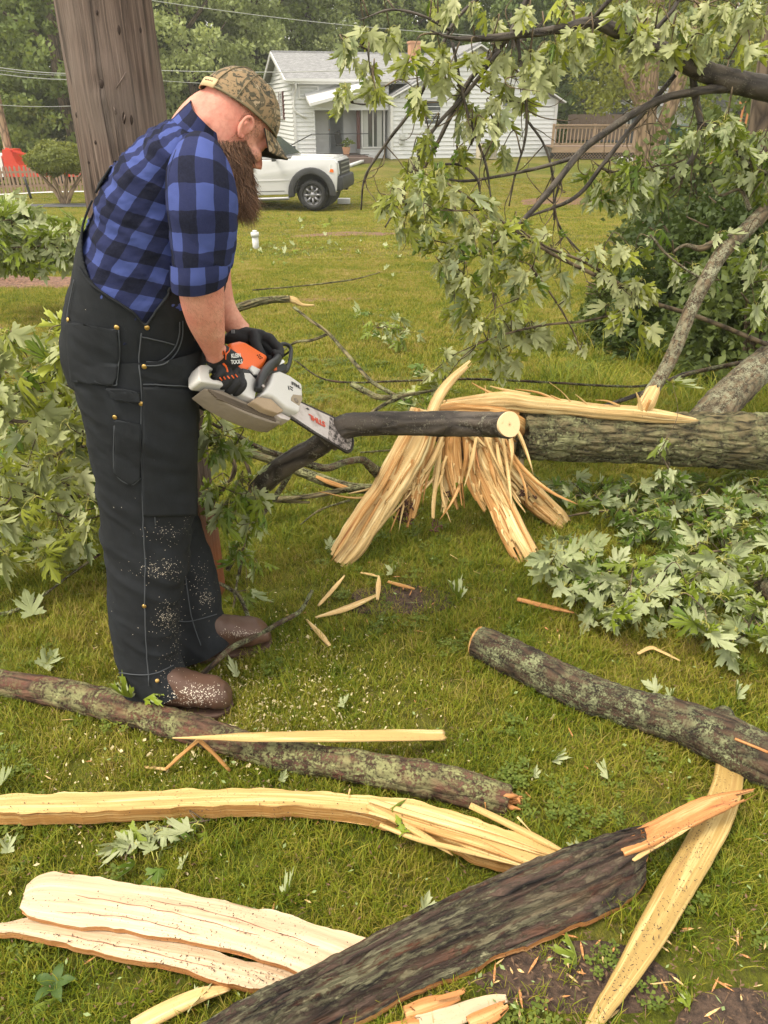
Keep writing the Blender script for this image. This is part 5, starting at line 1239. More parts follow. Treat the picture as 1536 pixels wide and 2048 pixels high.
# ---------------------------------------------------------------- split boards and slabs on the lawn
def slab(name, label, top, bot, zt, th, mat, cat_='board', edge=None, n_=9, m_=60, seed=0, jag=(.01, .01), crown=0.0, zfun=None, rough=.0015, group=None, under=None):
    """board between two pixel edges at height zt: top face, skirt and underside"""
    r = np.random.default_rng(seed); A = cat(np.array([(*p, 0) for p in top], float), m_); B = cat(np.array([(*p, 0) for p in bot], float), m_)
    G = np.zeros((m_, n_, 3))
    for i in range(m_):
        for j in range(n_):
            s = j / (n_ - 1); u, v = A[i][:2] * (1 - s) + B[i][:2] * s; z = zt + crown * (1 - (2 * s - 1) ** 2) + (zfun(i / (m_ - 1)) if zfun else 0)
            G[i, j] = gr(u, v, z)
    jr = r.random(n_); dl = nrm(G[1, n_ // 2] - G[0, n_ // 2]); 
    for k in range(3): G[k] += dl * (jag[0] * jr * (1 - k / 3))[:, None]; G[-1 - k] -= dl * (jag[1] * r.permutation(jr) * (1 - k / 3))[:, None]
    for j in (0, n_ - 1): G[:, j] += (fbm(G[:, j] * 1.0, 14, 5, seed + j)[:, None] * .011) * [.3, 1, .2]
    G[:, :, 2] += (fbm(G.reshape(-1, 3) * [.4, 1, 1], 30, 3, seed).reshape(m_, n_)) * rough * 2.2
    L = np.concatenate([[0], np.cumsum(np.linalg.norm(np.diff(G[:, 0], axis=0), axis=1))]); Wd = np.linalg.norm(G[m_ // 2, -1] - G[m_ // 2, 0])
    t = thing(name, label, cat_, tuple(G[m_ // 2, n_ // 2] * [1, 1, 0]), 0, group)
    idx = lambda i, j: i * n_ + j
    F = [(idx(i, j), idx(i, j + 1), idx(i + 1, j + 1), idx(i + 1, j)) for i in range(m_ - 1) for j in range(n_ - 1)]
    U = [[(j / (n_ - 1) * Wd, L[i]), ((j + 1) / (n_ - 1) * Wd, L[i]), ((j + 1) / (n_ - 1) * Wd, L[i + 1]), (j / (n_ - 1) * Wd, L[i + 1])] for i in range(m_ - 1) for j in range(n_ - 1)]
    obj('face', MB().add(G.reshape(-1, 3), F, U), M[mat], t)
    D = G.copy(); D[:, :, 2] -= th; ctr = D.mean(1, keepdims=True); D = ctr + (D - ctr) * .93; D[:, :, 2] = np.maximum(D[:, :, 2], .001)
    rim = [(i, 0) for i in range(m_)] + [(m_ - 1, j) for j in range(1, n_)] + [(i, n_ - 1) for i in range(m_ - 2, -1, -1)] + [(0, j) for j in range(n_ - 2, 0, -1)]
    V = [G[i, j] - [0, 0, .0003] for i, j in rim] + [D[i, j] for i, j in rim]; k = len(rim); per = np.concatenate([[0], np.cumsum([np.linalg.norm(V[(a + 1) % k] - V[a]) for a in range(k)])])
    mb = MB().add(V, [(a, a + k, (a + 1) % k + k, (a + 1) % k) for a in range(k)], [[(0, per[a]), (th, per[a]), (th, per[a + 1]), (0, per[a + 1])] for a in range(k)])
    mb.add(D.reshape(-1, 3), [f[::-1] for f in F], U)
    obj('edge', mb, M[edge or mat], t, smooth=False); return t, G
SLAB, SG = slab('split_slab', 'long pale split slab bowed over the grass, running off the left edge', [(-260, 1594), (0, 1590), (200, 1584), (450, 1578), (600, 1581), (740, 1590), (850, 1606), (960, 1640), (1060, 1678), (1135, 1708)],
     [(-260, 1626), (0, 1628), (200, 1624), (450, 1612), (600, 1614), (740, 1632), (850, 1664), (960, 1706), (1030, 1730), (1075, 1748)], .07, .045, 'wood_slab', 'slab', 'wood_hot', 15, 160, 3, (.0, .04))
M['wood_side'] = M['wood_hot']
def sticks(t, lst, mat='wood', z=.075):
    for i, (pts, w) in enumerate(lst):
        P = [gr(u, v, z + (q[2] if len(q) > 2 else 0)) for q in pts for u, v in [q[:2]]]
        r_ = w / 2 * np.dot(P[0] - CAMP, [0, CP_, -SP_]) / FPX; n_ = len(P)
        mb = MB(); tube(P, [r_ * (1 if k == 0 else 1.1 if k < n_ - 1 else .15) for k in range(n_)], 7, 4 * n_, mb); V = mb.v[-1]; c = V.mean(0); V[:, 2] = c[2] + (V[:, 2] - c[2]) * .8
        obj('splinter', mb, M[mat if isinstance(mat, str) else mat[i % len(mat)]], t)
sticks(SLAB, [([(740, 1600), (830, 1630), (960, 1668), (1090, 1712)], 12), ([(735, 1612), (800, 1645), (860, 1680), (906, 1713, -.02)], 13), ([(800, 1640), (880, 1665), (960, 1690), (1050, 1728)], 16),
     ([(700, 1578), (695, 1600)], 4), ([(940, 1610, .01), (1000, 1640), (1080, 1680), (1150, 1715)], 14), ([(970, 1603, .03), (972, 1625)], 3), ([(1035, 1632, .03), (1065, 1668)], 5), ([(760, 1650), (840, 1680), (940, 1704), (1050, 1735)], 10), ([(860, 1640), (950, 1660), (1040, 1690), (1100, 1710)], 8), ([(738, 1625), (830, 1652), (900, 1672)], 7)], ['wood', 'wood_slab', 'wood_hot'])
slab('bark_board', 'wide pale inner bark board with a reddish torn left end, bottom left', [(48, 1775), (80, 1752), (130, 1748), (280, 1769), (450, 1799), (600, 1838), (735, 1884)], [(35, 1816), (62, 1833), (130, 1844), (250, 1862), (420, 1893), (590, 1945), (660, 1985)], .075, .02, 'wood_pale', 'board', 'wood_orange', 25, 130, 5, (.05, 0), .010)
slab('bark_board', 'narrower pale inner bark board lying in front of the wide one, orange lower edge', [(-60, 1852), (20, 1845), (60, 1838), (130, 1851), (250, 1870), (420, 1903), (600, 1952), (650, 1990)], [(-60, 1862), (20, 1866), (100, 1882), (200, 1903), (330, 1932), (430, 1955), (530, 1982), (600, 2012)], .05, .022, 'wood_pale', 'board', 'wood_orange', 17, 130, 6, (.06, 0), .004)
# the big half-pipe of bark
BS = thing('bark_slab', 'huge curved slab of dark ridged bark running off the bottom edge', 'bark', tuple(gr(850, 1900)))
top = [(1296, 1656), (1200, 1678), (1100, 1714), (950, 1778), (800, 1852), (640, 1936), (520, 1992), (400, 2056), (250, 2140)]; bot = [(1297, 1762), (1260, 1800), (1180, 1843), (1020, 1905), (880, 1965), (740, 2035), (640, 2090), (540, 2150), (400, 2230)]
m_, n_ = 260, 96; A = cat(np.array([(*p, 0) for p in top], float), m_); B = cat(np.array([(*p, 0) for p in bot], float), m_); G = np.zeros((m_, n_, 3)); base = []
for i in range(m_):
    a = gr(A[i][0], A[i][1], .085); b = gr(B[i][0], B[i][1], .02); f = i / (m_ - 1)
    for j in range(n_):
        s = j / (n_ - 1); p = a * (1 - s) + b * s; p[2] += .042 * math.sin(PI * min(1, s * 1.05 + .05)) * (1 - .15 * f) ; G[i, j] = p
ss = np.linspace(0, 1, n_)[None, :].repeat(m_, 0); ff = np.linspace(0, 1, m_)[:, None].repeat(n_, 1)
Lq = np.linalg.norm(G[-1, 20] - G[0, 20]); W_ = np.linalg.norm(G[70, -1] - G[70, 0])
Q = np.stack([ss.ravel() * W_ * 55 + 1.2 * fbm(np.stack([ff.ravel() * 9, ss.ravel() * 3, 0 * ss.ravel()], 1), 1, 3, 4), ff.ravel() * Lq * 7, 0 * ss.ravel()], 1)
rg_ = np.abs(fbm(Q * [1, .8, 1], .62, 4, 12)).reshape(m_, n_); fine = fbm(Q * [2, 3, 1], 1.5, 3, 2).reshape(m_, n_)
G[:, :, 2] += .011 * np.minimum(rg_ * 4.5, 1) + .006 * fbm(Q, .16, 2, 33).reshape(m_, n_) + .004 * fine
dl = nrm(G[1, 20] - G[0, 20]); jr = fbm(np.stack([ss[0] * 9, ss[0] * 0, ss[0] * 0], 1), 1, 3, 1)
for k in range(5): G[k] += dl * (.03 * (.5 + jr) * (1 - k / 5))[:, None]
G[:, 0] += fbm(G[:, 0], 26, 3, 7)[:, None] * [.004, .008, .003]; G[:, -1] += fbm(G[:, -1], 26, 3, 8)[:, None] * [.004, .008, .003]
F = [(i * n_ + j, i * n_ + j + 1, (i + 1) * n_ + j + 1, (i + 1) * n_ + j) for i in range(m_ - 1) for j in range(n_ - 1)]
U = [[(j / n_ * W_, i / m_ * Lq), ((j + 1) / n_ * W_, i / m_ * Lq), ((j + 1) / n_ * W_, (i + 1) / m_ * Lq), (j / n_ * W_, (i + 1) / m_ * Lq)] for i in range(m_ - 1) for j in range(n_ - 1)]
obj('bark', MB().add(G.reshape(-1, 3), F, U), M['bark_slab'], BS)
D = G.copy(); D[:, :, 2] -= .018; mb = MB(); mb.add(D.reshape(-1, 3), [f[::-1] for f in F], U)
for j0 in (0, n_ - 1):
    V = np.vstack([G[:, j0] - [0, 0, .001], D[:, j0]]); mb.add(V, [(i, i + 1, m_ + i + 1, m_ + i) for i in range(m_ - 1)], [[(0, i / m_ * Lq), (0, (i + 1) / m_ * Lq), (.02, (i + 1) / m_ * Lq), (.02, i / m_ * Lq)] for i in range(m_ - 1)])
V = np.vstack([G[0] - [0, 0, .001], D[0]]); mb.add(V, [(i, i + 1, n_ + i + 1, n_ + i) for i in range(n_ - 1)])
obj('inner_bark', mb, M['wood_orange'], BS)
def gsplint(pts, mat, name, parent, flat=.4, n_=14, m_=40, rag=(.01, .03), seed=0, grooves=.12, fork=0.0):
    """(u, v, width px, height over the ground)"""
    C = []; A = []; B = []; Q = np.array([gr(q[0], q[1], q[3]) for q in pts]); r = np.random.default_rng(seed)
    for i, q in enumerate(pts):
        d = nrm(Q[min(i + 1, len(Q) - 1)] - Q[max(i - 1, 0)]); a = nrm(np.cross(d, [0, 0, 1])); b = np.cross(a, d)
        w = q[2] / 2 * np.dot(Q[i] - CAMP, [0, CP_, -SP_]) / FPX; C.append(Q[i]); A.append(a * w); B.append(b * w * flat)
    mb = loft(C, A, B, 3.2, n_, m_, None, lambda P: fbm(P, 40, 2, seed) * .0015, rag, r)
    if fork: forkify(mb, n_, m_, fork, r)
    return obj(name, mb, M[mat], parent)
gsplint([(1240, 1700, 30, .10), (1290, 1675, 44, .10), (1350, 1645, 46, .10), (1420, 1612, 44, .10), (1480, 1592, 26, .10), (1520, 1579, 8, .10)], 'wood_orange', 'splinter', BS, .3, 30, 70, (0, .02), 3, fork=.3)
gsplint([(1262, 1720, 14, .085), (1300, 1695, 16, .09), (1350, 1668, 12, .10), (1390, 1650, 5, .10)], 'wood', 'splinter', BS, .4)
PL = thing('split_plank', 'narrow yellow plank running from under the dark log to the bottom edge', 'plank', tuple(gr(1330, 1800)))
top = [(1436, 1500), (1420, 1600), (1380, 1670), (1325, 1760), (1285, 1855), (1232, 1950), (1172, 2046), (1150, 2090)]
gsplint([(1462, 1500, 48, .02), (1455, 1570, 56, .03), (1430, 1640, 62, .035), (1392, 1710, 62, .035), (1345, 1790, 62, .035), (1300, 1870, 58, .035), (1252, 1950, 46, .03), (1205, 2020, 34, .03), (1170, 2075, 24, .025)], 'wood_plank', 'board', PL, .25, 20, 90, (0, 0), 8)
SV = thing('wood_sliver', 'flat pale sliver with a pointed left end resting on the mossy log', 'sliver', tuple(gr(650, 1500)))
gsplint([(345, 1476, 3, .115), (420, 1475, 12, .115), (500, 1474, 24, .12), (600, 1473, 28, .12), (700, 1472, 30, .11), (800, 1471, 30, .09), (896, 1470, 28, .06)], 'wood_slab', 'board', SV, .25, 14, 60, (0, .02), 9)
BT = thing('wood_sliver', 'thin bent sliver zigzagging in front of the mossy log', 'sliver', tuple(gr(370, 1520)))
gsplint([(288, 1534, 4, .01), (330, 1538, 8, .01), (334, 1536, 8, .012)], 'wood', 'sliver', BT, .5, 8, 14, (0, 0)); gsplint([(332, 1538, 8, .012), (365, 1508, 11, .05), (398, 1479, 10, .10)], 'wood_hot', 'sliver', BT, .5, 8, 14, (0, 0)); gsplint([(396, 1478, 10, .10), (425, 1505, 8, .06), (460, 1542, 7, .01)], 'wood_hot', 'sliver', BT, .5, 8, 14, (0, 0))
small = [([(636, 1212, 6, .02), (665, 1180, 10, .02), (690, 1150, 3, .03)], 'wood', 'short curved chip standing below the tip of the long splinter'), ([(630, 1235, 5, .02), (690, 1218, 16, .02), (755, 1190, 8, .02)], 'wood', 'pale forked chip below the hanging splinters'),
 ([(612, 1238, 5, .02), (640, 1268, 12, .02), (660, 1292, 8, .02)], 'wood', 'pale chip left of centre pointing to the boot'), ([(1034, 1198, 12, .02), (1090, 1212, 14, .02), (1150, 1226, 5, .02)], 'wood_orange', 'orange chip on the grass before the leafy pile'),
 ([(1275, 1308, 7, .02), (1300, 1296, 10, .02), (1320, 1302, 8, .02), (1362, 1322, 5, .02)], 'wood', 'bent pale chip on the grass above the dark log'), ([(262, 2060, 40, .02), (330, 2022, 38, .025), (400, 1990, 30, .03), (462, 1976, 10, .03)], 'wood', 'pale wedge of wood at the bottom edge, left of the bark slab'),
 ([(720, 1145, 5, .02), (745, 1150, 7, .02), (760, 1155, 4, .02)], 'wood', 'small chip on the bare soil under the splinters'), ([(775, 1163, 8, .02), (800, 1170, 10, .02), (830, 1178, 5, .02)], 'wood_hot', 'orange flake right of the chips on the bare soil'),
 ([(755, 1200, 6, .02), (757, 1170, 10, .03), (758, 1150, 3, .05)], 'wood', 'upright sliver standing in the grass under the torn wood'),
 ([(845, 1400, 8, .015), (860, 1392, 10, .015), (872, 1392, 6, .015)], 'wood', 'tiny chip'), ]
for pts, m_, lb_ in small[:9]:
    t = thing('wood_chip', lb_, 'wood chip', tuple(gr(pts[1][0], pts[1][1]))); gsplint(pts, m_, 'chip', t, .4, 8, 16, (.004, .006), int(pts[0][0]))
t = thing('wood_chunk', 'orange fibrous chunk of torn wood at the bottom centre', 'wood chunk', tuple(gr(900, 2030)))
for i, p in enumerate([[(800, 2030, 26, .02), (860, 2010, 34, .02), (930, 1990, 10, .02)], [(820, 2050, 30, .02), (900, 2035, 40, .02), (975, 2005, 28, .02), (1025, 1995, 12, .02)], [(930, 2050, 26, .03), (980, 2030, 32, .03), (1020, 2005, 14, .03)], [(860, 2000, 6, .04), (920, 1985, 10, .04), (930, 1975, 3, .04)], [(760, 2060, 20, .02), (840, 2052, 30, .02), (930, 2048, 20, .02)]]):
    gsplint(p, 'wood_orange' if i != 1 else 'wood_pale', 'splinter', t, .22, 24, 40, (.04, .06), i, fork=.5)
rs = np.random.default_rng(11)
chipm = []
for k in range(5):
    mb = MB(); c = np.array([[0, 0, 0], [.02, .006, .003], [.045, .004, .002], [.06, 0, .004], [.04, -.006, .002], [.015, -.007, .001]]) * [1, 1, 1] * [.4 + .2 * k, .6, 1]; prism(c, (0, 0, .002), mb); chipm.append([mb.mesh('chip', smooth=False) for _ in range(2)]); chipm[-1][0].materials.append(M['wood']); chipm[-1][1].materials.append(M['wood_orange'])
spots = [(rs.uniform(950, 1536), rs.uniform(1850, 2048)) for _ in range(70)] + [(rs.uniform(0, 1536), rs.uniform(1150, 2040)) for _ in range(70)] + [(rs.uniform(600, 1150), rs.uniform(1120, 1300)) for _ in range(40)]
for k, (u, v) in enumerate(spots):
    p = gr(u, v, .012); o = bpy.data.objects.new('wood_flake', chipm[k % 5][k % 2]); COL.objects.link(o); o.location = tuple(p); o.rotation_euler = (rs.normal() * .3, rs.normal() * .3, rs.uniform(0, 6.28)); s_ = rs.uniform(.2, .7); o.scale = (s_,) * 3
    tagit(o, 'small fresh wood flake lying loose in the grass', 'wood flake', 'loose wood flakes in the grass')
# sawdust on the grass
def dust(regs, nn, seed, z=.022):
    r = np.random.default_rng(seed); V = []; 
    for (cu, cv, su, sv), k in zip(regs, nn):
        for _ in range(k):
            u, v = cu + r.normal() * su, cv + r.normal() * sv
            if v < 1050 or v > 2040: continue
            p = gr(u, v, r.uniform(.004, z)); s = r.uniform(.0012, .0032); d = r.normal(size=3) * s; e = r.normal(size=3) * s; V += [p - d, p + e, p + d, p - e]
    return V
V = dust([(540, 1400, 110, 60), (380, 1500, 200, 80), (700, 1480, 150, 50), (200, 1680, 160, 60), (560, 1300, 70, 40), (640, 1360, 200, 80)], [1300, 700, 280, 160, 450, 350], 3)
o = obj('sawdust', MB().add(np.array(V), [(4 * i, 4 * i + 1, 4 * i + 2, 4 * i + 3) for i in range(len(V) // 4)]), plain('sawdust', (.62, .52, .30), .9)); tagit(o, kind='stuff')

def litter(regs, seed, zf, smin, smax, asp=(.15, .45)):
    r = np.random.default_rng(seed); mb = MB(); V = []
    for poly, k, z in regs:
        us = [p[0] for p in poly]; vs = [p[1] for p in poly]; n_ = 0
        while n_ < k:
            u, v = r.uniform(min(us), max(us)), r.uniform(min(vs), max(vs))
            if not inpoly(u, v, poly): continue
            n_ += 1; p = gr(u, v, z); L_ = r.uniform(smin, smax) * (1 if r.random() < .93 else 3); a = r.uniform(0, PI); d = np.array([math.cos(a), math.sin(a), r.normal() * .12]) * L_; e = np.array([-math.sin(a), math.cos(a), r.normal() * .3]) * (L_ * r.uniform(*asp) if L_ < smax else .0011)
            V += [p - d, p + e, p + d, p - e]
    V = np.array(V); return mb.add(V, [(4 * i, 4 * i + 1, 4 * i + 2, 4 * i + 3) for i in range(len(V) // 4)])
M['crumb'] = plain('bark_crumb', (.045, .026, .017), .9, vary=.5)
o = obj('bark_crumbs', litter([([(60, 1765), (430, 1805), (700, 1885), (600, 1930), (250, 1855), (70, 1830)], 190, .094), ([(40, 1858), (250, 1880), (560, 1950), (540, 1975), (200, 1900)], 170, .058), ([(0, 1600), (700, 1595), (1000, 1680), (700, 1630), (0, 1630)], 110, .074), ([(1440, 1540), (1480, 1550), (1400, 1750), (1210, 2040), (1180, 2040), (1330, 1780)], 240, .052), ([(1290, 1680), (1500, 1590), (1400, 1640), (1300, 1710)], 90, .118)], 5, None, .0008, .0026, (.35, .8)), M['crumb'], smooth=False); tagit(o, kind='stuff')
o = obj('lawn_litter', litter([([(0, 1100), (1536, 1100), (1536, 2048), (0, 2048)], 1700, .02), ([(0, 560), (1536, 560), (1536, 1100), (0, 1100)], 1300, .03), ([(950, 1850), (1536, 1850), (1536, 2048), (950, 2048)], 260, .018)], 6, None, .002, .0075), plain('dead_litter', (.13, .075, .04), .9, vary=.6), smooth=False); tagit(o, kind='stuff')
o = obj('lawn_litter', litter([([(0, 1100), (1536, 1100), (1536, 2048), (0, 2048)], 260, .026), ([(0, 460), (1536, 460), (1536, 1100), (0, 1100)], 500, .035)], 7, None, .003, .009, (.3, .6)), plain('torn_leaf_bits', (.20, .26, .09), .7, vary=.4), smooth=False); tagit(o, kind='stuff')

for pts, par in (([(150, 1790), (330, 1822), (520, 1872)], 0), ([(300, 1800), (420, 1822), (560, 1866), (640, 1895)], 0), ([(110, 1822), (260, 1836), (400, 1870)], 0), ([(120, 1868), (300, 1905), (430, 1935)], 1)):
    bd_ = [o for o in bpy.data.objects if o.name.startswith('bark_board') and o.type == 'EMPTY'][par]
    P = [gr(u, v + 1.5 * math.sin(u), (.088, .056)[par] - .0012) for u, v, _ in cat(np.array([(*p, 0) for p in pts], float), 14)]; mb = MB(); tube(P, [.0002] + [.0007, .0004, .0008] * 4 + [.0002], 5, 14, mb); obj('crack', mb, plain('board_crack', (.22, .09, .05), .9), bd_)

# ---------------------------------------------------------------- maple leaves
HALF = [(0, 0), (.10, -.05), (.24, -.03), (.33, -.09), (.42, -.05), (.34, .05), (.40, .13), (.26, .13), (.15, .19), (.28, .27), (.36, .26), (.47, .36), (.45, .43), (.58, .54), (.43, .50), (.39, .60), (.30, .47), (.20, .44), (.09, .40), (.12, .52), (.23, .57), (.18, .65), (.28, .75), (.14, .76), (.12, .86), (.0, 1.04)]
def leaf_mesh(name, seed, bend, fold, curl, mat):
    r = np.random.default_rng(seed); V = [(x, y) for x, y in HALF]; n_ = len(V)
    V += [(-x * (1 + r.normal() * .04), y * (1 + r.normal() * .02)) for x, y in HALF[1:-1]]
    mid = [(0, .25), (0, .5), (0, .75)]; V += mid
    V = np.array(V); V[:, 1] += .02
    x, y = V[:, 0], V[:, 1]; ang = np.arctan2(x, y)
    z = -bend * y ** 2 - fold * np.abs(x) + curl * .10 * np.cos(ang * 3.6) * np.hypot(x, y) - curl * .30 * np.abs(x) ** 2 + .03 * fbm(np.stack([x * 3, y * 3, 0 * x + seed], 1), 1, 2, seed)
    yy = y * (1 - .15 * bend); P = np.stack([x * (1 - .25 * fold), yy, z], 1)
    R_ = list(range(0, n_)); Lh = [0] + list(range(n_, 2 * n_ - 2)) + [n_ - 1]; m0 = 2 * n_ - 2; mids = [0, m0, m0 + 1, m0 + 2, n_ - 1]
    def near(k): return mids[min(range(len(mids)), key=lambda q: abs(V[mids[q]][1] - V[k][1] * .72 - (.0 if V[k][1] > 0 else 0)))]
    F = []
    for side, sg in ((R_, 1), (Lh, -1)):
        cur = 0
        for a, b in zip(side[:-1], side[1:]):
            tgt = V[b][1] * .62 if abs(V[b][0]) > .05 else V[b][1]
            nx = cur
            while nx < 4 and V[mids[nx + 1]][1] <= tgt + .02: nx += 1
            if b == side[-1]: nx = 4
            c0 = mids[cur]
            if a != c0 and b != c0: F.append((a, b, c0) if sg > 0 else (b, a, c0))
            while cur < nx:
                if mids[cur + 1] != b: F.append((mids[cur], b, mids[cur + 1]) if sg > 0 else (b, mids[cur], mids[cur + 1]))
                cur += 1
    mb = MB().add(P, F, [[(V[i][0], V[i][1]) for i in f] for f in F]); me = mb.mesh(name); me.materials.append(mat)
    return me
LEAVES = {}
for key in ('leaf', 'leaf_warm', 'leaf_dk'):
    LEAVES[key] = [leaf_mesh('leaf', s, b, f, c, M[key]) for s, (b, f, c) in enumerate([(.25, .15, .9), (.45, .4, 1.2), (.7, .6, .9), (.35, .8, 1.4), (.9, .5, .8), (.2, .3, 1.8), (1.1, .8, 1.0), (.5, 1.2, .9)])]
def frame(tip, nrm_):
    y = nrm(tip); z = nrm_ - y * np.dot(nrm_, y); z = nrm(z); x = np.cross(y, z); return np.stack([x, y, z], 1)
def put_leaf(parent, base, R, s, key, r, name='leaf', wx=1.0):
    me = LEAVES[key][r.integers(len(LEAVES[key]))]; o = bpy.data.objects.new(name, me); COL.objects.link(o)
    off = wloc(parent) if parent is not None else np.zeros(3)
    Mx = Matrix([[*(R[0] * s), base[0] - off[0]], [*(R[1] * s), base[1] - off[1]], [*(R[2] * s), base[2] - off[2]], [0, 0, 0, 1]])
    if parent is not None: o.parent = parent
    o.matrix_basis = Mx @ Matrix.Diagonal((wx, 1, 1, 1)); return o
def leafy(name, label, limbs, clusters, size=.095, key='leaf', seed=0, bark='twig', hang=1.0, nper=(4, 7), cat_='branch', twig_r=.0022, spread=.06, under=.55, base=None, maxleaf=300, group=None, floor=False, attach=.6):
    """limbs: list of pixel polylines (u, v, width px, depth); clusters: list of (u, v, depth[, n])"""
    r = np.random.default_rng(seed); p0 = limbs[0][0]; t = thing(name, label, cat_, tuple(at(p0[0], p0[1], p0[3]) if base is None else base), 0, group)
    nodes = []
    for k, L in enumerate(limbs):
        mb, P, R = px_tube(L, 12 if max(q[2] for q in L) > 12 else 8, len(L) * 6, disp=(lambda Q: fbm(Q, 60, 3, 6) * .003 + fbm(Q, 8, 2, 6) * .004) if max(q[2] for q in L) > 12 else (lambda Q: fbm(Q, 30, 2, 6) * .0015)); obj('branch', mb, M[bark], t)
        nodes += [c for c in cat(P, len(P) * 8)]
    nodes = np.array(nodes); tw = MB(); pt_ = MB(); cnt = 0; stuff = MB()
    for c in clusters:
        C = at(c[0], c[1], c[2]); nl = c[3] if len(c) > 3 else int(r.integers(*nper))
        d = np.linalg.norm((nodes - C) * [1, .6, 1], axis=1); cand = np.argsort(d)[:6]; q = nodes[r.choice(cand)]
        if np.linalg.norm(q - C) < attach:
            mid = (q + C) / 2 + r.normal(size=3) * .025 + [0, 0, .02 * hang]; tube([q, mid, C], [twig_r * 1.4, twig_r, twig_r * .7], 5, 9, tw)
            nodes = np.vstack([nodes, [mid, C]])
        for j in range(nl):
            a = r.uniform(0, 2 * PI); out = np.array([math.cos(a), math.sin(a) * .8, r.normal() * .35])
            if hang > 0: dirn = nrm(np.array([0, 0, -1.0]) * hang * r.uniform(.5, 1.4) + out * .75 + r.normal(size=3) * .15)
            else: dirn = nrm(out + r.normal(size=3) * .2 + [0, 0, -.15])
            b = C + out * spread * r.uniform(.2, 1.0) + [0, 0, r.uniform(-.3, .3) * spread]
            if floor: b[2] = max(b[2], float(H(b[0], b[1])) + .03)
            pet = b - dirn * 0; tube([C + r.normal(size=3) * .006, (C + b) / 2 + [0, 0, .012], b], [.0012, .0011, .0009], 4, 5, pt_)
            view = nrm(CAMP - b); nn = r.normal(size=3) * .55 + view * (.9 if r.random() > under else -.9) + np.array([0, 0, .25 if hang <= 0 else 0])
            s = size * r.uniform(.5, 1.25); k_ = key if r.random() > .22 else ('leaf_dk' if key != 'leaf_dk' else 'leaf'); Rm = frame(dirn, nn)
            if cnt < maxleaf: put_leaf(t, b, Rm, s, k_, r, wx=r.uniform(.42, .88) if hang > .6 else r.uniform(.7, 1)); cnt += 1
            else:
                me = LEAVES[k_][r.integers(8)]; V = np.array([v_.co for v_ in me.vertices]) * s @ Rm.T + b
                uvs = [tuple(d_.uv) for d_ in me.uv_layers[0].data]; Fs = [tuple(p_.vertices) for p_ in me.polygons]; UVs = []; q_ = 0
                for f in Fs: UVs.append(uvs[q_:q_ + len(f)]); q_ += len(f)
                stuff.add(V, Fs, UVs)
    if tw.n: o = obj('twig', tw, M['twig'], t); o['kind'] = 'stuff'
    if pt_.n: o = obj('petiole', pt_, M['petiole'], t); o['kind'] = 'stuff'
    if stuff.n: o = obj('foliage', stuff, M[key], t); o['kind'] = 'stuff'
    return t
def fill(poly, n_, y0, y1, seed, mind=14):
    r = np.random.default_rng(seed); us = [p[0] for p in poly]; vs = [p[1] for p in poly]; out = []; k = 0
    while len(out) < n_ and k < n_ * 60:
        k += 1; u, v = r.uniform(min(us), max(us)), r.uniform(min(vs), max(vs))
        if inpoly(u, v, poly) and all((u - o[0]) ** 2 + (v - o[1]) ** 2 > mind ** 2 for o in out): out.append((u, v, r.uniform(y0, y1)))
    return out
def gfill(poly, n_, seed, h0=.03, h1=.16, mind=14, lo=None, hi=None):
    """clusters lying on or just above the ground"""
    r = np.random.default_rng(seed)
    out = []
    for u, v, _ in fill(poly, n_, 1, 2, seed, mind): p = gr(u, v, r.uniform(h0, h1)); out.append((u, v, p[1]))
    return out
# --- the great limb reaching in from the top right
D_ = 3.7
H1 = [(1640, 200, 52, 3.9), (1540, 178, 46, D_), (1470, 163, 42, D_), (1400, 140, 38, D_), (1340, 108, 34, D_), (1285, 80, 28, D_), (1230, 60, 25, D_), (1185, 45, 22, D_), (1120, 58, 18, D_), (1040, 70, 15, D_), (960, 77, 12, D_), (900, 75, 8, D_), (860, 60, 5, D_)]
H2 = [(1475, 172, 18, D_), (1400, 182, 16, D_ - .03), (1330, 196, 16, D_ - .05), (1270, 225, 15, D_ - .1), (1215, 262, 15, D_ - .12), (1165, 300, 14, D_ - .15), (1120, 355, 13, D_ - .2), (1075, 410, 12, D_ - .25), (1035, 450, 10, D_ - .3), (1000, 476, 8, D_ - .3)]
H3 = [(1350, 150, 10, D_ + .05), (1300, 210, 10, D_ + .05), (1255, 265, 9, D_ + .05), (1205, 330, 9, D_), (1150, 395, 8, D_), (1060, 432, 5, D_)]
H4 = [(1160, 312, 9, D_ - .15), (1080, 335, 7, D_ - .1), (1000, 352, 6, D_), (920, 362, 5, D_), (860, 345, 3, D_)]
H5 = [(1062, -20, 12, D_ + .1), (1025, 60, 12, D_ + .1), (985, 110, 11, D_ + .1), (940, 160, 10, D_ + .1), (905, 225, 9, D_ + .1), (868, 300, 7, D_ + .1), (842, 345, 5, D_ + .1)]
H6 = [(975, -20, 8, D_ + .2), (912, 40, 7, D_ + .2), (872, 120, 7, D_ + .2), (830, 210, 7, D_ + .2), (770, 290, 6, D_ + .2), (730, 355, 5, D_ + .2), (722, 420, 3, D_ + .2)]
H7 = [(1035, 75, 7, D_), (1045, 150, 7, D_), (1053, 220, 6, D_), (1050, 280, 5, D_), (1030, 350, 4, D_), (1018, 412, 3, D_)]
H8 = [(1385, 150, 14, D_ + .08), (1392, 200, 13, D_ + .08), (1400, 250, 12, D_ + .05), (1388, 310, 11, D_ + .05), (1365, 340, 9, D_ + .05), (1340, 360, 5, D_ + .05)]
H9 = [(905, 85, 6, D_), (928, 200, 6, D_), (950, 270, 5, D_), (972, 330, 5, D_), (982, 400, 3, D_)]
H10 = [(1058, 245, 5, D_), (1088, 290, 5, D_), (1105, 350, 5, D_), (1108, 440, 3, D_)]
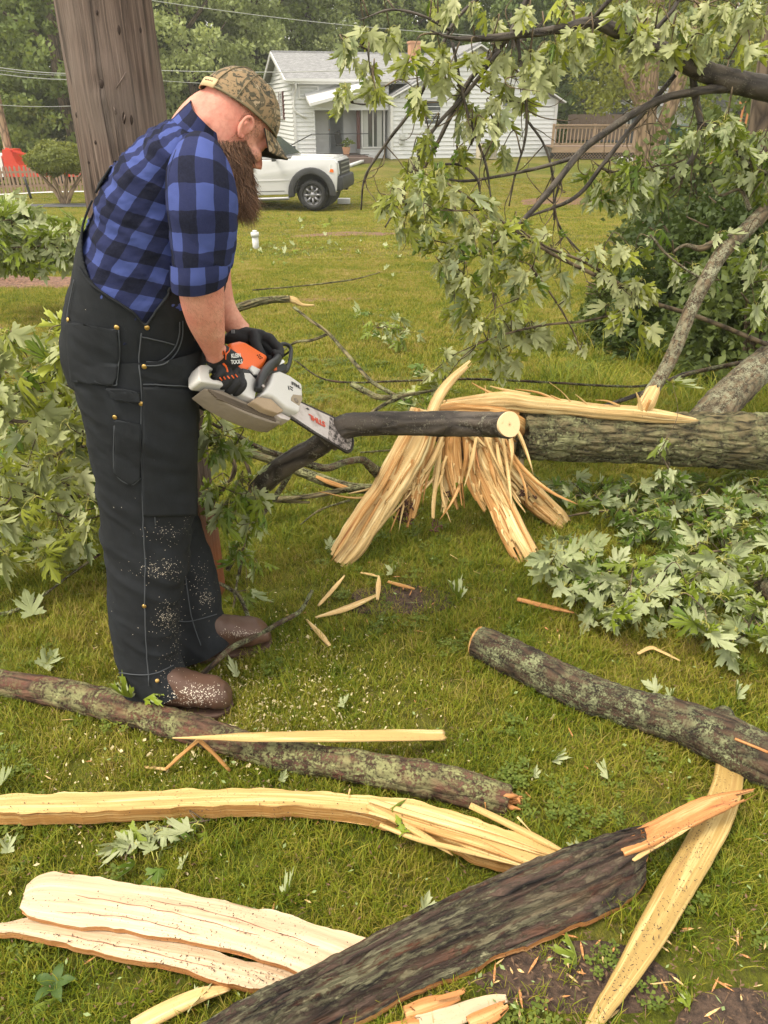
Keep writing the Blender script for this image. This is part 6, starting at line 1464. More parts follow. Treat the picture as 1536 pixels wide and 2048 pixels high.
H11 = [(1180, 45, 10, D_), (1230, -10, 9, D_ - .05), (1300, -60, 8, D_)]
H12 = [(1290, 82, 9, D_), (1345, 20, 9, D_), (1370, -30, 8, D_)]
H13 = [(900, 60, 6, D_), (840, 30, 5, D_), (780, 20, 4, D_), (720, 40, 3, D_)]
H14 = [(1395, 245, 7, D_ + .05), (1440, 260, 6, D_), (1480, 285, 4, D_)]
H15 = [(1125, 350, 6, D_), (1110, 410, 4, D_), (1130, 470, 4, D_), (1220, 560, 2, D_)]
H16 = [(1000, 100, 8, D_), (930, 190, 8, D_ + .05), (860, 270, 7, D_), (800, 400, 5, D_), (770, 455, 3, D_)]
H17 = [(870, 330, 6, D_), (920, 330, 5, D_), (955, 360, 5, D_), (960, 410, 3, D_)]
H18 = [(735, 100, 3, D_), (745, 200, 3, D_), (690, 205, 3, D_)]
cl = [(690, 85), (700, 108), (738, 130), (745, 160), (752, 185), (690, 175), (683, 205), (826, 105), (832, 180), (838, 205), (822, 320), (905, 335), (872, 20), (900, 8), (955, 15), (985, 45), (935, 205), (928, 175), (930, 250), (918, 300), (975, 245), (985, 285), (1003, 300), (992, 205), (850, 265), (862, 300), (1128, 8), (1145, 30), (1170, 12), (1090, 90), (1112, 92), (1140, 108), (1205, 72), (1225, 95), (1185, 85), (1240, 15), (1262, 25), (1300, 20), (1285, 55), (1330, 30), (1345, 55), (1400, 15), (1415, 30), (1445, 15), (1480, 22), (1505, 10), (1520, 38), (1460, 55), (1420, 75), (1290, 95), (1340, 95), (1160, 60), (1060, 105), (1010, 115), (1290, 60), (810, 130), (780, 60), (730, 60), (1060, 20), (1380, 60), (1430, 120), (1390, 100), (880, 95), (1500, 90), (900, 130), (945, 110), (985, 150), (1020, 175), (1060, 130), (1075, 165), (960, 230), (1010, 240), (890, 160), (860, 140), (1100, 135), (1045, 200)]
cl = [(u, v, D_ + .12 * math.sin(u * 7.3)) for u, v in cl]
leafy('hanging_limb', 'thick lichen grey limb arching in from the top right with drooping leaves', [H1, H2, H3, H4, H5, H6, H7, H8, H9, H10, H11, H12, H13, H14, H15, H16, H17, H18], cl, .084, 'leaf_warm', 3, 'bark_dark', 2.8, (5, 8), 'tree limb', .003, .04, .78)
for o in bpy.data.objects:
    if o.name == 'branch' and o.parent and o.parent.name == 'hanging_limb': o.data.materials[0] = M['bark_limb']
rr_ = np.random.default_rng(8)
wis = MB(); limb = bpy.data.objects['hanging_limb']
# fine bare twigs of the hanging limb
for i in range(70):
    L = [H2, H5, H6, H7, H8, H9, H10, H16, H3, H15][rr_.integers(10)]; k = rr_.integers(1, len(L) - 1); a = at(L[k][0], L[k][1], L[k][3]); d = np.array([rr_.normal() * .5, rr_.normal() * .3, -1.0 if rr_.random() < .7 else .4]); P = [a]
    for _ in range(4): d = nrm(d + rr_.normal(size=3) * .45); P.append(P[-1] + d * rr_.uniform(.04, .1))
    tube(P, [.0035, .0028, .0022, .0016, .0012], 5, 14, wis)
o = obj('twig', wis, M['twig'], limb); o['kind'] = 'stuff'
# --- the leafy mass in the middle
L1_ = [[(1536, 690, 9, 3.5), (1400, 635, 9, 3.45), (1290, 600, 8, 3.4), (1200, 555, 8, 3.35), (1100, 505, 7, 3.3), (1000, 440, 5, 3.3), (900, 370, 4, 3.3), (830, 340, 3, 3.3)], [(1285, 600, 7, 3.4), (1180, 530, 6, 3.35), (1085, 490, 5, 3.3), (1020, 442, 4, 3.3)],
       [(1285, 600, 6, 3.4), (1235, 625, 6, 3.38), (1170, 642, 5, 3.35), (1090, 650, 5, 3.3), (1010, 668, 4, 3.3), (950, 690, 3, 3.25)], [(1060, 530, 4, 3.3), (1110, 600, 4, 3.3), (1145, 660, 3, 3.3), (1160, 700, 2, 3.3)], [(960, 420, 4, 3.3), (880, 420, 3, 3.3), (800, 400, 2, 3.3)], [(1000, 480, 3, 3.3), (930, 520, 3, 3.3), (880, 540, 2, 3.3)]]
cm = fill([(775, 345), (850, 340), (960, 385), (1050, 440), (1070, 520), (1040, 600), (1000, 660), (960, 630), (880, 540), (860, 470), (800, 450), (765, 400)], 62, 3.1, 3.5, 21, 17)
cm += [(u, v, 3.35) for u, v in ((1105, 470), (1110, 495), (1120, 545), (1125, 585), (1180, 500), (1205, 515), (1215, 540), (1245, 500), (1262, 495), (1248, 570), (1262, 592), (1285, 560), (1290, 580), (1220, 612), (1235, 630), (1290, 648), (1060, 655), (1040, 675), (1078, 660), (980, 680), (1000, 700), (1000, 735), (1015, 715), (870, 740), (885, 770), (840, 770), (1160, 690), (910, 620), (935, 640), (960, 700), (890, 700), (1010, 640))]
leafy('leafy_branch', 'mid air branch of silvery maple leaves before the lawn, centre right', L1_, cm, .085, 'leaf_warm', 5, 'twig', 1.3, (4, 6), 'branch', .002, .045, .55, group=None)
# --- right hand clusters
L2_ = [[(1600, 380, 10, 3.6), (1500, 330, 8, 3.6), (1470, 300, 6, 3.6), (1450, 280, 4, 3.6)], [(1500, 420, 10, 3.55), (1480, 380, 7, 3.6), (1440, 390, 6, 3.6), (1420, 360, 3, 3.6)], [(1470, 470, 14, 3.45), (1430, 485, 14, 3.45), (1400, 497, 12, 3.45), (1370, 490, 8, 3.45), (1345, 505, 6, 3.45)], [(1300, 470, 5, 3.4), (1340, 515, 5, 3.4), (1400, 555, 4, 3.4), (1440, 560, 3, 3.4)], [(1200, 335, 6, 3.7), (1240, 345, 5, 3.7), (1330, 330, 4, 3.7), (1370, 340, 3, 3.7)], [(1600, 520, 8, 3.5), (1540, 530, 6, 3.5), (1500, 570, 4, 3.5)]]
cr_ = fill([(1180, 335), (1260, 330), (1360, 325), (1340, 380), (1330, 400), (1240, 410), (1190, 400)], 22, 3.55, 3.8, 31, 15) + fill([(1455, 285), (1536, 255), (1580, 330), (1560, 420), (1490, 370), (1460, 330)], 26, 3.5, 3.7, 32, 14)
cr_ += [(u, v, 3.45) for u, v in ((1350, 520), (1370, 545), (1385, 530), (1420, 555), (1400, 560), (1300, 475), (1270, 500), (1520, 545), (1530, 580), (1500, 500), (1530, 470), (1440, 470), (1510, 610), (1470, 260), (1440, 250), (1420, 270), (1450, 240), (1390, 270), (1535, 640))]
leafy('leafy_branch', 'leafy branch of pale hanging leaves before the dark shrub, right edge', L2_, cr_, .092, 'leaf', 6, 'bark_lichen', 1.6, (3, 6), 'branch', .002, .05, .55)
# --- left pile, behind the man
L3_ = [[(230, 870, 14, 2.35), (200, 864, 13, 2.35), (120, 852, 11, 2.35), (40, 843, 10, 2.35), (-60, 835, 9, 2.35)], [(200, 800, 12, 2.5), (120, 783, 10, 2.5), (30, 778, 8, 2.5), (-60, 770, 6, 2.5)], [(190, 770, 9, 2.55), (110, 750, 8, 2.55), (-20, 742, 6, 2.55)], [(215, 980, 7, 2.2), (150, 995, 6, 2.2), (90, 1010, 5, 2.2), (-30, 1060, 4, 2.2)], [(185, 690, 6, 2.7), (100, 685, 5, 2.7), (-20, 650, 4, 2.7)], [(190, 890, 8, 2.4), (120, 905, 7, 2.4), (60, 950, 6, 2.35), (10, 1010, 4, 2.3)], [(195, 745, 7, 2.6), (60, 720, 5, 2.6), (-30, 700, 4, 2.6)]]
cl3 = fill([(-60, 625), (60, 640), (150, 640), (200, 690), (200, 800), (215, 900), (225, 1010), (220, 1060), (150, 1090), (60, 1130), (-60, 1150)], 86, 2.15, 2.6, 41, 17)
leafy('leafy_branch', 'heap of large pale leaves behind the overalls at the left edge', L3_, cl3, .088, 'leaf_warm', 7, 'twig', .8, (4, 7), 'branch', .002, .05, .6, maxleaf=300)
L4_ = [[(395, 1060, 6, 2.3), (430, 1000, 7, 2.3), (470, 940, 8, 2.3), (440, 880, 8, 2.35), (400, 830, 7, 2.4), (385, 790, 6, 2.4)], [(490, 1060, 8, 2.3), (497, 1000, 8, 2.3), (500, 950, 7, 2.3), (480, 900, 6, 2.35)]]
cl4 = fill([(392, 870), (440, 850), (510, 930), (530, 1010), (520, 1060), (500, 1130), (470, 1180), (440, 1060), (410, 1010)], 26, 2.05, 2.2, 42, 16) + [(420, 835, 2.2), (410, 800, 2.2), (495, 1180, 2.2), (510, 1130, 2.2), (480, 1210, 2.25)]
leafy('leafy_branch', 'green leaves hanging by the red foot of the utility pole', L4_, cl4, .07, 'leaf', 8, 'twig', 1.0, (3, 6), 'branch', .0015, .04, .4)
# --- ground pile right
L5_ = [[(1536, 1180, 8, 2.36), (1440, 1175, 7, 2.36), (1340, 1165, 6, 2.38), (1240, 1155, 5, 2.4)], [(1536, 1270, 7, 2.2), (1440, 1235, 7, 2.24), (1380, 1220, 8, 2.26), (1300, 1222, 7, 2.26), (1240, 1200, 6, 2.3), (1180, 1150, 5, 2.4), (1135, 1090, 4, 2.55)], [(1300, 1222, 5, 2.26), (1230, 1240, 5, 2.24), (1160, 1228, 4, 2.26), (1140, 1225, 3, 2.26)], [(1460, 1100, 6, 2.5), (1380, 1108, 5, 2.5), (1290, 1120, 4, 2.5)], [(1536, 1270, 6, 2.15), (1480, 1300, 6, 2.12), (1420, 1320, 5, 2.1)]]
cl5 = gfill([(1080, 1080), (1160, 1070), (1230, 1130), (1310, 1120), (1400, 1060), (1560, 1040), (1580, 1290), (1440, 1290), (1400, 1240), (1300, 1230), (1180, 1235), (1120, 1190)], 74, 51, .03, .15, 19)
leafy('leafy_branch', 'fallen branch of silvery upturned leaves on the grass above the dark log', L5_, cl5, .085, 'leaf', 9, 'twig', .35, (4, 7), 'branch', .002, .05, .72, floor=True)
L6_ = [[(1536, 1010, 7, 2.8), (1440, 1030, 6, 2.8), (1340, 1025, 6, 2.8), (1200, 1022, 5, 2.85), (1080, 1045, 3, 2.8)], [(1440, 1030, 5, 2.75), (1380, 1050, 4, 2.7), (1300, 1060, 3, 2.65)]]
cl6 = gfill([(1060, 960), (1150, 950), (1260, 960), (1400, 945), (1570, 950), (1570, 1060), (1420, 1060), (1300, 1080), (1250, 1040), (1150, 1020)], 62, 52, .02, .16, 18)
leafy('leafy_branch', 'low green branch on the ground under the fallen trunk', L6_, cl6, .075, 'leaf_dk', 10, 'twig', .3, (4, 7), 'branch', .002, .05, .35, floor=True)
# --- mid distance debris
L7_ = [[(-40, 470, 6, 7.5), (60, 480, 6, 7.3), (160, 500, 5, 7.2)], [(150, 500, 6, 7.2), (110, 460, 5, 7.4), (60, 430, 4, 7.6)]]
cl7 = fill([(-40, 400), (40, 410), (80, 450), (170, 445), (185, 500), (100, 520), (0, 530), (-40, 530)], 95, 6.9, 7.6, 61, 10)
leafy('leafy_branch', 'distant heap of grey green fallen branches left of the shirt', L7_, cl7, .16, 'leaf', 11, 'twig', .5, (5, 8), 'brush pile', .006, .16, .6, maxleaf=300)
cl8 = gfill([(700, 640), (740, 625), (800, 640), (830, 665), (800, 680), (740, 672)], 14, 53, .02, .12, 10); q = gr(760, 660)
leafy('leafy_branch', 'small leafy twig lying alone on the lawn right of the saw', [[(700, 665, 3, q[1]), (760, 655, 3, q[1]), (830, 660, 2, q[1])]], cl8, .09, 'leaf', 12, 'twig', .3, (3, 5), 'twig', .002, .06, .5, floor=True)
cl9 = gfill([(840, 745), (900, 740), (910, 800), (860, 830), (800, 800)], 12, 54, .02, .16, 12); q = gr(860, 800)
leafy('leafy_branch', 'leaf cluster behind the upright splinter', [[(800, 800, 5, q[1]), (850, 790, 4, q[1]), (900, 760, 3, q[1])]], cl9, .085, 'leaf', 13, 'twig', .4, (3, 6), 'twig', .002, .06, .5, floor=True)
# far scattered debris on the lawn near the truck
for k, (u, v, su, sv, lab) in enumerate(((590, 440, 60, 8, 'leafy scraps on the lawn before the truck wheel'), (640, 490, 120, 12, 'leafy scraps behind the white pipe'), (580, 500, 40, 18, 'clump of leaves at the foot of the white pipe'), (1000, 320, 60, 6, 'leaf scraps near the air conditioner'), (860, 520, 100, 40, 'scattered leaves on the middle of the lawn'))):
    r = np.random.default_rng(k); t = thing('leaf_scraps', lab, 'leaves', tuple(gr(u, v)))
    mb = MB()
    for j in range(26):
        p = gr(u + r.normal() * su, max(330, v + r.normal() * sv), .04); s = r.uniform(.03, .09) * (1.4 if v < 450 else .8); Rm = frame(np.append(r.normal(size=2), .1), np.array([r.normal() * .4, r.normal() * .4, 1 if r.random() > .5 else -1]))
        put_leaf(t, p, Rm, s * 1.6, 'leaf', r)
# --- bare branches around the saw and the pole
bare = [
 ('bare_branch', 'kinked dark branch below the saw bar, ending in a thick knuckle', [[(470, 868, 9, 2.35), (520, 896, 11, 2.36), (590, 920, 14, 2.38), (650, 936, 15, 2.42), (690, 924, 13, 2.46), (725, 920, 15, 2.55), (742, 934, 20, 2.65), (762, 946, 24, 2.72), (790, 930, 12, 2.85), (830, 905, 8, 2.95)], [(470, 868, 8, 2.35), (430, 850, 7, 2.32), (405, 830, 5, 2.3)]], 'bark_log'),
 ('bare_branch', 'grey branch lying on the lawn below the saw bar, torn orange', [[(470, 905, 14, 2.9), (520, 912, 18, 2.95), (580, 935, 19, 3.0), (640, 958, 22, 2.98), (700, 975, 22, 2.95), (760, 976, 18, 2.93), (830, 960, 8, 2.95)], [(500, 1000, 10, 2.8), (600, 995, 10, 2.85), (690, 980, 11, 2.9), (730, 975, 6, 2.9)], [(470, 985, 7, 2.85), (540, 1000, 8, 2.85), (620, 1005, 5, 2.85)]], 'bark_trunk'),
 ('bare_branch', 'slanting brown stick behind the pole foot', [[(455, 1140, 10, 2.3), (500, 1062, 11, 2.35), (550, 995, 11, 2.4), (590, 930, 12, 2.4)], [(500, 1062, 5, 2.35), (535, 1010, 5, 2.4)]], 'bark_log'),
 ('bare_branch', 'thin upright stick beside the pole foot', [[(478, 1150, 6, 2.28), (490, 1070, 7, 2.28), (500, 1000, 7, 2.3), (498, 950, 6, 2.3)], [(476, 1150, 5, 2.28), (462, 1250, 4, 2.15)]], 'bark_log'),
 ('mossy_branch', 'mossy branch with a pale broken tip behind the gloves', [[(400, 660, 18, 3.9), (455, 625, 17, 4.0), (500, 608, 17, 4.05), (540, 600, 15, 4.1), (580, 598, 14, 4.1)]], 'bark_trunk'),
 ('bare_branch', 'long thin twig slanting down the lawn right of the saw', [[(588, 615, 6, 4.0), (620, 640, 6, 3.9), (655, 665, 7, 3.8), (700, 715, 8, 3.6), (740, 760, 8, 3.4), (780, 785, 8, 3.3), (810, 800, 5, 3.25)], [(655, 668, 6, 3.8), (625, 680, 6, 3.8), (590, 685, 5, 3.85), (560, 705, 3, 3.8)]], 'bark_trunk'),
 ('bare_branch', 'crooked dark stick above the sawn limb', [[(703, 768, 11, 3.3), (730, 782, 12, 3.25), (760, 795, 12, 3.2), (800, 792, 9, 3.2), (870, 780, 5, 3.2)], [(800, 795, 8, 3.2), (770, 808, 8, 3.15), (740, 828, 7, 3.0)]], 'bark_trunk'),
 ('bare_branch', 'long thin twig crossing the lawn behind the fallen trunk', [[(590, 720, 3, 3.5), (640, 755, 4, 3.5), (700, 765, 4, 3.5), (800, 762, 4, 3.5), (940, 758, 5, 3.5), (1100, 765, 5, 3.5), (1220, 772, 5, 3.5), (1300, 770, 5, 3.5), (1400, 742, 8, 3.6), (1470, 728, 9, 3.7), (1540, 715, 8, 3.8)]], 'bark_log'),
 ('bare_branch', 'dark stick lying just behind the fallen trunk, right of its torn top', [[(1200, 815, 8, 3.4), (1260, 795, 9, 3.45), (1310, 775, 8, 3.5), (1360, 750, 6, 3.6), (1400, 740, 4, 3.6)]], 'bark_dark'),
 ('bare_branch', 'forked brown stick lying across the far boot', [[(395, 1358, 11, 1.74), (430, 1325, 12, 1.78), (465, 1295, 12, 1.84), (520, 1268, 11, 1.94), (560, 1245, 10, 2.02), (600, 1222, 9, 2.1), (625, 1180, 6, 2.15)], [(520, 1260, 8, 1.95), (500, 1240, 8, 2.0), (480, 1195, 8, 2.1), (455, 1175, 7, 2.15), (425, 1162, 6, 2.2)]], 'bark_log'),
 ('bare_branch', 'thin brown stick crossing the grass at the left edge', [[(-30, 1232, 12, 2.15), (20, 1225, 9, 2.15), (80, 1195, 6, 2.2), (140, 1150, 5, 2.25), (200, 1108, 5, 2.3)]], 'bark_log'),
 ('bare_branch', 'low curved stick behind the heel at left', [[(-20, 1350, 8, 1.9), (60, 1332, 7, 1.92), (140, 1310, 6, 1.95), (225, 1280, 5, 2.0)]], 'bark_trunk'),
 ('bare_branch', 'short grey twig below the torn wood, near the dark log', [[(915, 1205, 7, 2.33), (922, 1240, 8, 2.27), (930, 1285, 8, 2.2), (900, 1320, 6, 2.13), (880, 1340, 3, 2.1)]], 'bark_trunk'),
 ('bare_branch', 'faint long twig low on the lawn above the gloves', [[(505, 580, 3, 4.4), (600, 572, 3, 4.5), (700, 560, 3, 4.6), (760, 545, 2, 4.7)]], 'bark_trunk'),
 ('bare_branch', 'thin twigs lying right of the saw tip on the grass', [[(700, 1000, 4, 2.75), (640, 1020, 4, 2.75), (600, 1050, 3, 2.7)], [(720, 905, 4, 2.9), (800, 900, 4, 2.9), (850, 905, 3, 2.9)]], 'bark_trunk')]
for nm, lb_, limbs, mt in bare:
    p = limbs[0][0]; t = thing(nm, lb_, 'branch', tuple(at(p[0], p[1], p[3])))
    for L in limbs: mb, P, R = px_tube(L, 12, len(L) * 7, disp=lambda Q: fbm(Q, 50, 3, 6) * .002); obj('branch', mb, M[mt], t)
    if nm == 'mossy_branch': obj('broken_tip', splint([(572, 598, 13, 4.1), (590, 602, 12, 4.1), (605, 610, 6, 4.1), (630, 611, 3, 4.1)], .5, (0, .01), 10, 14, 3), M['wood'], t)
q_ = [c for c in bpy.data.objects if c.get('label', '').startswith('grey branch lying')][0]
obj('torn_wood', splint([(632, 953, 5, 2.96), (660, 965, 9, 2.94), (690, 975, 8, 2.93), (708, 982, 3, 2.92)], .4, (0, 0), 8, 12, 2), M['wood_hot'], q_)
# --- loose leaves on the grass: each a thing of its own
loose = [(905, 1190, 30, -.9, 'pale curled leaf alone on the grass, centre of the photo'), (1110, 1512, 26, .6, 'silver leaf standing upright left of the crossing planks'), (1068, 1548, 16, 0, 'folded silver leaf just right of the orange log end'), (1215, 1545, 26, .2, 'twisted silver leaf left of the plank head'),
  (1300, 1375, 26, -.8, 'pale leaf with spread lobes lying above the dark log, right of centre'), (1345, 1392, 20, .8, 'small pale leaf touching the dark log'), (1300, 1265, 24, 0, 'pale upright leaf between the leafy branch and the log'), (1500, 1320, 34, .3, 'bright green leaf at the right edge above the dark log'),
  (690, 1405, 22, .5, 'small silver leaf right of the near boot'), (660, 1090, 24, 0, 'silver leaf lying left of the hanging splinters'), (790, 1140, 26, .4, 'dull leaf on the bare soil under the splinters'), (470, 1345, 24, -.5, 'pale leaf behind the near boot toe'),
  (565, 1555, 16, .2, 'tiny silver leaf in front of the mossy log'), (20, 1565, 36, 1.2, 'green and silver leaf at the left edge above the split slab'), (15, 1690, 30, -.4, 'white leaf at the left edge below the split slab'), (370, 1725, 24, .4, 'rounded silver leaf below the leaf cluster under the slab'),
  (585, 1785, 30, 1.2, 'pale leaf right of the wide bark board'), (850, 1810, 30, .2, 'silver green leaf above the bark slab, centre'), (800, 1605, 34, .9, 'green leaf lying on the bowed slab'), (800, 1650, 30, -.4, 'second green leaf on the bowed slab, lower'),
  (1150, 1900, 44, .1, 'bright green leaf below the bark slab, right of centre'), (1390, 1995, 44, .8, 'large green leaf at the bottom right on bare soil'), (400, 2000, 40, .9, 'silver leaf over the pale wedge at the bottom left'), (1385, 1590, 22, .2, 'round green leaf left of the crossing planks'),
  (240, 1392, 40, -1.4, 'silver leaf resting on the mossy log before the trouser hem'), (310, 1390, 34, 1.0, 'dark green leaf resting on the mossy log before the hem'), (1150, 1700, 26, -1.2, 'pale leaf on the tip of the bark slab'), (90, 2000, 40, .9, 'green leaf in the bottom left corner'), (270, 1780, 30, 0, 'green leaf behind the wide bark board'),
  (60, 1215, 50, -.6, 'large pale leaf by the stick at the left edge'), (170, 1110, 40, .8, 'silver leaf on the grass behind the trouser leg'), (100, 1320, 34, .3, 'pale leaf low beside the curved stick'), (1470, 1385, 30, .2, 'pale leaf right of the dark log'), (1340, 895, 0, 0, ''), (1100, 1370, 0, 0, '')]
rl_ = np.random.default_rng(99)
for (u, v, s, rot, lb_) in loose:
    if not s: continue
    zl = .02
    if 1580 < v < 1660 and 700 < u < 850: zl = .085
    if v < 1395 and 200 < u < 330 and v > 1380: zl = .11
    p = gr(u, v, zl); sz = s * 1.45 * np.dot(p - CAMP, [0, CP_, -SP_]) / FPX
    Rm = frame(np.array([math.sin(rot), math.cos(rot), .15]), np.array([rl_.normal() * .6, rl_.normal() * .6 - .3, 1 if ('green' in lb_ and 'silver' not in lb_) else -1])); p2 = p - Rm[:, 1] * sz * .45; p2[2] = max(p2[2], zl)
    o = put_leaf(None, p2, Rm, sz, 'leaf', rl_, 'maple_leaf', rl_.uniform(.6, 1)); tagit(o, lb_, 'leaf', 'loose maple leaves on the lawn')
cl_ = [(300, 1655, .05), (330, 1665, .04), (280, 1690, .03), (310, 1720, .03), (400, 1650, .05), (270, 1710, .02)]
cc = [(u, v, gr(u, v, z)[1]) for u, v, z in cl_]
leafy('leaf_cluster', 'spray of silver and green leaves lying just below the bowed slab', [[(230, 1690, 4, gr(230, 1690, .02)[1]), (300, 1660, 4, gr(300, 1660, .04)[1]), (420, 1640, 3, gr(420, 1640, .05)[1])]], cc, .068, 'leaf', 15, 'twig', .2, (2, 4), 'leaves', .0015, .035, .5, floor=True)
# leaves hanging before the big trunk
leafy('leaf_cluster', 'few pale leaves hanging before the fallen trunk', [[(1318, 905, 2, 2.8), (1330, 925, 3, 2.8), (1345, 950, 2, 2.8)]], [(1335, 880, 2.85, 2), (1325, 940, 2.8, 3), (1350, 940, 2.8, 2), (1345, 765, 3.0, 2)], .09, 'leaf', 16, 'twig', 1.2, (2, 3), 'leaves', .0012, .02, .7)
# broad leaved weed at the bottom left
wd = thing('weed', 'broad leaved weed growing at the bottom left', 'weed', tuple(gr(110, 1990)))
M['weed'] = foliage_mat('weed_leaf', (.05, .10, .02), (.12, .19, .04), 6)
for k in range(5):
    a = k * 1.3 + .2; mb = MB(); P = []; p0 = gr(110, 1975, .01); d = np.array([math.cos(a), math.sin(a), 0]); s_ = np.array([-math.sin(a), math.cos(a), 0]); V = []
    for j in range(7): t_ = j / 6; w = .011 * math.sin(PI * min(.98, t_ + .05)) ** .8; c = p0 + d * .045 * t_ + [0, 0, .016 * math.sin(PI * t_ * .8)]; V += [c - s_ * w + [0, 0, .004], c, c + s_ * w + [0, 0, .004]]
    mb.add(V, [(3 * j, 3 * j + 1, 3 * j + 4, 3 * j + 3) for j in range(6)] + [(3 * j + 1, 3 * j + 2, 3 * j + 5, 3 * j + 4) for j in range(6)]); obj('leaf', mb, M['weed'], wd)

# ---------------------------------------------------------------- the chainsaw
def c5(x, y): return (354 + x / 3.072, 549 + y / 3.072)
def ydep(u, v): return 1.70 + .0018 * (u - 400) - .0016 * (v - 760)
_a, _b, _c = at(400, 760, ydep(400, 760)), at(700, 890, ydep(700, 890)), at(560, 700, ydep(560, 700))
SN = nrm(np.cross(_b - _a, _c - _a)); SN = SN if np.dot(SN, CAMP - _a) > 0 else -SN      # the saw's right side, towards the viewer
def sp(u, v, o=0.0):
    d = ray(u, v); t = np.dot(_a - CAMP, SN) / np.dot(d, SN); return CAMP + d * t + SN * o
SF = nrm(sp(700, 890) - sp(440, 745)); SU = nrm(np.cross(SN, SF)); SU = SU if SU[2] > 0 else -SU
SAW = thing('chainsaw', 'orange and white chainsaw held in black gloves, its bar against the limb', 'chainsaw', tuple(sp(470, 800)))
M['saw_white'] = plain('saw_white_plastic', (.60, .58, .54), .38, vary=.06, bumpy=.05); M['saw_orange'] = plain('saw_orange_plastic', (.80, .13, .015), .35, vary=.05); M['saw_black'] = plain('saw_black_plastic', (.018, .019, .021), .45)
M['saw_dirt'] = plain('saw_dirty_base', (.22, .18, .135), .8, vary=.4, bumpy=.5); M['print_red'] = plain('red_print', (.55, .07, .03), .5); M['print_black'] = plain('black_print', (.02, .02, .02), .5); M['print_white'] = plain('white_print', (.75, .75, .72), .6)
n = NT('bar_metal'); o_ = n.map('Object'); f = n.noise(o_, 30, 6, .7); n.P(color=n.mix(n.ramp(f, [(.5, 0.), (.68, .6)]), (.56, .50, .47), (.25, .19, .15)), rough=.4, metal=.35, normal=n.bump(f, .2, .001)); M['bar'] = n.m
n = NT('bar_worn'); o_ = n.map('Object', (1, 1, 1)); f = n.noise(o_, 75, 6, .8); n.P(color=n.ramp(f, [(.44, (.03, .025, .022)), (.56, (.42, .36, .33))]), rough=.5, metal=.2); M['bar_worn'] = n.m
def splate(pts, o0, o1, mat, name, bev=.004, crop=True, label=None, seg=3):
    P = [sp(*(c5(*p) if crop else p), o1) for p in pts]; Q = np.array(P); e = -SN * (o1 - o0)
    mb = prism(Q, e); o = obj(name, mb, M[mat] if isinstance(mat, str) else mat, SAW, smooth=False, label=label)
    if bev: bevel(o, bev, seg)
    return o
splate([(135, 562), (150, 553), (245, 551), (262, 566), (235, 580), (205, 584), (200, 600), (205, 632), (222, 644), (320, 650), (352, 640), (380, 608), (410, 600), (450, 602), (486, 640), (490, 700), (480, 772), (445, 756), (380, 725), (300, 682), (200, 668), (150, 660), (135, 640)], -.042, .0, 'saw_white', 'housing', .004)
splate([(186, 684), (300, 702), (380, 742), (480, 788), (560, 815), (640, 858), (655, 905), (600, 900), (500, 868), (380, 815), (270, 752)], -.062, -.010, 'saw_dirt', 'base', .003)
RIBM = plain('dusty_rib', (.10, .075, .05), .8)
for k in range(6):
    f_ = k / 5; a0, a1 = (205 + 55 * f_, 694 + 50 * f_), (600 + 25 * f_, 850 + 38 * f_); splate([a0, (a0[0] + 190, a0[1] + 78), a1, (a1[0] - 4, a1[1] + 6), (a0[0] + 186, a0[1] + 86), (a0[0] + 2, a0[1] + 8)], -.012, -.0075, RIBM, 'base_rib', 0)
splate([(440, 790), (480, 762), (560, 775), (640, 850), (600, 866), (520, 838)], -.05, .012, plain('sawdust_caked_guard', (.38, .28, .18), .8, vary=.3, bumpy=.5), 'chip_guard', .004)
splate([(610, 862), (640, 850), (700, 880), (690, 895), (640, 884)], -.03, .0, 'bar', 'bumper_spike', .001)
splate([(492, 758), (540, 690), (562, 625), (600, 614), (660, 640), (738, 694), (742, 760), (722, 872), (640, 838), (560, 772)], -.03, .022, 'saw_white', 'sprocket_cover', .009, seg=4)
splate([(330, 408), (400, 393), (432, 402), (580, 492), (566, 520), (540, 568), (500, 598), (455, 590), (400, 578), (385, 520), (352, 470)], -.09, -.005, 'saw_orange', 'top_cover', .014, seg=4)
splate([(452, 562), (510, 590), (500, 624), (470, 620), (440, 584)], -.05, .006, 'saw_white', 'cover_clip', .003)
splate([(400, 575), (455, 588), (505, 615), (492, 640), (450, 604), (405, 600)], -.05, .001, 'saw_black', 'cover_gap', .002)
for (x_, y_) in ((512, 490), (520, 500), (528, 508), (508, 502), (516, 512), (500, 492)): mb = MB(); disc(sp(*c5(x_, y_), -.004), SN, .0016, .004, 10, mb); obj('vent_hole', mb, M['saw_black'], SAW)
# front handle: a bent tube wrapping over the saw
P = [sp(*c5(480, 725), .012), sp(*c5(482, 690), .014), sp(*c5(510, 630), .014), sp(*c5(555, 575), .012), sp(*c5(600, 540), .004), sp(*c5(632, 500), -.01), sp(*c5(650, 450), -.04), sp(*c5(640, 418), -.08), sp(*c5(600, 405), -.13), sp(*c5(520, 480), -.17), sp(*c5(420, 620), -.17)]
mb = MB(); tube(P, [.011, .0125, .0135, .0135, .013, .0125, .012, .012, .012, .012, .012], 16, 80, mb); obj('front_handle', mb, M['saw_black'], SAW)
mb = MB(); disc(sp(*c5(485, 718), .028), SN, .004, .004, 12, mb); obj('screw', mb, M['bar'], SAW)
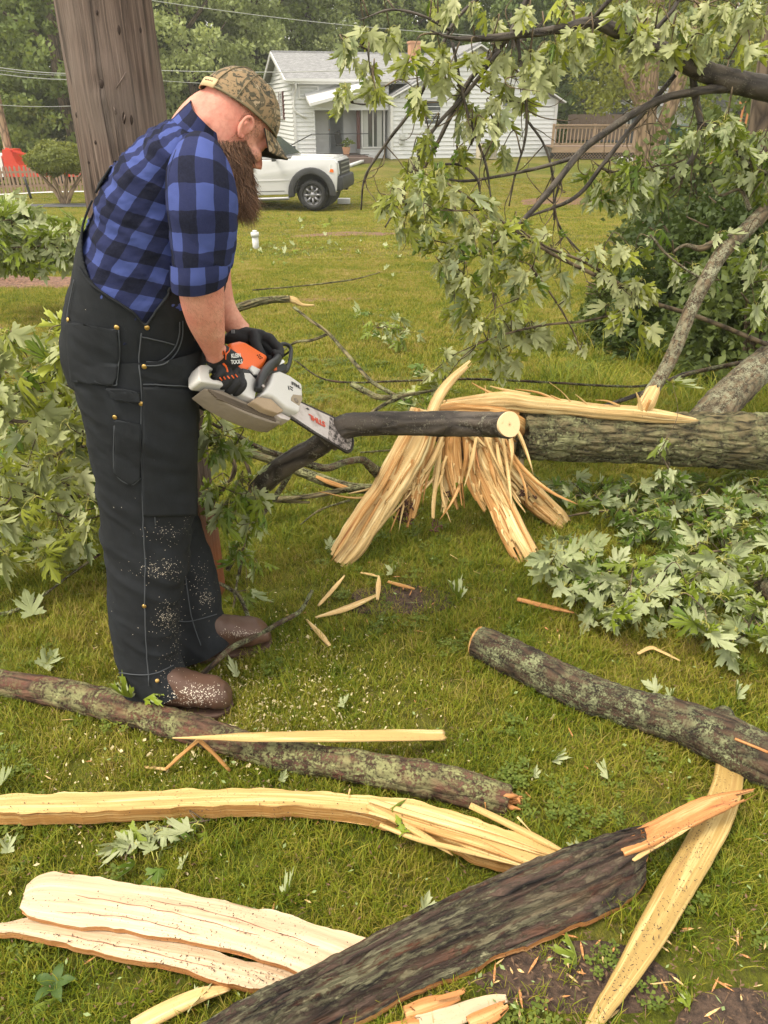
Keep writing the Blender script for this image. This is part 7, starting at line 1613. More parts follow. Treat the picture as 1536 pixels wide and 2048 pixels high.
# hand guard: an open frame
G_ = [(655, 412), (690, 405), (718, 418), (730, 445), (722, 520), (705, 565), (680, 582), (640, 588)]
mb = MB(); tube([sp(*c5(*p), -.02) for p in G_], .006, 10, 40, mb); tube([sp(*c5(*p), -.11) for p in G_], .006, 10, 40, mb)
obj('hand_guard', mb, M['saw_black'], SAW)
for i in (1, 3, 4, 6): mb = MB(); bar(sp(*c5(*G_[i]), -.02), sp(*c5(*G_[i]), -.11), .014, .006, mb); obj('guard_bar', mb, M['saw_black'], SAW, smooth=False)
splate([(600, 560), (650, 520), (700, 545), (690, 580), (640, 600), (600, 600), (560, 640), (545, 620)], -.10, -.01, 'saw_black', 'guard_mount', .006)
splate([(630, 522), (662, 516), (672, 532), (640, 548)], -.01, -.006, 'print_white', 'warning_label', 0)
splate([(606, 565), (622, 560), (624, 580), (608, 582)], -.01, -.006, 'saw_orange', 'orange_mark', 0)
# bar and chain
barpts = [(705, 770), (742, 778), (860, 832), (985, 895), (1040, 938), (1072, 985), (1082, 1030), (1070, 1078), (1048, 1092), (1020, 1078), (960, 1040), (850, 975), (700, 876)]
splate([(700, 775), (742, 783), (860, 838), (935, 872), (925, 1012), (850, 968), (700, 868)], -.004, .002, 'bar', 'guide_bar', 0)
splate([(935, 872), (985, 899), (1036, 942), (1066, 988), (1074, 1030), (1062, 1072), (1046, 1082), (1020, 1070), (960, 1034), (925, 1012)], -.004, .002, 'bar_worn', 'bar_nose', 0)
top_e = [(742, 778), (860, 832), (935, 866), (985, 893), (1040, 938), (1072, 985), (1082, 1030), (1070, 1078), (1048, 1092), (1020, 1078), (960, 1042), (925, 1020), (850, 977), (700, 880)]
Pc = cat(np.array([sp(*c5(*p), -.001) for p in top_e]), 64); cm_ = MB(); bar((-.006, 0, 0), (.006, 0, 0), .006, .006, cm_); box((.0, 0, .004), (.006, .004, .005), cm_); cme = cm_.mesh('chain_link', smooth=False); cme.materials.append(plain('chain_steel', (.07, .06, .055), .45, .7))
for i in range(63):
    d = nrm(Pc[i + 1] - Pc[i]); z = nrm(np.cross(d, SN)); y = np.cross(z, d); o = bpy.data.objects.new('chain_link', cme); COL.objects.link(o); o.parent = SAW; L_ = np.linalg.norm(Pc[i + 1] - Pc[i]) / .012 * .92
    c = (Pc[i] + Pc[i + 1]) / 2 - wloc(SAW); o.matrix_basis = Matrix([[d[0] * L_, y[0], z[0], c[0]], [d[1] * L_, y[1], z[1], c[1]], [d[2] * L_, y[2], z[2], c[2]], [0, 0, 0, 1]])
def text(s, u0, v0, u1, v1, size, off, mat, parent, plane=sp, bold=0.0, squash=1.0, name='lettering', ctr='LEFT'):
    """flat print; baseline runs from pixel (u0, v0) towards (u1, v1)"""
    cu = bpy.data.curves.new(name, 'FONT'); cu.body = s; cu.size = size; cu.align_x = ctr; cu.offset = bold; cu.extrude = .0002
    o = bpy.data.objects.new(name, cu); COL.objects.link(o); o.data.materials.append(M[mat])
    a, b = plane(u0, v0, off), plane(u1, v1, off); x = nrm(b - a); z = SN; y = np.cross(z, x)
    o.parent = parent; c = a - wloc(parent); o.matrix_basis = Matrix([[x[0] * squash, y[0], z[0], c[0]], [x[1] * squash, y[1], z[1], c[1]], [x[2] * squash, y[2], z[2], c[2]], [0, 0, 0, 1]]); return o
def ctext(s, p, q, frac, mat, name='lettering', off=.004, bold=.0006):
    """letters running from crop point p to q, height a fraction of that run"""
    a, b = sp(*c5(*p)), sp(*c5(*q)); L_ = np.linalg.norm(b - a); o = text(s, *c5(*p), *c5(*q), 1, off, mat, SAW, bold=0)
    o.data.size = L_ * frac; bpy.context.view_layer.update(); w = o.dimensions.x; k = L_ / max(w, 1e-6) * 1.0
    M4 = o.matrix_basis.copy(); x = M4.col[0].to_3d().normalized() * k; 
    for i in range(3): M4[i][0] = x[i]
    o.matrix_basis = M4; o.data.offset = bold; return o
ctext('STIHL', (902, 912), (806, 862), .38, 'print_red', bold=.0010)
ctext('STIHL', (668, 700), (722, 728), .42, 'print_black', off=.024, bold=.0006)
splate([(646, 706), (654, 716), (656, 736), (648, 730)], .022, .0228, 'print_black', 'cover_mark', 0)
splate([(657, 708), (678, 720), (677, 726), (658, 715)], .022, .0228, 'print_black', 'cover_mark', 0)
splate([(659, 722), (677, 734), (676, 740), (660, 729)], .022, .0228, 'print_black', 'cover_mark', 0)
splate([(665, 782), (678, 762), (728, 768), (735, 790), (715, 830), (665, 800)], .022, .0232, plain('sticker_tan', (.30, .24, .16), .6), 'sticker', 0)
mb = MB(); disc(sp(*c5(695, 800), .0236), SN, .008, .001, 20, mb); obj('nut', mb, M['saw_dirt'], SAW)
splate([(338, 655), (352, 646), (405, 643), (410, 652), (398, 694), (385, 704), (345, 690)], .0, .0012, 'print_white', 'warning_sticker', 0)
for k, (x_, y_) in enumerate(((360, 668), (392, 662))): 
    mb = MB(); disc(sp(*c5(x_, y_), .0018), SN, .0052, .0006, 20, mb); obj('pictogram', mb, M['print_black'], SAW); mb = MB(); disc(sp(*c5(x_, y_), .0024), SN, .0040, .0006, 20, mb); obj('pictogram', mb, plain('pictogram_blue', (.30, .42, .55), .6), SAW)
splate([(366, 682), (385, 678), (380, 696), (362, 692)], .0012, .0018, plain('pictogram_orange', (.6, .32, .1), .6), 'pictogram', 0)
splate([(785, 826), (800, 820), (812, 836), (800, 834)], .002, .0026, 'print_black', 'bar_mark', 0)

# ---------------------------------------------------------------- the man
gf_near = gr(462, 1415); gf_far = gr(535, 1290)
man = thing('person', 'bearded man in blue checked shirt, black overalls and camouflage cap, sawing', 'person', (float(gr(330, 1400)[0]), 1.85, 0))
def st(ul, vl, ur, vr, y, th):
    a, b = at(ul, vl, y), at(ur, vr, y); return (a + b) / 2, (b - a) / 2, th
def slice_loft(S_, n_=48, m_=None, e=2.3, grow=0.0, mb=None, disp=None, capc=True):
    C = []; A = []; B = []
    for i, s in enumerate(S_):
        c, a, th = st(*s); C.append(c); A.append(a * (1 + grow / np.linalg.norm(a)))
    for i, s in enumerate(S_):
        t_ = nrm(C[min(i + 1, len(C) - 1)] - C[max(i - 1, 0)]); b = nrm(np.cross(A[i], t_)); b = b if b[1] > 0 else -b; B.append(b * (s[5] + grow))
    return loft(C, A, B, e, n_, m_ or len(S_) * 8, mb, disp, capc=capc)
TOR = [(158, 745, 398, 738, 1.87, .175), (144, 700, 408, 690, 1.87, .18), (144, 655, 418, 640, 1.87, .185), (153, 600, 434, 590, 1.87, .19), (166, 540, 444, 535, 1.87, .195), (184, 470, 452, 465, 1.87, .20), (205, 405, 456, 405, 1.87, .205), (236, 348, 456, 352, 1.87, .21), (280, 300, 454, 316, 1.87, .205), (326, 262, 448, 294, 1.87, .175), (362, 240, 442, 280, 1.87, .12), (378, 234, 438, 272, 1.87, .085)]
def folds(amp, sc=(9, 9, 9), seed=0, fine=.25):
    sc = np.array(sc, float)
    def f(P):
        P = P + np.stack([P[:, 2] * .25, P[:, 1] * 0, P[:, 0] * .6], 1)
        a = fbm(P * sc, 1, 3, seed); r_ = 1 - np.abs(fbm(P * sc * [1, 1, 1.6] + 9, 1.0, 2, seed + 3)) * 2
        return amp * (a * .6 + .55 * r_) + amp * fine * fbm(P, 60, 2, seed + 5)
    return f
def plaid_mat(nm, rot):
  n = NT(nm); uv = n.map('UV', rot=(0, 0, rot)); nn = n.mix(.012, uv, n.noise(uv, 16, 3, out=1)); x_, y_, z_ = n.sep(nn)
  def stripe(c, k=31, ph=0.0): return n.math('GREATER_THAN', n.math('FRACT', n.math('ADD', n.math('MULTIPLY', c, k / 2), ph)), .5)
  ssum = n.math('ADD', stripe(x_), stripe(y_));
  c = n.ramp(n.math('MULTIPLY', ssum, .5), [(0, (.064, .090, .275)), (.34, (.019, .024, .07)), (.8, (.006, .0065, .008))], 'CONSTANT')
  c = n.mix(n.math('MULTIPLY', n.noise(uv, 240, 3, .7), .16), c, (.10, .12, .26)); c = n.mix(n.math('MULTIPLY', n.noise(uv, 14, 3), .25), c, (.02, .02, .05))
  n.P(color=c, rough=.95, spec=.1, normal=n.bump(n.math('ADD', n.noise(uv, 600, 2), n.math('MULTIPLY', n.noise(uv, 28, 3), 3)), .35, .002)); return n.m
M['plaid'] = plaid_mat('plaid_flannel', 0)

n = NT('black_duck_cloth'); o_ = n.map('Object'); f = n.noise(o_, 7, 5, .65); w_ = n.noise(n.map('Object', (1, 1, .5)), 420, 3, .7); fade = n.ramp(n.noise(n.map('Object', (1.6, 1, .8)), 9, 5, .7), [(.48, 0.), (.72, .6)])
c = n.mix(f, (.0115, .0125, .0140), (.022, .024, .0265)); c = n.mix(fade, c, (.026, .030, .035)); c = n.mix(n.math('MULTIPLY', w_, .25), c, (.02, .023, .027))
n.P(color=c, rough=.85, spec=.15, normal=n.bump(n.math('ADD', w_, n.math('MULTIPLY', f, 2)), .5, .0016)); M['duck'] = n.m
M['stitch'] = plain('seam_stitching', (.055, .062, .07), .8); M['brass'] = plain('brass_button', (.55, .36, .12), .3, .9)
n = NT('skin'); o_ = n.map('Object'); f = n.noise(o_, 14, 4); g = n.noise(o_, 120, 3); hz_ = n.sep(o_)[2]
f = n.ramp(f, [(.34, 0.), (.66, 1.)]); c = n.mix(f, (.60, .225, .165), (.68, .36, .26)); c = n.mix(n.math('MULTIPLY', n.ramp(g, [(.4, 0.), (.7, 1.)]), .4), c, (.46, .17, .12))
n.P(color=c, rough=.62, spec=.3, sss=.08, normal=n.bump(n.math('ADD', g, n.noise(o_, 35, 4)), .6, .002)); n.b.inputs['Subsurface Radius'].default_value = (.012, .005, .003); M['skin'] = n.m
M['hair'] = plain('brown_hair', (.26, .14, .08), .6, vary=.4); M['hair_dk'] = plain('dark_hair', (.09, .048, .03), .65); M['leather'] = plain('brown_leather', (.09, .045, .028), .5, vary=.3, bumpy=.2); M['sole'] = plain('boot_sole', (.07, .035, .022), .7)
M['glove'] = plain('black_glove', (.012, .012, .014), .75, bumpy=.3); M['gorange'] = plain('orange_glove_trim', (.80, .13, .02), .55)
# shirt
shirt = obj('shirt', slice_loft(TOR[1:], 110, 190, 2.25, 0, disp=folds(.016, (9, 7, 10), 3, .4)), plaid_mat('plaid_back', .33), man)
SLV = [(390, 318, 436, 335, 1.78, .05), (354, 330, 456, 338, 1.735, .07), (340, 362, 466, 362, 1.70, .082), (338, 410, 470, 410, 1.675, .084), (344, 470, 466, 470, 1.67, .078), (350, 530, 456, 530, 1.67, .070), (349, 566, 450, 560, 1.675, .066)]
slv = obj('sleeve', slice_loft(SLV, 72, 110, 2.1, 0, disp=folds(.006, (12, 9, 10), 8), capc=False), M['plaid'], man)
cuffm = MB(); slice_loft([(346, 525, 458, 520, 1.67, .074), (346, 545, 457, 540, 1.67, .075), (347, 568, 452, 562, 1.675, .072)], 60, 16, 2.1, .002, cuffm, folds(.003, (14, 9, 6), 9), capc=False); slice_loft([(347, 568, 452, 562, 1.675, .072), (352, 562, 446, 556, 1.675, .064)], 60, 4, 2.1, 0.001, cuffm, None, capc=False)
obj('cuff', cuffm, M['plaid'], man)
SLF = [(392, 285, 450, 300, 1.95, .06), (372, 350, 470, 350, 2.04, .08), (374, 420, 474, 420, 2.07, .078), (378, 480, 472, 480, 2.09, .07), (388, 540, 462, 535, 2.1, .06)]
obj('sleeve', slice_loft(SLF, 40, 50, 2.1, 0, disp=folds(.006, (12, 9, 10), 11), capc=False), M['plaid'], man)
obj('sleeve_fold', slice_loft([(438, 372, 470, 366, 1.93, .05), (442, 400, 474, 398, 1.92, .055), (440, 440, 474, 425, 1.92, .05), (446, 458, 462, 452, 1.92, .03)], 30, 24, 2.1, disp=folds(.005, (12, 9, 12), 12)), M['plaid'], man)
# overalls
def cut(mb, test, poly=None):
    V = mb.verts(); px = proj(V); keepF = []; keepU = []; q = 0
    for f in mb.f:
        k = len(f); cx = np.mean([px[i] for i in f], axis=0)
        if not test(cx[0], cx[1], V[f[0]]): keepF.append(f); keepU.extend(mb.uv[q:q + k])
        q += k
    if poly is not None:
        from collections import Counter
        ec = Counter(); 
        for f in keepF:
            for a, b in zip(f, list(f[1:]) + [f[0]]): ec[(min(a, b), max(a, b))] += 1
        ea = Counter()
        for f in mb.f:
            for a, b in zip(f, list(f[1:]) + [f[0]]): ea[(min(a, b), max(a, b))] += 1
        bd = {q for e, k in ec.items() if k == 1 and ea[e] == 2 for q in e}; PP = np.array(poly + [poly[0]], float); V = V.copy()
        for i in bd:
            p = px[i]; best = None
            for a, b in zip(PP[:-1], PP[1:]):
                t_ = np.clip(np.dot(p - a, b - a) / (np.dot(b - a, b - a) + 1e-9), 0, 1); q_ = a + (b - a) * t_; dd = np.linalg.norm(q_ - p)
                if best is None or dd < best[0]: best = (dd, q_)
            if best[0] < 9: V[i] = at(best[1][0], best[1][1], V[i][1])
    out = MB(); out.v = [V]; out.f = keepF; out.uv = keepU; out.n = len(V); out.mi = [0] * len(keepF); return out
OPEN = [(166, 475), (166, 505), (172, 535), (184, 562), (205, 582), (240, 604), (268, 622), (288, 645), (297, 640), (312, 618), (332, 590), (345, 565), (360, 520), (400, 500), (443, 485), (447, 300), (446, 150), (430, 100), (392, 258), (375, 214), (346, 224), (314, 247), (271, 284), (226, 332), (191, 392), (170, 444)]
ov = slice_loft(TOR, 130, 220, 2.25, .006, disp=folds(.006, (7, 5, 9), 21))
ov = cut(ov, lambda u, v, P: inpoly(u, v, OPEN) or v < 226, list(map(tuple, cat(np.array([(*p, 0) for p in OPEN + OPEN[:1]], float), 120)[:, :2])))
ovo = obj('overalls', ov, M['duck'], man); apply_mods(ovo, [('SOLIDIFY', dict(thickness=.004, offset=1))])
NL = [(147, 700, 403, 692, 1.8, 0.1215), (161, 760, 394, 752, 1.8, 0.126), (178, 830, 391, 826, 1.8, 0.1224), (191, 900, 389, 900, 1.8, 0.117), (201, 980, 387, 980, 1.8, 0.1098), (212, 1060, 384, 1060, 1.79, 0.1035), (220, 1130, 377, 1120, 1.765, 0.09), (219, 1190, 360, 1185, 1.745, 0.0855), (227, 1250, 352, 1250, 1.73, 0.081), (237, 1310, 352, 1308, 1.715, 0.0792), (247, 1360, 366, 1345, 1.7, 0.081), (253, 1394, 384, 1364, 1.695, 0.081)]
nl = obj('trouser_leg', slice_loft(NL, 96, 240, 2.3, 0, disp=folds(.013, (7, 5, 9), 23, .15), capc=False), M['duck'], man)
FL = [(240, 700, 390, 695, 1.98, .11), (270, 800, 386, 795, 1.99, .11), (290, 900, 384, 900, 2.0, .105), (300, 1000, 386, 1000, 2.02, .10), (318, 1080, 400, 1078, 2.03, .095), (336, 1130, 420, 1122, 2.01, .09), (344, 1180, 430, 1180, 1.98, .088), (346, 1230, 438, 1225, 1.955, .088), (348, 1280, 450, 1252, 1.94, .09), (350, 1316, 466, 1278, 1.93, .094)]
fl = obj('trouser_leg', slice_loft(FL, 70, 200, 2.3, 0, disp=folds(.012, (7, 5, 10), 25, .15), capc=False), M['duck'], man)
BV = bvh([ovo, nl]); BF = bvh([fl]); BS_ = bvh([shirt])
pk = MB(); patch(BV, [(139, 645), (236, 658), (240, 705), (236, 755), (226, 770), (180, 766), (146, 762), (139, 700)], .005, pk, 4); o = obj('pocket', pk, M['duck'], man); apply_mods(o, [('SOLIDIFY', dict(thickness=.003, offset=-1))])
pk = MB(); patch(BV, [(232, 838), (282, 846), (283, 905), (281, 955), (262, 968), (230, 945), (232, 890)], .005, pk, 4); o = obj('pocket', pk, M['duck'], man); apply_mods(o, [('SOLIDIFY', dict(thickness=.003, offset=-1))])
pk = MB(); patch(BV, [(286, 772), (392, 776), (388, 1110), (290, 1110), (284, 950)], .004, pk, 6); o = obj('knee_panel', pk, M['duck'], man); apply_mods(o, [('SOLIDIFY', dict(thickness=.003, offset=-1))])
pk = MB(); patch(BV, [(214, 776), (280, 782), (280, 803), (226, 796)], .007, pk, 3); o = obj('hammer_loop', pk, M['duck'], man); apply_mods(o, [('SOLIDIFY', dict(thickness=.004, offset=-1))])
for pts in ([(283, 665), (278, 720), (284, 790), (282, 870), (285, 960), (287, 1050), (291, 1120), (290, 1200), (292, 1280), (298, 1370)], [(139, 645), (190, 654), (238, 659)], [(140, 655), (190, 664), (238, 668)], [(238, 659), (240, 705), (235, 760), (224, 770), (146, 761)], [(232, 840), (282, 848)], [(232, 850), (282, 857)], [(230, 850), (231, 940), (262, 967), (282, 955)], [(364, 640), (362, 675), (350, 705), (325, 728), (290, 730)], [(358, 642), (356, 672), (345, 698), (320, 720), (292, 722)],
            [(286, 768), (330, 768), (394, 774)], [(284, 672), (320, 680), (348, 688)], [(240, 1344), (300, 1348), (345, 1330)], [(152, 560), (140, 620), (137, 650)], [(143, 710), (190, 714), (236, 712)], [(309, 830), (308, 960), (310, 1050)], [(186, 1350), (240, 1346)]):
    mb = MB(); seam(BV, pts, .0016, mb, .0045)
    if mb.n: obj('seam', mb, M['stitch'], man)
mb = MB(); seam(BV, [(160, 535), (182, 566), (206, 585), (240, 607), (268, 626), (288, 648), (298, 642), (313, 620), (334, 592), (346, 568)], .0030, mb, .003, 8); obj('hem_piping', mb, M['duck'], man)
mb = MB(); seam(BF, [(352, 1240), (380, 1242), (432, 1228)], .0016, mb, .003); seam(BF, [(368, 1110), (375, 1180), (385, 1240), (402, 1290)], .0016, mb, .003); obj('seam', mb, M['stitch'], man)
for u, v in ((139, 640), (234, 654), (221, 764), (231, 833), (283, 806), (289, 732), (294, 654), (270, 606), (292, 1019), (289, 1211), (314, 1361)):
    p, nn = hit(BV, u, v, .004)
    if p is None: continue
    mb = MB(); ellip(p, (.0062, .0062, .0062), None, 14, 10, mb); mb.v[-1] = p + (mb.v[-1] - p) - np.outer((mb.v[-1] - p) @ nn, nn) * .55; obj('rivet', mb, M['brass'], man)
# shirt seams and collar
mb = MB()
BSL = bvh([slv, shirt])
for pts in ([(352, 300), (338, 345), (336, 400), (344, 480), (352, 540)],): seam(BSL, pts, .0010, mb, .0005)
obj('shirt_seam', mb, plain('shirt_stitch', (.02, .028, .08), .9), man)
# head frame
TH, PS = math.radians(43), math.radians(36)
Ry = np.array([[math.cos(TH), 0, math.sin(TH)], [0, 1, 0], [-math.sin(TH), 0, math.cos(TH)]]); Rz = np.array([[math.cos(PS), -math.sin(PS), 0], [math.sin(PS), math.cos(PS), 0], [0, 0, 1]])
HS = .84; HR = Rz @ Ry; HC = at(463, 251, 1.87)
def hp(x, y, z): return HC + HR @ np.array([x, y, z]) * HS
def hloft(S_, n_=48, m_=60, e=2.1, mb=None, disp=None, capc=True):
    """stations (z, x back, x front, half width) in the head's frame"""
    C = []; A = []; B = []
    for z, xb, xf, w in S_: C.append(hp((xb + xf) / 2, 0, z)); A.append(HR @ np.array([(xf - xb) / 2, 0, 0]) * HS); B.append(HR @ np.array([0, w, 0]) * HS)
    return loft(C, A, B, e, n_, m_, mb, disp, capc=capc)
body = MB()
hloft([(-.128, .02, .075, .02), (-.115, -.01, .09, .045), (-.09, -.05, .096, .062), (-.065, -.075, .097, .068), (-.035, -.09, .094, .072), (-.01, -.098, .088, .074), (.01, -.10, .087, .075), (.03, -.102, .096, .077), (.06, -.103, .094, .077), (.09, -.095, .08, .070), (.112, -.07, .055, .052), (.125, -.03, .02, .02)], 48, 70, 2.15, body)
tube([hp(.088, 0, .022), hp(.100, 0, .0), hp(.116, 0, -.024), hp(.122, 0, -.034)], [.008, .009, .012, .011], 14, 14, body)
for s_ in (-1, 1):
    ellip(hp(.105, s_ * .013, -.034), (.010, .008, .009), HR, 12, 8, body); ellip(hp(.088, s_ * .03, .024), (.014, .022, .008), HR, 14, 8, body); ellip(hp(.080, s_ * .034, .004), (.012, .016, .011), HR, 14, 8, body)
    ellip(hp(.070, s_ * .045, -.025), (.022, .022, .018), HR, 14, 8, body)
nk0 = at(398, 315, 1.88)
tube([nk0, at(412, 272, 1.88), at(430, 248, 1.88) , hp(-.02, 0, -.01)], [.095, .078, .071, .067], 30, 30, body)
ellip(at(418, 248, 1.86), (.042, .068, .04), None, 20, 12, body)
slice_loft([(a + 14, b, c - 14, d, y, th - .03) for a, b, c, d, y, th in TOR], 40, 60, 2.2, 0, body)
slice_loft([(a + 16, b, c - 16, d, y + .01, th - .045) for a, b, c, d, y, th in NL], 28, 70, 2.1, 0, body)
slice_loft([(a + 12, b, c - 12, d, y, th - .025) for a, b, c, d, y, th in FL], 28, 60, 2.1, 0, body)
# hands: palm, four fingers and a thumb
def hand(mb, wrist, knk, spread, down, inward, R_, palm_t, thumbdir, lens=(.040, .026, .020), grow=0.0, palmw=.042):
    """knk: centre of the knuckle row, spread: unit vector along it (little finger to index)"""
    C = [wrist, wrist * .6 + knk * .4, knk * .85 + wrist * .15, knk]
    d = nrm(knk - wrist); nrm_p = nrm(np.cross(d, spread)); sp_ = nrm(np.cross(nrm_p, d))
    loft(C, [sp_ * (.030 + grow), sp_ * (palmw * .86 + grow), sp_ * (palmw + grow), sp_ * (palmw * .96 + grow)], [nrm_p * (.024 + grow), nrm_p * (palm_t + grow), nrm_p * (palm_t * .9 + grow), nrm_p * (.011 + grow)], 2.4, 24, 16, mb)
    for i, (o_, k) in enumerate(((-1.5, .80), (-.5, .97), (.5, 1.04), (1.5, .95))):
        b = knk + spread * o_ * .0215; root = b - d * .02; p1 = b + (down * .88 + d * .15) * lens[0] * k; p2 = p1 + nrm(down * .35 + inward) * lens[1] * k; p3 = p2 + nrm(inward * .7 - down * .75) * lens[2] * k
        r0 = (R_ + grow) * (.92 if i == 0 else 1)
        tube([root, b, (b + p1) / 2, p1, p2, p3], [r0 * .95, r0 * 1.06, r0 * .96, r0 * 1.02, r0 * .93, r0 * .72], 14, 34, mb); ellip(p3, (r0 * .72,) * 3, None, 10, 6, mb)
    tb = wrist * .62 + knk * .38 + spread * .030 + inward * .006; t1 = tb + nrm(thumbdir) * .034; t2 = t1 + nrm(thumbdir * .7 + down * .5) * .028; t3 = t2 + nrm(thumbdir * .3 + down * .9) * .018
    tube([tb - spread * .012, tb, t1, t2, t3], [(.016 + grow), (.0155 + grow), (.013 + grow), (.0125 + grow), (.009 + grow)], 14, 28, mb)
FA = [(360, 520, 446, 520, 1.675, .055), (357, 560, 447, 556, 1.68, .056), (362, 600, 448, 596, 1.69, .054), (375, 640, 449, 636, 1.71, .047), (392, 672, 450, 668, 1.735, .038), (406, 700, 449, 690, 1.76, .030), (414, 716, 452, 702, 1.775, .028)]
slice_loft(FA, 36, 50, 2.1, 0, body)
UA = [(365, 300, 450, 310, 1.74, .06), (358, 400, 452, 400, 1.69, .06), (360, 470, 450, 470, 1.675, .056), (360, 520, 446, 520, 1.675, .055)]; slice_loft(UA, 30, 30, 2.1, 0, body)
FB = [(395, 300, 450, 310, 1.98, .05), (385, 420, 462, 420, 2.07, .055), (392, 520, 462, 515, 2.10, .05), (410, 585, 462, 560, 2.11, .045), (436, 640, 470, 606, 2.12, .038), (456, 668, 486, 636, 2.13, .030), (470, 684, 500, 652, 2.14, .027)]
slice_loft(FB, 30, 60, 2.1, 0, body)
wr = at(431, 706, 1.775); knn = sp(452, 742, .012) ; 
dn = -SU
HN = dict(wrist=wr, knk=knn, spread=SF, down=nrm(dn + SN * .12), inward=-SN, R_=.0098, palm_t=.017, thumbdir=nrm(SF * .7 - SN * .8))
hand(body, **HN)
wr2 = at(478, 674, 2.12); kn2 = sp(*c5(592, 402), -.045) + SU * .012; sd2 = nrm(SN * .9 + np.array([.1, 0, .15]))
HF = dict(wrist=wr2, knk=kn2, spread=sd2, down=nrm(SF * .75 - SU * .55), inward=nrm(-SU * .8 - SF * .35), R_=.0098, palm_t=.017, thumbdir=nrm(-SU + SF * .1))
hand(body, **HF)
me = remeshed(body, .0045, 3, 'body'); bo = obj('body', me, M['skin'], man, local=True)
bo.location = tuple(-np.array(man.location))
# ear, part of the head's relief
ear = MB(); E = lambda x, z, o=0: hp(x * .8 + .006, -.0775 - o * .8, z * .8 - .004)
tube([E(.010, -.004, .002), E(.012, .012, .010), E(.004, .028, .014), E(-.012, .034, .017), E(-.024, .024, .020), E(-.027, .006, .019), E(-.020, -.014, .014), E(-.010, -.028, .009), E(.0, -.030, .006), E(.006, -.020, .003)], [.003, .0033, .0036, .0036, .0036, .0036, .004, .0048, .005, .003], 10, 50, ear)
tube([E(-.002, .018, .008), E(-.012, .014, .012), E(-.014, .0, .011), E(-.008, -.012, .008), E(.002, -.014, .006)], [.0022, .003, .003, .003, .003], 10, 24, ear)
ellip(E(-.008, .0, .004), (.014, .006, .020), HR, 18, 12, ear); ellip(E(.008, -.004, .004), (.004, .004, .005), HR, 10, 8, ear)
obj('ear', remeshed(ear, .0018, 2, 'ear'), M['skin'], man, local=True).location = tuple(-np.array(man.location))
mb = MB(); ellip(E(-.002, -.002, .0085), (.004, .0025, .005), HR, 12, 8, mb); obj('ear_canal', mb, plain('ear_shadow_skin', (.30, .12, .09), .7), man)
mb = MB(); tube([hp(.088, -.020, .0), hp(.091, -.032, -.002), hp(.084, -.045, .001)], [.0012, .0018, .0012], 6, 10, mb); obj('eyelashes', mb, M['hair_dk'], man)
# hair: strands rooted on the skin
BH = bvh([bo])
def strands(roots, dirf, L, r_, w, seed, curl=.25, seg=5):
    mb = MB(); r = np.random.default_rng(seed); V = []; F = []
    for p in roots:
        d = nrm(dirf(p, r)); l_ = L(p, r); side = nrm(np.cross(d, r.normal(size=3))); q = p.copy(); ww = w * r.uniform(.6, 1.3); k0 = len(V)
        cv = r.normal(size=3) * curl
        for j in range(seg): t_ = j / seg; V += [q - side * ww * (1 - t_ * .8), q + side * ww * (1 - t_ * .8)]; q = q + d * l_ / seg; d = nrm(d + cv * .4 / seg + r.normal(size=3) * curl * .35 + [0, 0, -.12])
        V.append(q); F += [(k0 + 2 * j, k0 + 2 * j + 1, k0 + 2 * j + 3, k0 + 2 * j + 2) for j in range(seg - 1)] + [(k0 + 2 * seg - 2, k0 + 2 * seg - 1, k0 + 2 * seg)]
    return mb.add(np.array(V), F)
bd_m = MB(); slice_loft([(434, 292, 486, 310, 1.86, .072), (438, 326, 498, 340, 1.87, .074), (446, 360, 505, 366, 1.88, .068), (458, 395, 510, 396, 1.89, .056), (474, 428, 508, 426, 1.89, .034)], 30, 40, 2.1, 0, bd_m, folds(.005, (25, 20, 14), 4))
beard = obj('beard', bd_m, M['hair'], man); BB = bvh([beard])
r = np.random.default_rng(4); roots = []; rootsb = []
while len(roots) < 5200:
    u, v = r.uniform(436, 512), r.uniform(280, 440)
    edge = 440 + max(0, (v - 300)) * .20
    if u < edge - 6: continue
    p, nn = hit(BB, u, v, .0)
    p2, n2 = hit(BH, u, v, .0)
    if p2 is not None and (p is None or np.linalg.norm(p2 - CAMP) < np.linalg.norm(p - CAMP)): p = p2
    if p is None: continue
    # keep the cheek, ear and nose bare
    l = HR.T @ (p - HC) / HS
    if l[2] > -.020 - .30 * max(0, l[0] - .02) + (.035 if l[0] < .030 and l[0] > .010 else 0) or (l[0] < .0 and l[2] > -.03 + l[0] * 1.2) or (l[0] > .108 and l[2] > -.05): continue
    roots.append(p)
dirb = lambda p, r_: np.array([.25, -.12, -1.0]) + r_.normal(size=3) * .30 + (HR @ np.array([.25, -.3, -.1])) * .6
Lb = lambda p, r_: (.012 if (HR.T @ (p - HC))[2] / HS > -.055 else .030) * r_.uniform(.5, 1.5)
half = len(roots) // 2
obj('beard_hair', strands(roots[:half], dirb, Lb, 0, .0006, 1, .6), M['hair'], man)['kind'] = 'stuff'; obj('beard_hair', strands(roots[half:], dirb, Lb, 0, .0006, 2, .6), M['hair_dk'], man)['kind'] = 'stuff'
rb = []
for _ in range(900): u, v = r.uniform(462, 508), r.uniform(385, 436); p, nn = hit(BB, u, v, 0); rb += [p] if p is not None else []
obj('beard_tip', strands(rb, lambda p, r_: np.array([.25, 0, -1]) + r_.normal(size=3) * .5, lambda p, r_: r_.uniform(.008, .045), 0, .0005, 5, .8), M['hair'], man)['kind'] = 'stuff'
rb = []; 
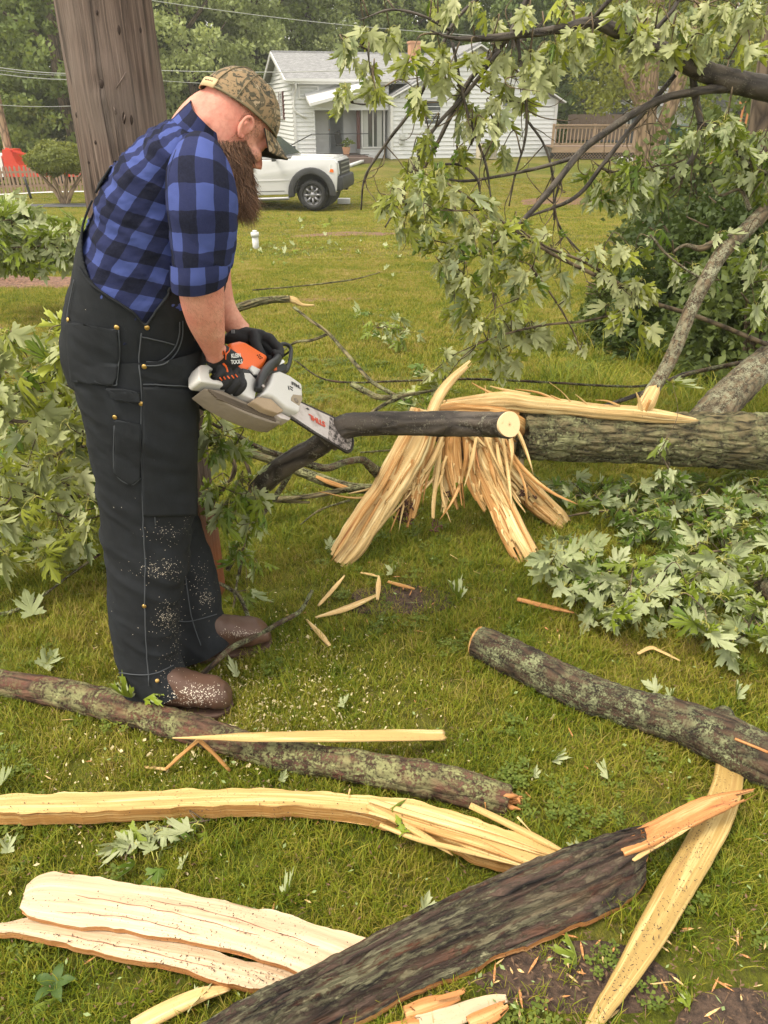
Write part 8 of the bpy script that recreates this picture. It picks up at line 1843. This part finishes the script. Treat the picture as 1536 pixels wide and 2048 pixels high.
for _ in range(5200):
    u, v = r.uniform(400, 520), r.uniform(190, 330); p, nn = hit(BH, u, v, .0); 
    if p is None: continue
    l = HR.T @ (p - HC) / HS
    if (.0 < l[2] < .06 and l[0] < .05 and -.08 < l[0] and not (l[0] < -.02 and l[2] < .03)) or (.012 < l[0] < .035 and -.06 < l[2] < .05) or (-.01 < l[0] < .09 and -.07 < l[2] < -.012 - .2 * l[0] + .012 * r.random()): rb.append(p)
obj('short_hair', strands(rb[:3500], lambda p, r_: HR @ np.array([.1, -.5, -1]) + r_.normal(size=3) * .4, lambda p, r_: r_.uniform(.002, .006), 0, .0004, 6, .2, 2), M['hair'], man)['kind'] = 'stuff'
ah = []
for _ in range(900):
    u, v = r.uniform(360, 450), r.uniform(572, 690); p, nn = hit(BH, u, v, .0)
    if p is not None and p[1] < 1.9: ah.append(p)
obj('arm_hair', strands(ah, lambda p, r_: np.array([.5, -.5, -.8]) + r_.normal(size=3) * .4, lambda p, r_: r_.uniform(.005, .012), 0, .00018, 16, .3, 3), M['hair'], man)['kind'] = 'stuff'
eb = []
for _ in range(90): p = hp(.093 + r.normal() * .002, -.018 - .030 * r.random(), .026 + r.normal() * .002); eb.append(p)
obj('eyebrow', strands(eb, lambda p, r_: HR @ np.array([.6, -1, .1]), lambda p, r_: r_.uniform(.005, .010), 0, .0006, 7, .1, 3), M['hair_dk'], man)
# collar
n0 = nk0; cd_ = nrm(at(425, 240, 1.88) - n0); ca = nrm(np.cross(cd_, [0, 1, 0])); 
col = MB(); Cc = [at(396, 262, 1.88), at(400, 258, 1.88), at(404, 252, 1.88)]
slice_loft([(352, 246, 446, 322, 1.87, .125), (366, 232, 450, 304, 1.87, .115), (382, 216, 452, 286, 1.87, .102), (392, 206, 450, 272, 1.87, .094)], 60, 16, 2.1, .004, col, folds(.003, (12, 12, 12), 2), capc=False)
o = obj('collar', col, M['plaid'], man); apply_mods(o, [('SOLIDIFY', dict(thickness=.004, offset=1))])
# cap
n = NT('camouflage'); o_ = n.map('Object'); w1 = n.noise(o_, 17, 5, .6, 1.2); w2 = n.noise(n.map('Object', (1, 1, 2.2), loc=(3, 1, 7)), 24, 4, .7, 1.5); w3 = n.noise(n.map('Object', loc=(9, 2, 4)), 60, 3)
c = n.ramp(w1, [(.0, (.06, .05, .03)), (.42, (.27, .18, .095)), (.50, (.11, .085, .05)), (.57, (.40, .30, .19))], 'CONSTANT'); c = n.mix(n.ramp(w2, [(.40, .95), (.43, 0.)]), c, (.022, .02, .015)); c = n.mix(n.ramp(w2, [(.62, 0.), (.66, .8)]), c, (.42, .38, .28)); c = n.mix(n.math('MULTIPLY', w3, .3), c, (.09, .08, .03))
n.P(color=c, rough=.9, normal=n.bump(n.noise(o_, 500, 2), .3, .001)); M['camo'] = n.m
cap = thing('cap_frame', None, None, tuple(HC)); bpy.data.objects.remove(cap)
V = []; m_, n_ = 30, 72; cmb = MB(); F = []
def rimz(th): return .036 + .016 * math.cos(th)
for i in range(m_ + 1):
    for j in range(n_):
        th = 2 * PI * j / n_; z0 = rimz(th); ph = PI / 2 * (i / m_); rr = math.cos(ph) ** .78; z = z0 + (.140 - z0) * math.sin(ph) ** 1.15
        x = (.111 if math.cos(th) > 0 else .110) * math.cos(th) * rr; y = .088 * math.sin(th) * rr; V.append(hp(x - .002, y, z))
V = np.array(V); V += (fbm(V, 30, 3, 3)[:, None] * .0025) * nrm(HR @ np.array([0, -1, .4]))
for i in range(m_):
    for j in range(n_):
        th = 2 * PI * (j + .5) / n_; a = abs(abs(th - PI)) ; 
        if a < .34 and i < 6 and (a / .34) ** 2 + ((i) / 6) ** 2 < 1: continue
        k = (j + 1) % n_; F.append((i * n_ + j, i * n_ + k, (i + 1) * n_ + k, (i + 1) * n_ + j))
co = obj('cap', cmb.add(V, F), M['camo'], man); apply_mods(co, [('SOLIDIFY', dict(thickness=.0025, offset=1))])
def cpt(th, f, o=.001):
    ph = PI / 2 * f; z0 = rimz(th); rr = math.cos(ph) ** .78; z = z0 + (.140 - z0) * math.sin(ph) ** 1.15; return hp(((.111 if math.cos(th) > 0 else .110) + o) * math.cos(th) * rr - .002, (.089 + o) * math.sin(th) * rr, z + o)
sm_ = MB()
for th in (-PI / 2 + .5, -PI / 2 - .5, PI / 2, PI - .43, -PI + .43, 0): tube([cpt(th, f, .004) for f in np.linspace(0.0 if abs(abs(th) - PI) > .5 else .1, .97, 16)], .0011, 6, 40, sm_)
tube([cpt(th, .0, .003) for th in np.linspace(-PI + .42, PI - .42, 40)], .0022, 8, 80, sm_); obj('cap_seam', sm_, plain('cap_stitch', (.16, .13, .07), .9), man)
mb = MB(); ellip(cpt(0, .999, .003), (.006, .006, .004), HR, 12, 8, mb); obj('cap_button', mb, M['camo'], man)
stp = MB(); V = []
for k in range(24): th = PI - .48 + .96 * k / 23; V += [cpt(th, .0, .003) - HR @ np.array([0, 0, .004]), cpt(th, .0, .004) + HR @ np.array([0, 0, .016])]
so_ = obj('cap_strap', stp.add(np.array(V), [(2 * k, 2 * k + 2, 2 * k + 3, 2 * k + 1) for k in range(23)]), plain('tan_strap', (.52, .38, .20), .7), man); apply_mods(so_, [('SOLIDIFY', dict(thickness=.002, offset=1))])
hol = MB()
for k in range(5): th = PI + .06 + .07 * k; ellip(cpt(th, 0, .0062) + HR @ np.array([0, 0, .006]), (.0016, .0016, .0016), None, 8, 6, hol)
obj('strap_hole', hol, M['hair_dk'], man)['kind'] = 'stuff'
bm2 = MB(); V = []; nr, na_ = 14, 34
for i in range(nr):
    for j in range(na_):
        a = -1.15 + 2.3 * j / (na_ - 1); f = i / (nr - 1); ext = .070 * math.cos(a * .98) ** .55 if abs(a) < 1.5 else 0
        x = .105 * math.cos(a) + f * ext; y = .087 * math.sin(a) * (1 + .02 * f); z = rimz(a) + .002 - .55 * (y ** 2) / .09 * (.35 + .65 * f) * .9 - f * .012
        V.append(hp(x, y, z))
bo2 = obj('cap_brim', bm2.add(np.array(V), [(i * na_ + j, i * na_ + j + 1, (i + 1) * na_ + j + 1, (i + 1) * na_ + j) for i in range(nr - 1) for j in range(na_ - 1)]), [M['camo'], plain('brim_underside', (.02, .02, .018), .9)], man)
apply_mods(bo2, [('SOLIDIFY', dict(thickness=.0035, offset=-1))])
for p in bo2.data.polygons:
    if (Vector(HR.T @ np.array(p.normal))).z < -.3: p.material_index = 1
# gloves
gl = MB(); hand(gl, grow=.0022, **{**HN, 'R_': .0105}); loft([at(426, 690, 1.765), at(430, 702, 1.772), wr, wr * .6 + knn * .4], [SF * .036, SF * .034, SF * .034, SF * .04], [nrm(np.cross(SF, [0, 0, 1])) * k for k in (.034, .031, .028, .024)], 2.2, 24, 14, gl)
g1 = obj('glove', remeshed(gl, .0024, 2, 'glove'), M['glove'], man, local=True, label='near glove with orange stripes and white lettering'); g1.location = tuple(-np.array(man.location))
gl = MB(); hand(gl, grow=.003, **{**HF, 'R_': .0112}); d2 = nrm(kn2 - wr2); loft([wr2 - d2 * .035, wr2 - d2 * .015, wr2, wr2 + d2 * .03], [sd2 * .038, sd2 * .036, sd2 * .034, sd2 * .04], [nrm(np.cross(sd2, d2)) * k for k in (.036, .033, .03, .026)], 2.2, 24, 14, gl)
g2 = obj('glove', remeshed(gl, .0024, 2, 'glove'), M['glove'], man, local=True, label='plain black far glove'); g2.location = tuple(-np.array(man.location))
def gbv(o):
    return BVHTree.FromPolygons([v_.co.copy() for v_ in o.data.vertices], [tuple(p_.vertices) for p_ in o.data.polygons])
BG = gbv(g1); BG2 = gbv(g2)
mb = MB()
for k in range(4): x0_ = 248 + k * 14; seam(BG, [c5(x0_, 455), c5(x0_ + 3, 475), c5(x0_ + 6, 490)], .0016, mb, .001)
obj('cuff_stripe', mb, M['gorange'], man); o = bpy.data.objects[-1] if False else None
mb = MB(); seam(BG, [c5(325, 445), c5(318, 470), c5(300, 490), c5(298, 520)], .0016, mb, .001); seam(BG, [c5(284, 545), c5(300, 570), c5(308, 600)], .003, mb, .001)
for k in range(5): seam(BG, [c5(262 + k * 24, 632 + k * -4), c5(275 + k * 24, 648 - k * 4)], .0018, mb, .001)
obj('glove_trim', mb, M['gorange'], man)
for s_, y0_ in (('KLEIN', 512), ('TOOLS', 548)):
    p0, n0_ = hit(BG, *c5(328, y0_), .0015); p1, _ = hit(BG, *c5(392, y0_ - 4), .0015)
    if p0 is not None and p1 is not None:
        cu = bpy.data.curves.new('lettering', 'FONT'); cu.body = s_; cu.size = .014; cu.offset = .0003; cu.extrude = .0003; o = bpy.data.objects.new('lettering', cu); COL.objects.link(o); o.parent = man; cu.materials.append(M['print_white'])
        x = nrm(p1 - p0); z = nrm(CAMP - p0); z = nrm(z - x * z.dot(x)); y = np.cross(z, x); p0 = p0 + z * .003; c = p0 - wloc(man); L_ = np.linalg.norm(p1 - p0) / .042
        o.matrix_basis = Matrix([[x[0] * L_, y[0], z[0], c[0]], [x[1] * L_, y[1], z[1], c[1]], [x[2] * L_, y[2], z[2], c[2]], [0, 0, 0, 1]])
mb = MB(); 
for k in range(3): seam(BG2, [c5(335 + k * 8, 340), c5(338 + k * 8, 362)], .001, mb, .001)
if mb.n: obj('cuff_stripe', mb, plain('grey_print', (.3, .3, .3), .7), man)
# boots
def boot(heel, toe, name='boot'):
    d = nrm((toe - heel) * [1, 1, 0]); L_ = .305; h = toe - d * L_; s_ = np.array([-d[1], d[0], 0]); zz = np.array([0, 0, 1.]); mb = MB(); C = []; A = []; B = []
    for q, hh, w in ((0.0, .05, .022), (.02, .085, .036), (.06, .125, .043), (.11, .145, .045), (.15, .130, .047), (.19, .108, .051), (.235, .090, .056), (.268, .078, .054), (.292, .060, .044), (.304, .040, .026), (.308, .02, .010)):
        C.append(h + d * q + zz * (.026 + hh / 2)); A.append(s_ * w); B.append(zz * hh / 2)
    loft(C, A, B, 2.3, 36, 60, mb, lambda P: fbm(P, 22, 3, 5) * .004 + (.5 - np.abs(fbm(P * [1.5, 1, .6], 22, 2, 7)) * 2) * .004); b = obj(name, mb, M['leather'], man)
    sl_ = MB(); out = [(-.006, .0), (-.002, .028), (.04, .046), (.11, .046), (.17, .050), (.235, .060), (.275, .055), (.300, .037), (.314, .0)]; P = [h + d * q + s_ * w + zz * .004 for q, w in out] + [h + d * q - s_ * w + zz * .004 for q, w in out[-2:0:-1]]
    prism(np.array(P), (0, 0, .021), sl_); so = obj('sole', sl_, M['sole'], b, smooth=False); bevel(so, .004, 2)
    sl_ = MB(); tube([h + d * .065 + zz * .08, h + d * .06 + zz * .20], .036, 24, 6, sl_); obj('boot_shaft', sl_, M['leather'], b); return b
b1 = boot(gr(300, 1418), gr(463, 1418)); b2 = boot(gr(370, 1322), gr(540, 1288))
# sawdust on overalls and boots
BALL = bvh([ovo, nl, fl, b1, b2]); V = []; r = np.random.default_rng(6)
regs = [(325, 1140, 24, 12, 170), (335, 1235, 12, 16, 230), (330, 1065, 22, 12, 70), (400, 1165, 18, 30, 90), (412, 1198, 8, 8, 80), (390, 1390, 30, 14, 340), (350, 1290, 12, 30, 60), (480, 1268, 24, 6, 140), (368, 960, 6, 40, 30), (374, 1010, 4, 30, 40), (300, 1000, 60, 250, 40), (345, 1340, 25, 15, 40)]
for cu, cv, su, sv, k in regs:
    for _ in range(k):
        u, v = cu + r.normal() * su, cv + r.normal() * sv; p, nn = hit(BALL, u, v, .001)
        if p is None or p[1] > 2.4: continue
        s = r.uniform(.0005, .0016) * (1.6 if v > 1370 else 1); d = r.normal(size=3); d = nrm(d - nn * d.dot(nn)) * s; e = np.cross(nn, d) * r.uniform(.4, 1); V += [p - d, p + e, p + d, p - e]
o = obj('sawdust', MB().add(np.array(V), [(4 * i, 4 * i + 1, 4 * i + 2, 4 * i + 3) for i in range(len(V) // 4)]), plain('sawdust_fleck', (.66, .58, .46), .9), man); o['kind'] = 'stuff'

# lettering becomes plain meshes
for o in [q for q in bpy.data.objects if q.type == 'FONT']:
    bpy.context.view_layer.update(); dg = bpy.context.evaluated_depsgraph_get(); me = bpy.data.meshes.new_from_object(o.evaluated_get(dg)); me.name = 'lettering'
    c = bpy.data.objects.new('lettering', me); COL.objects.link(c); c.parent = o.parent; c.matrix_basis = o.matrix_basis.copy(); bpy.data.objects.remove(o)
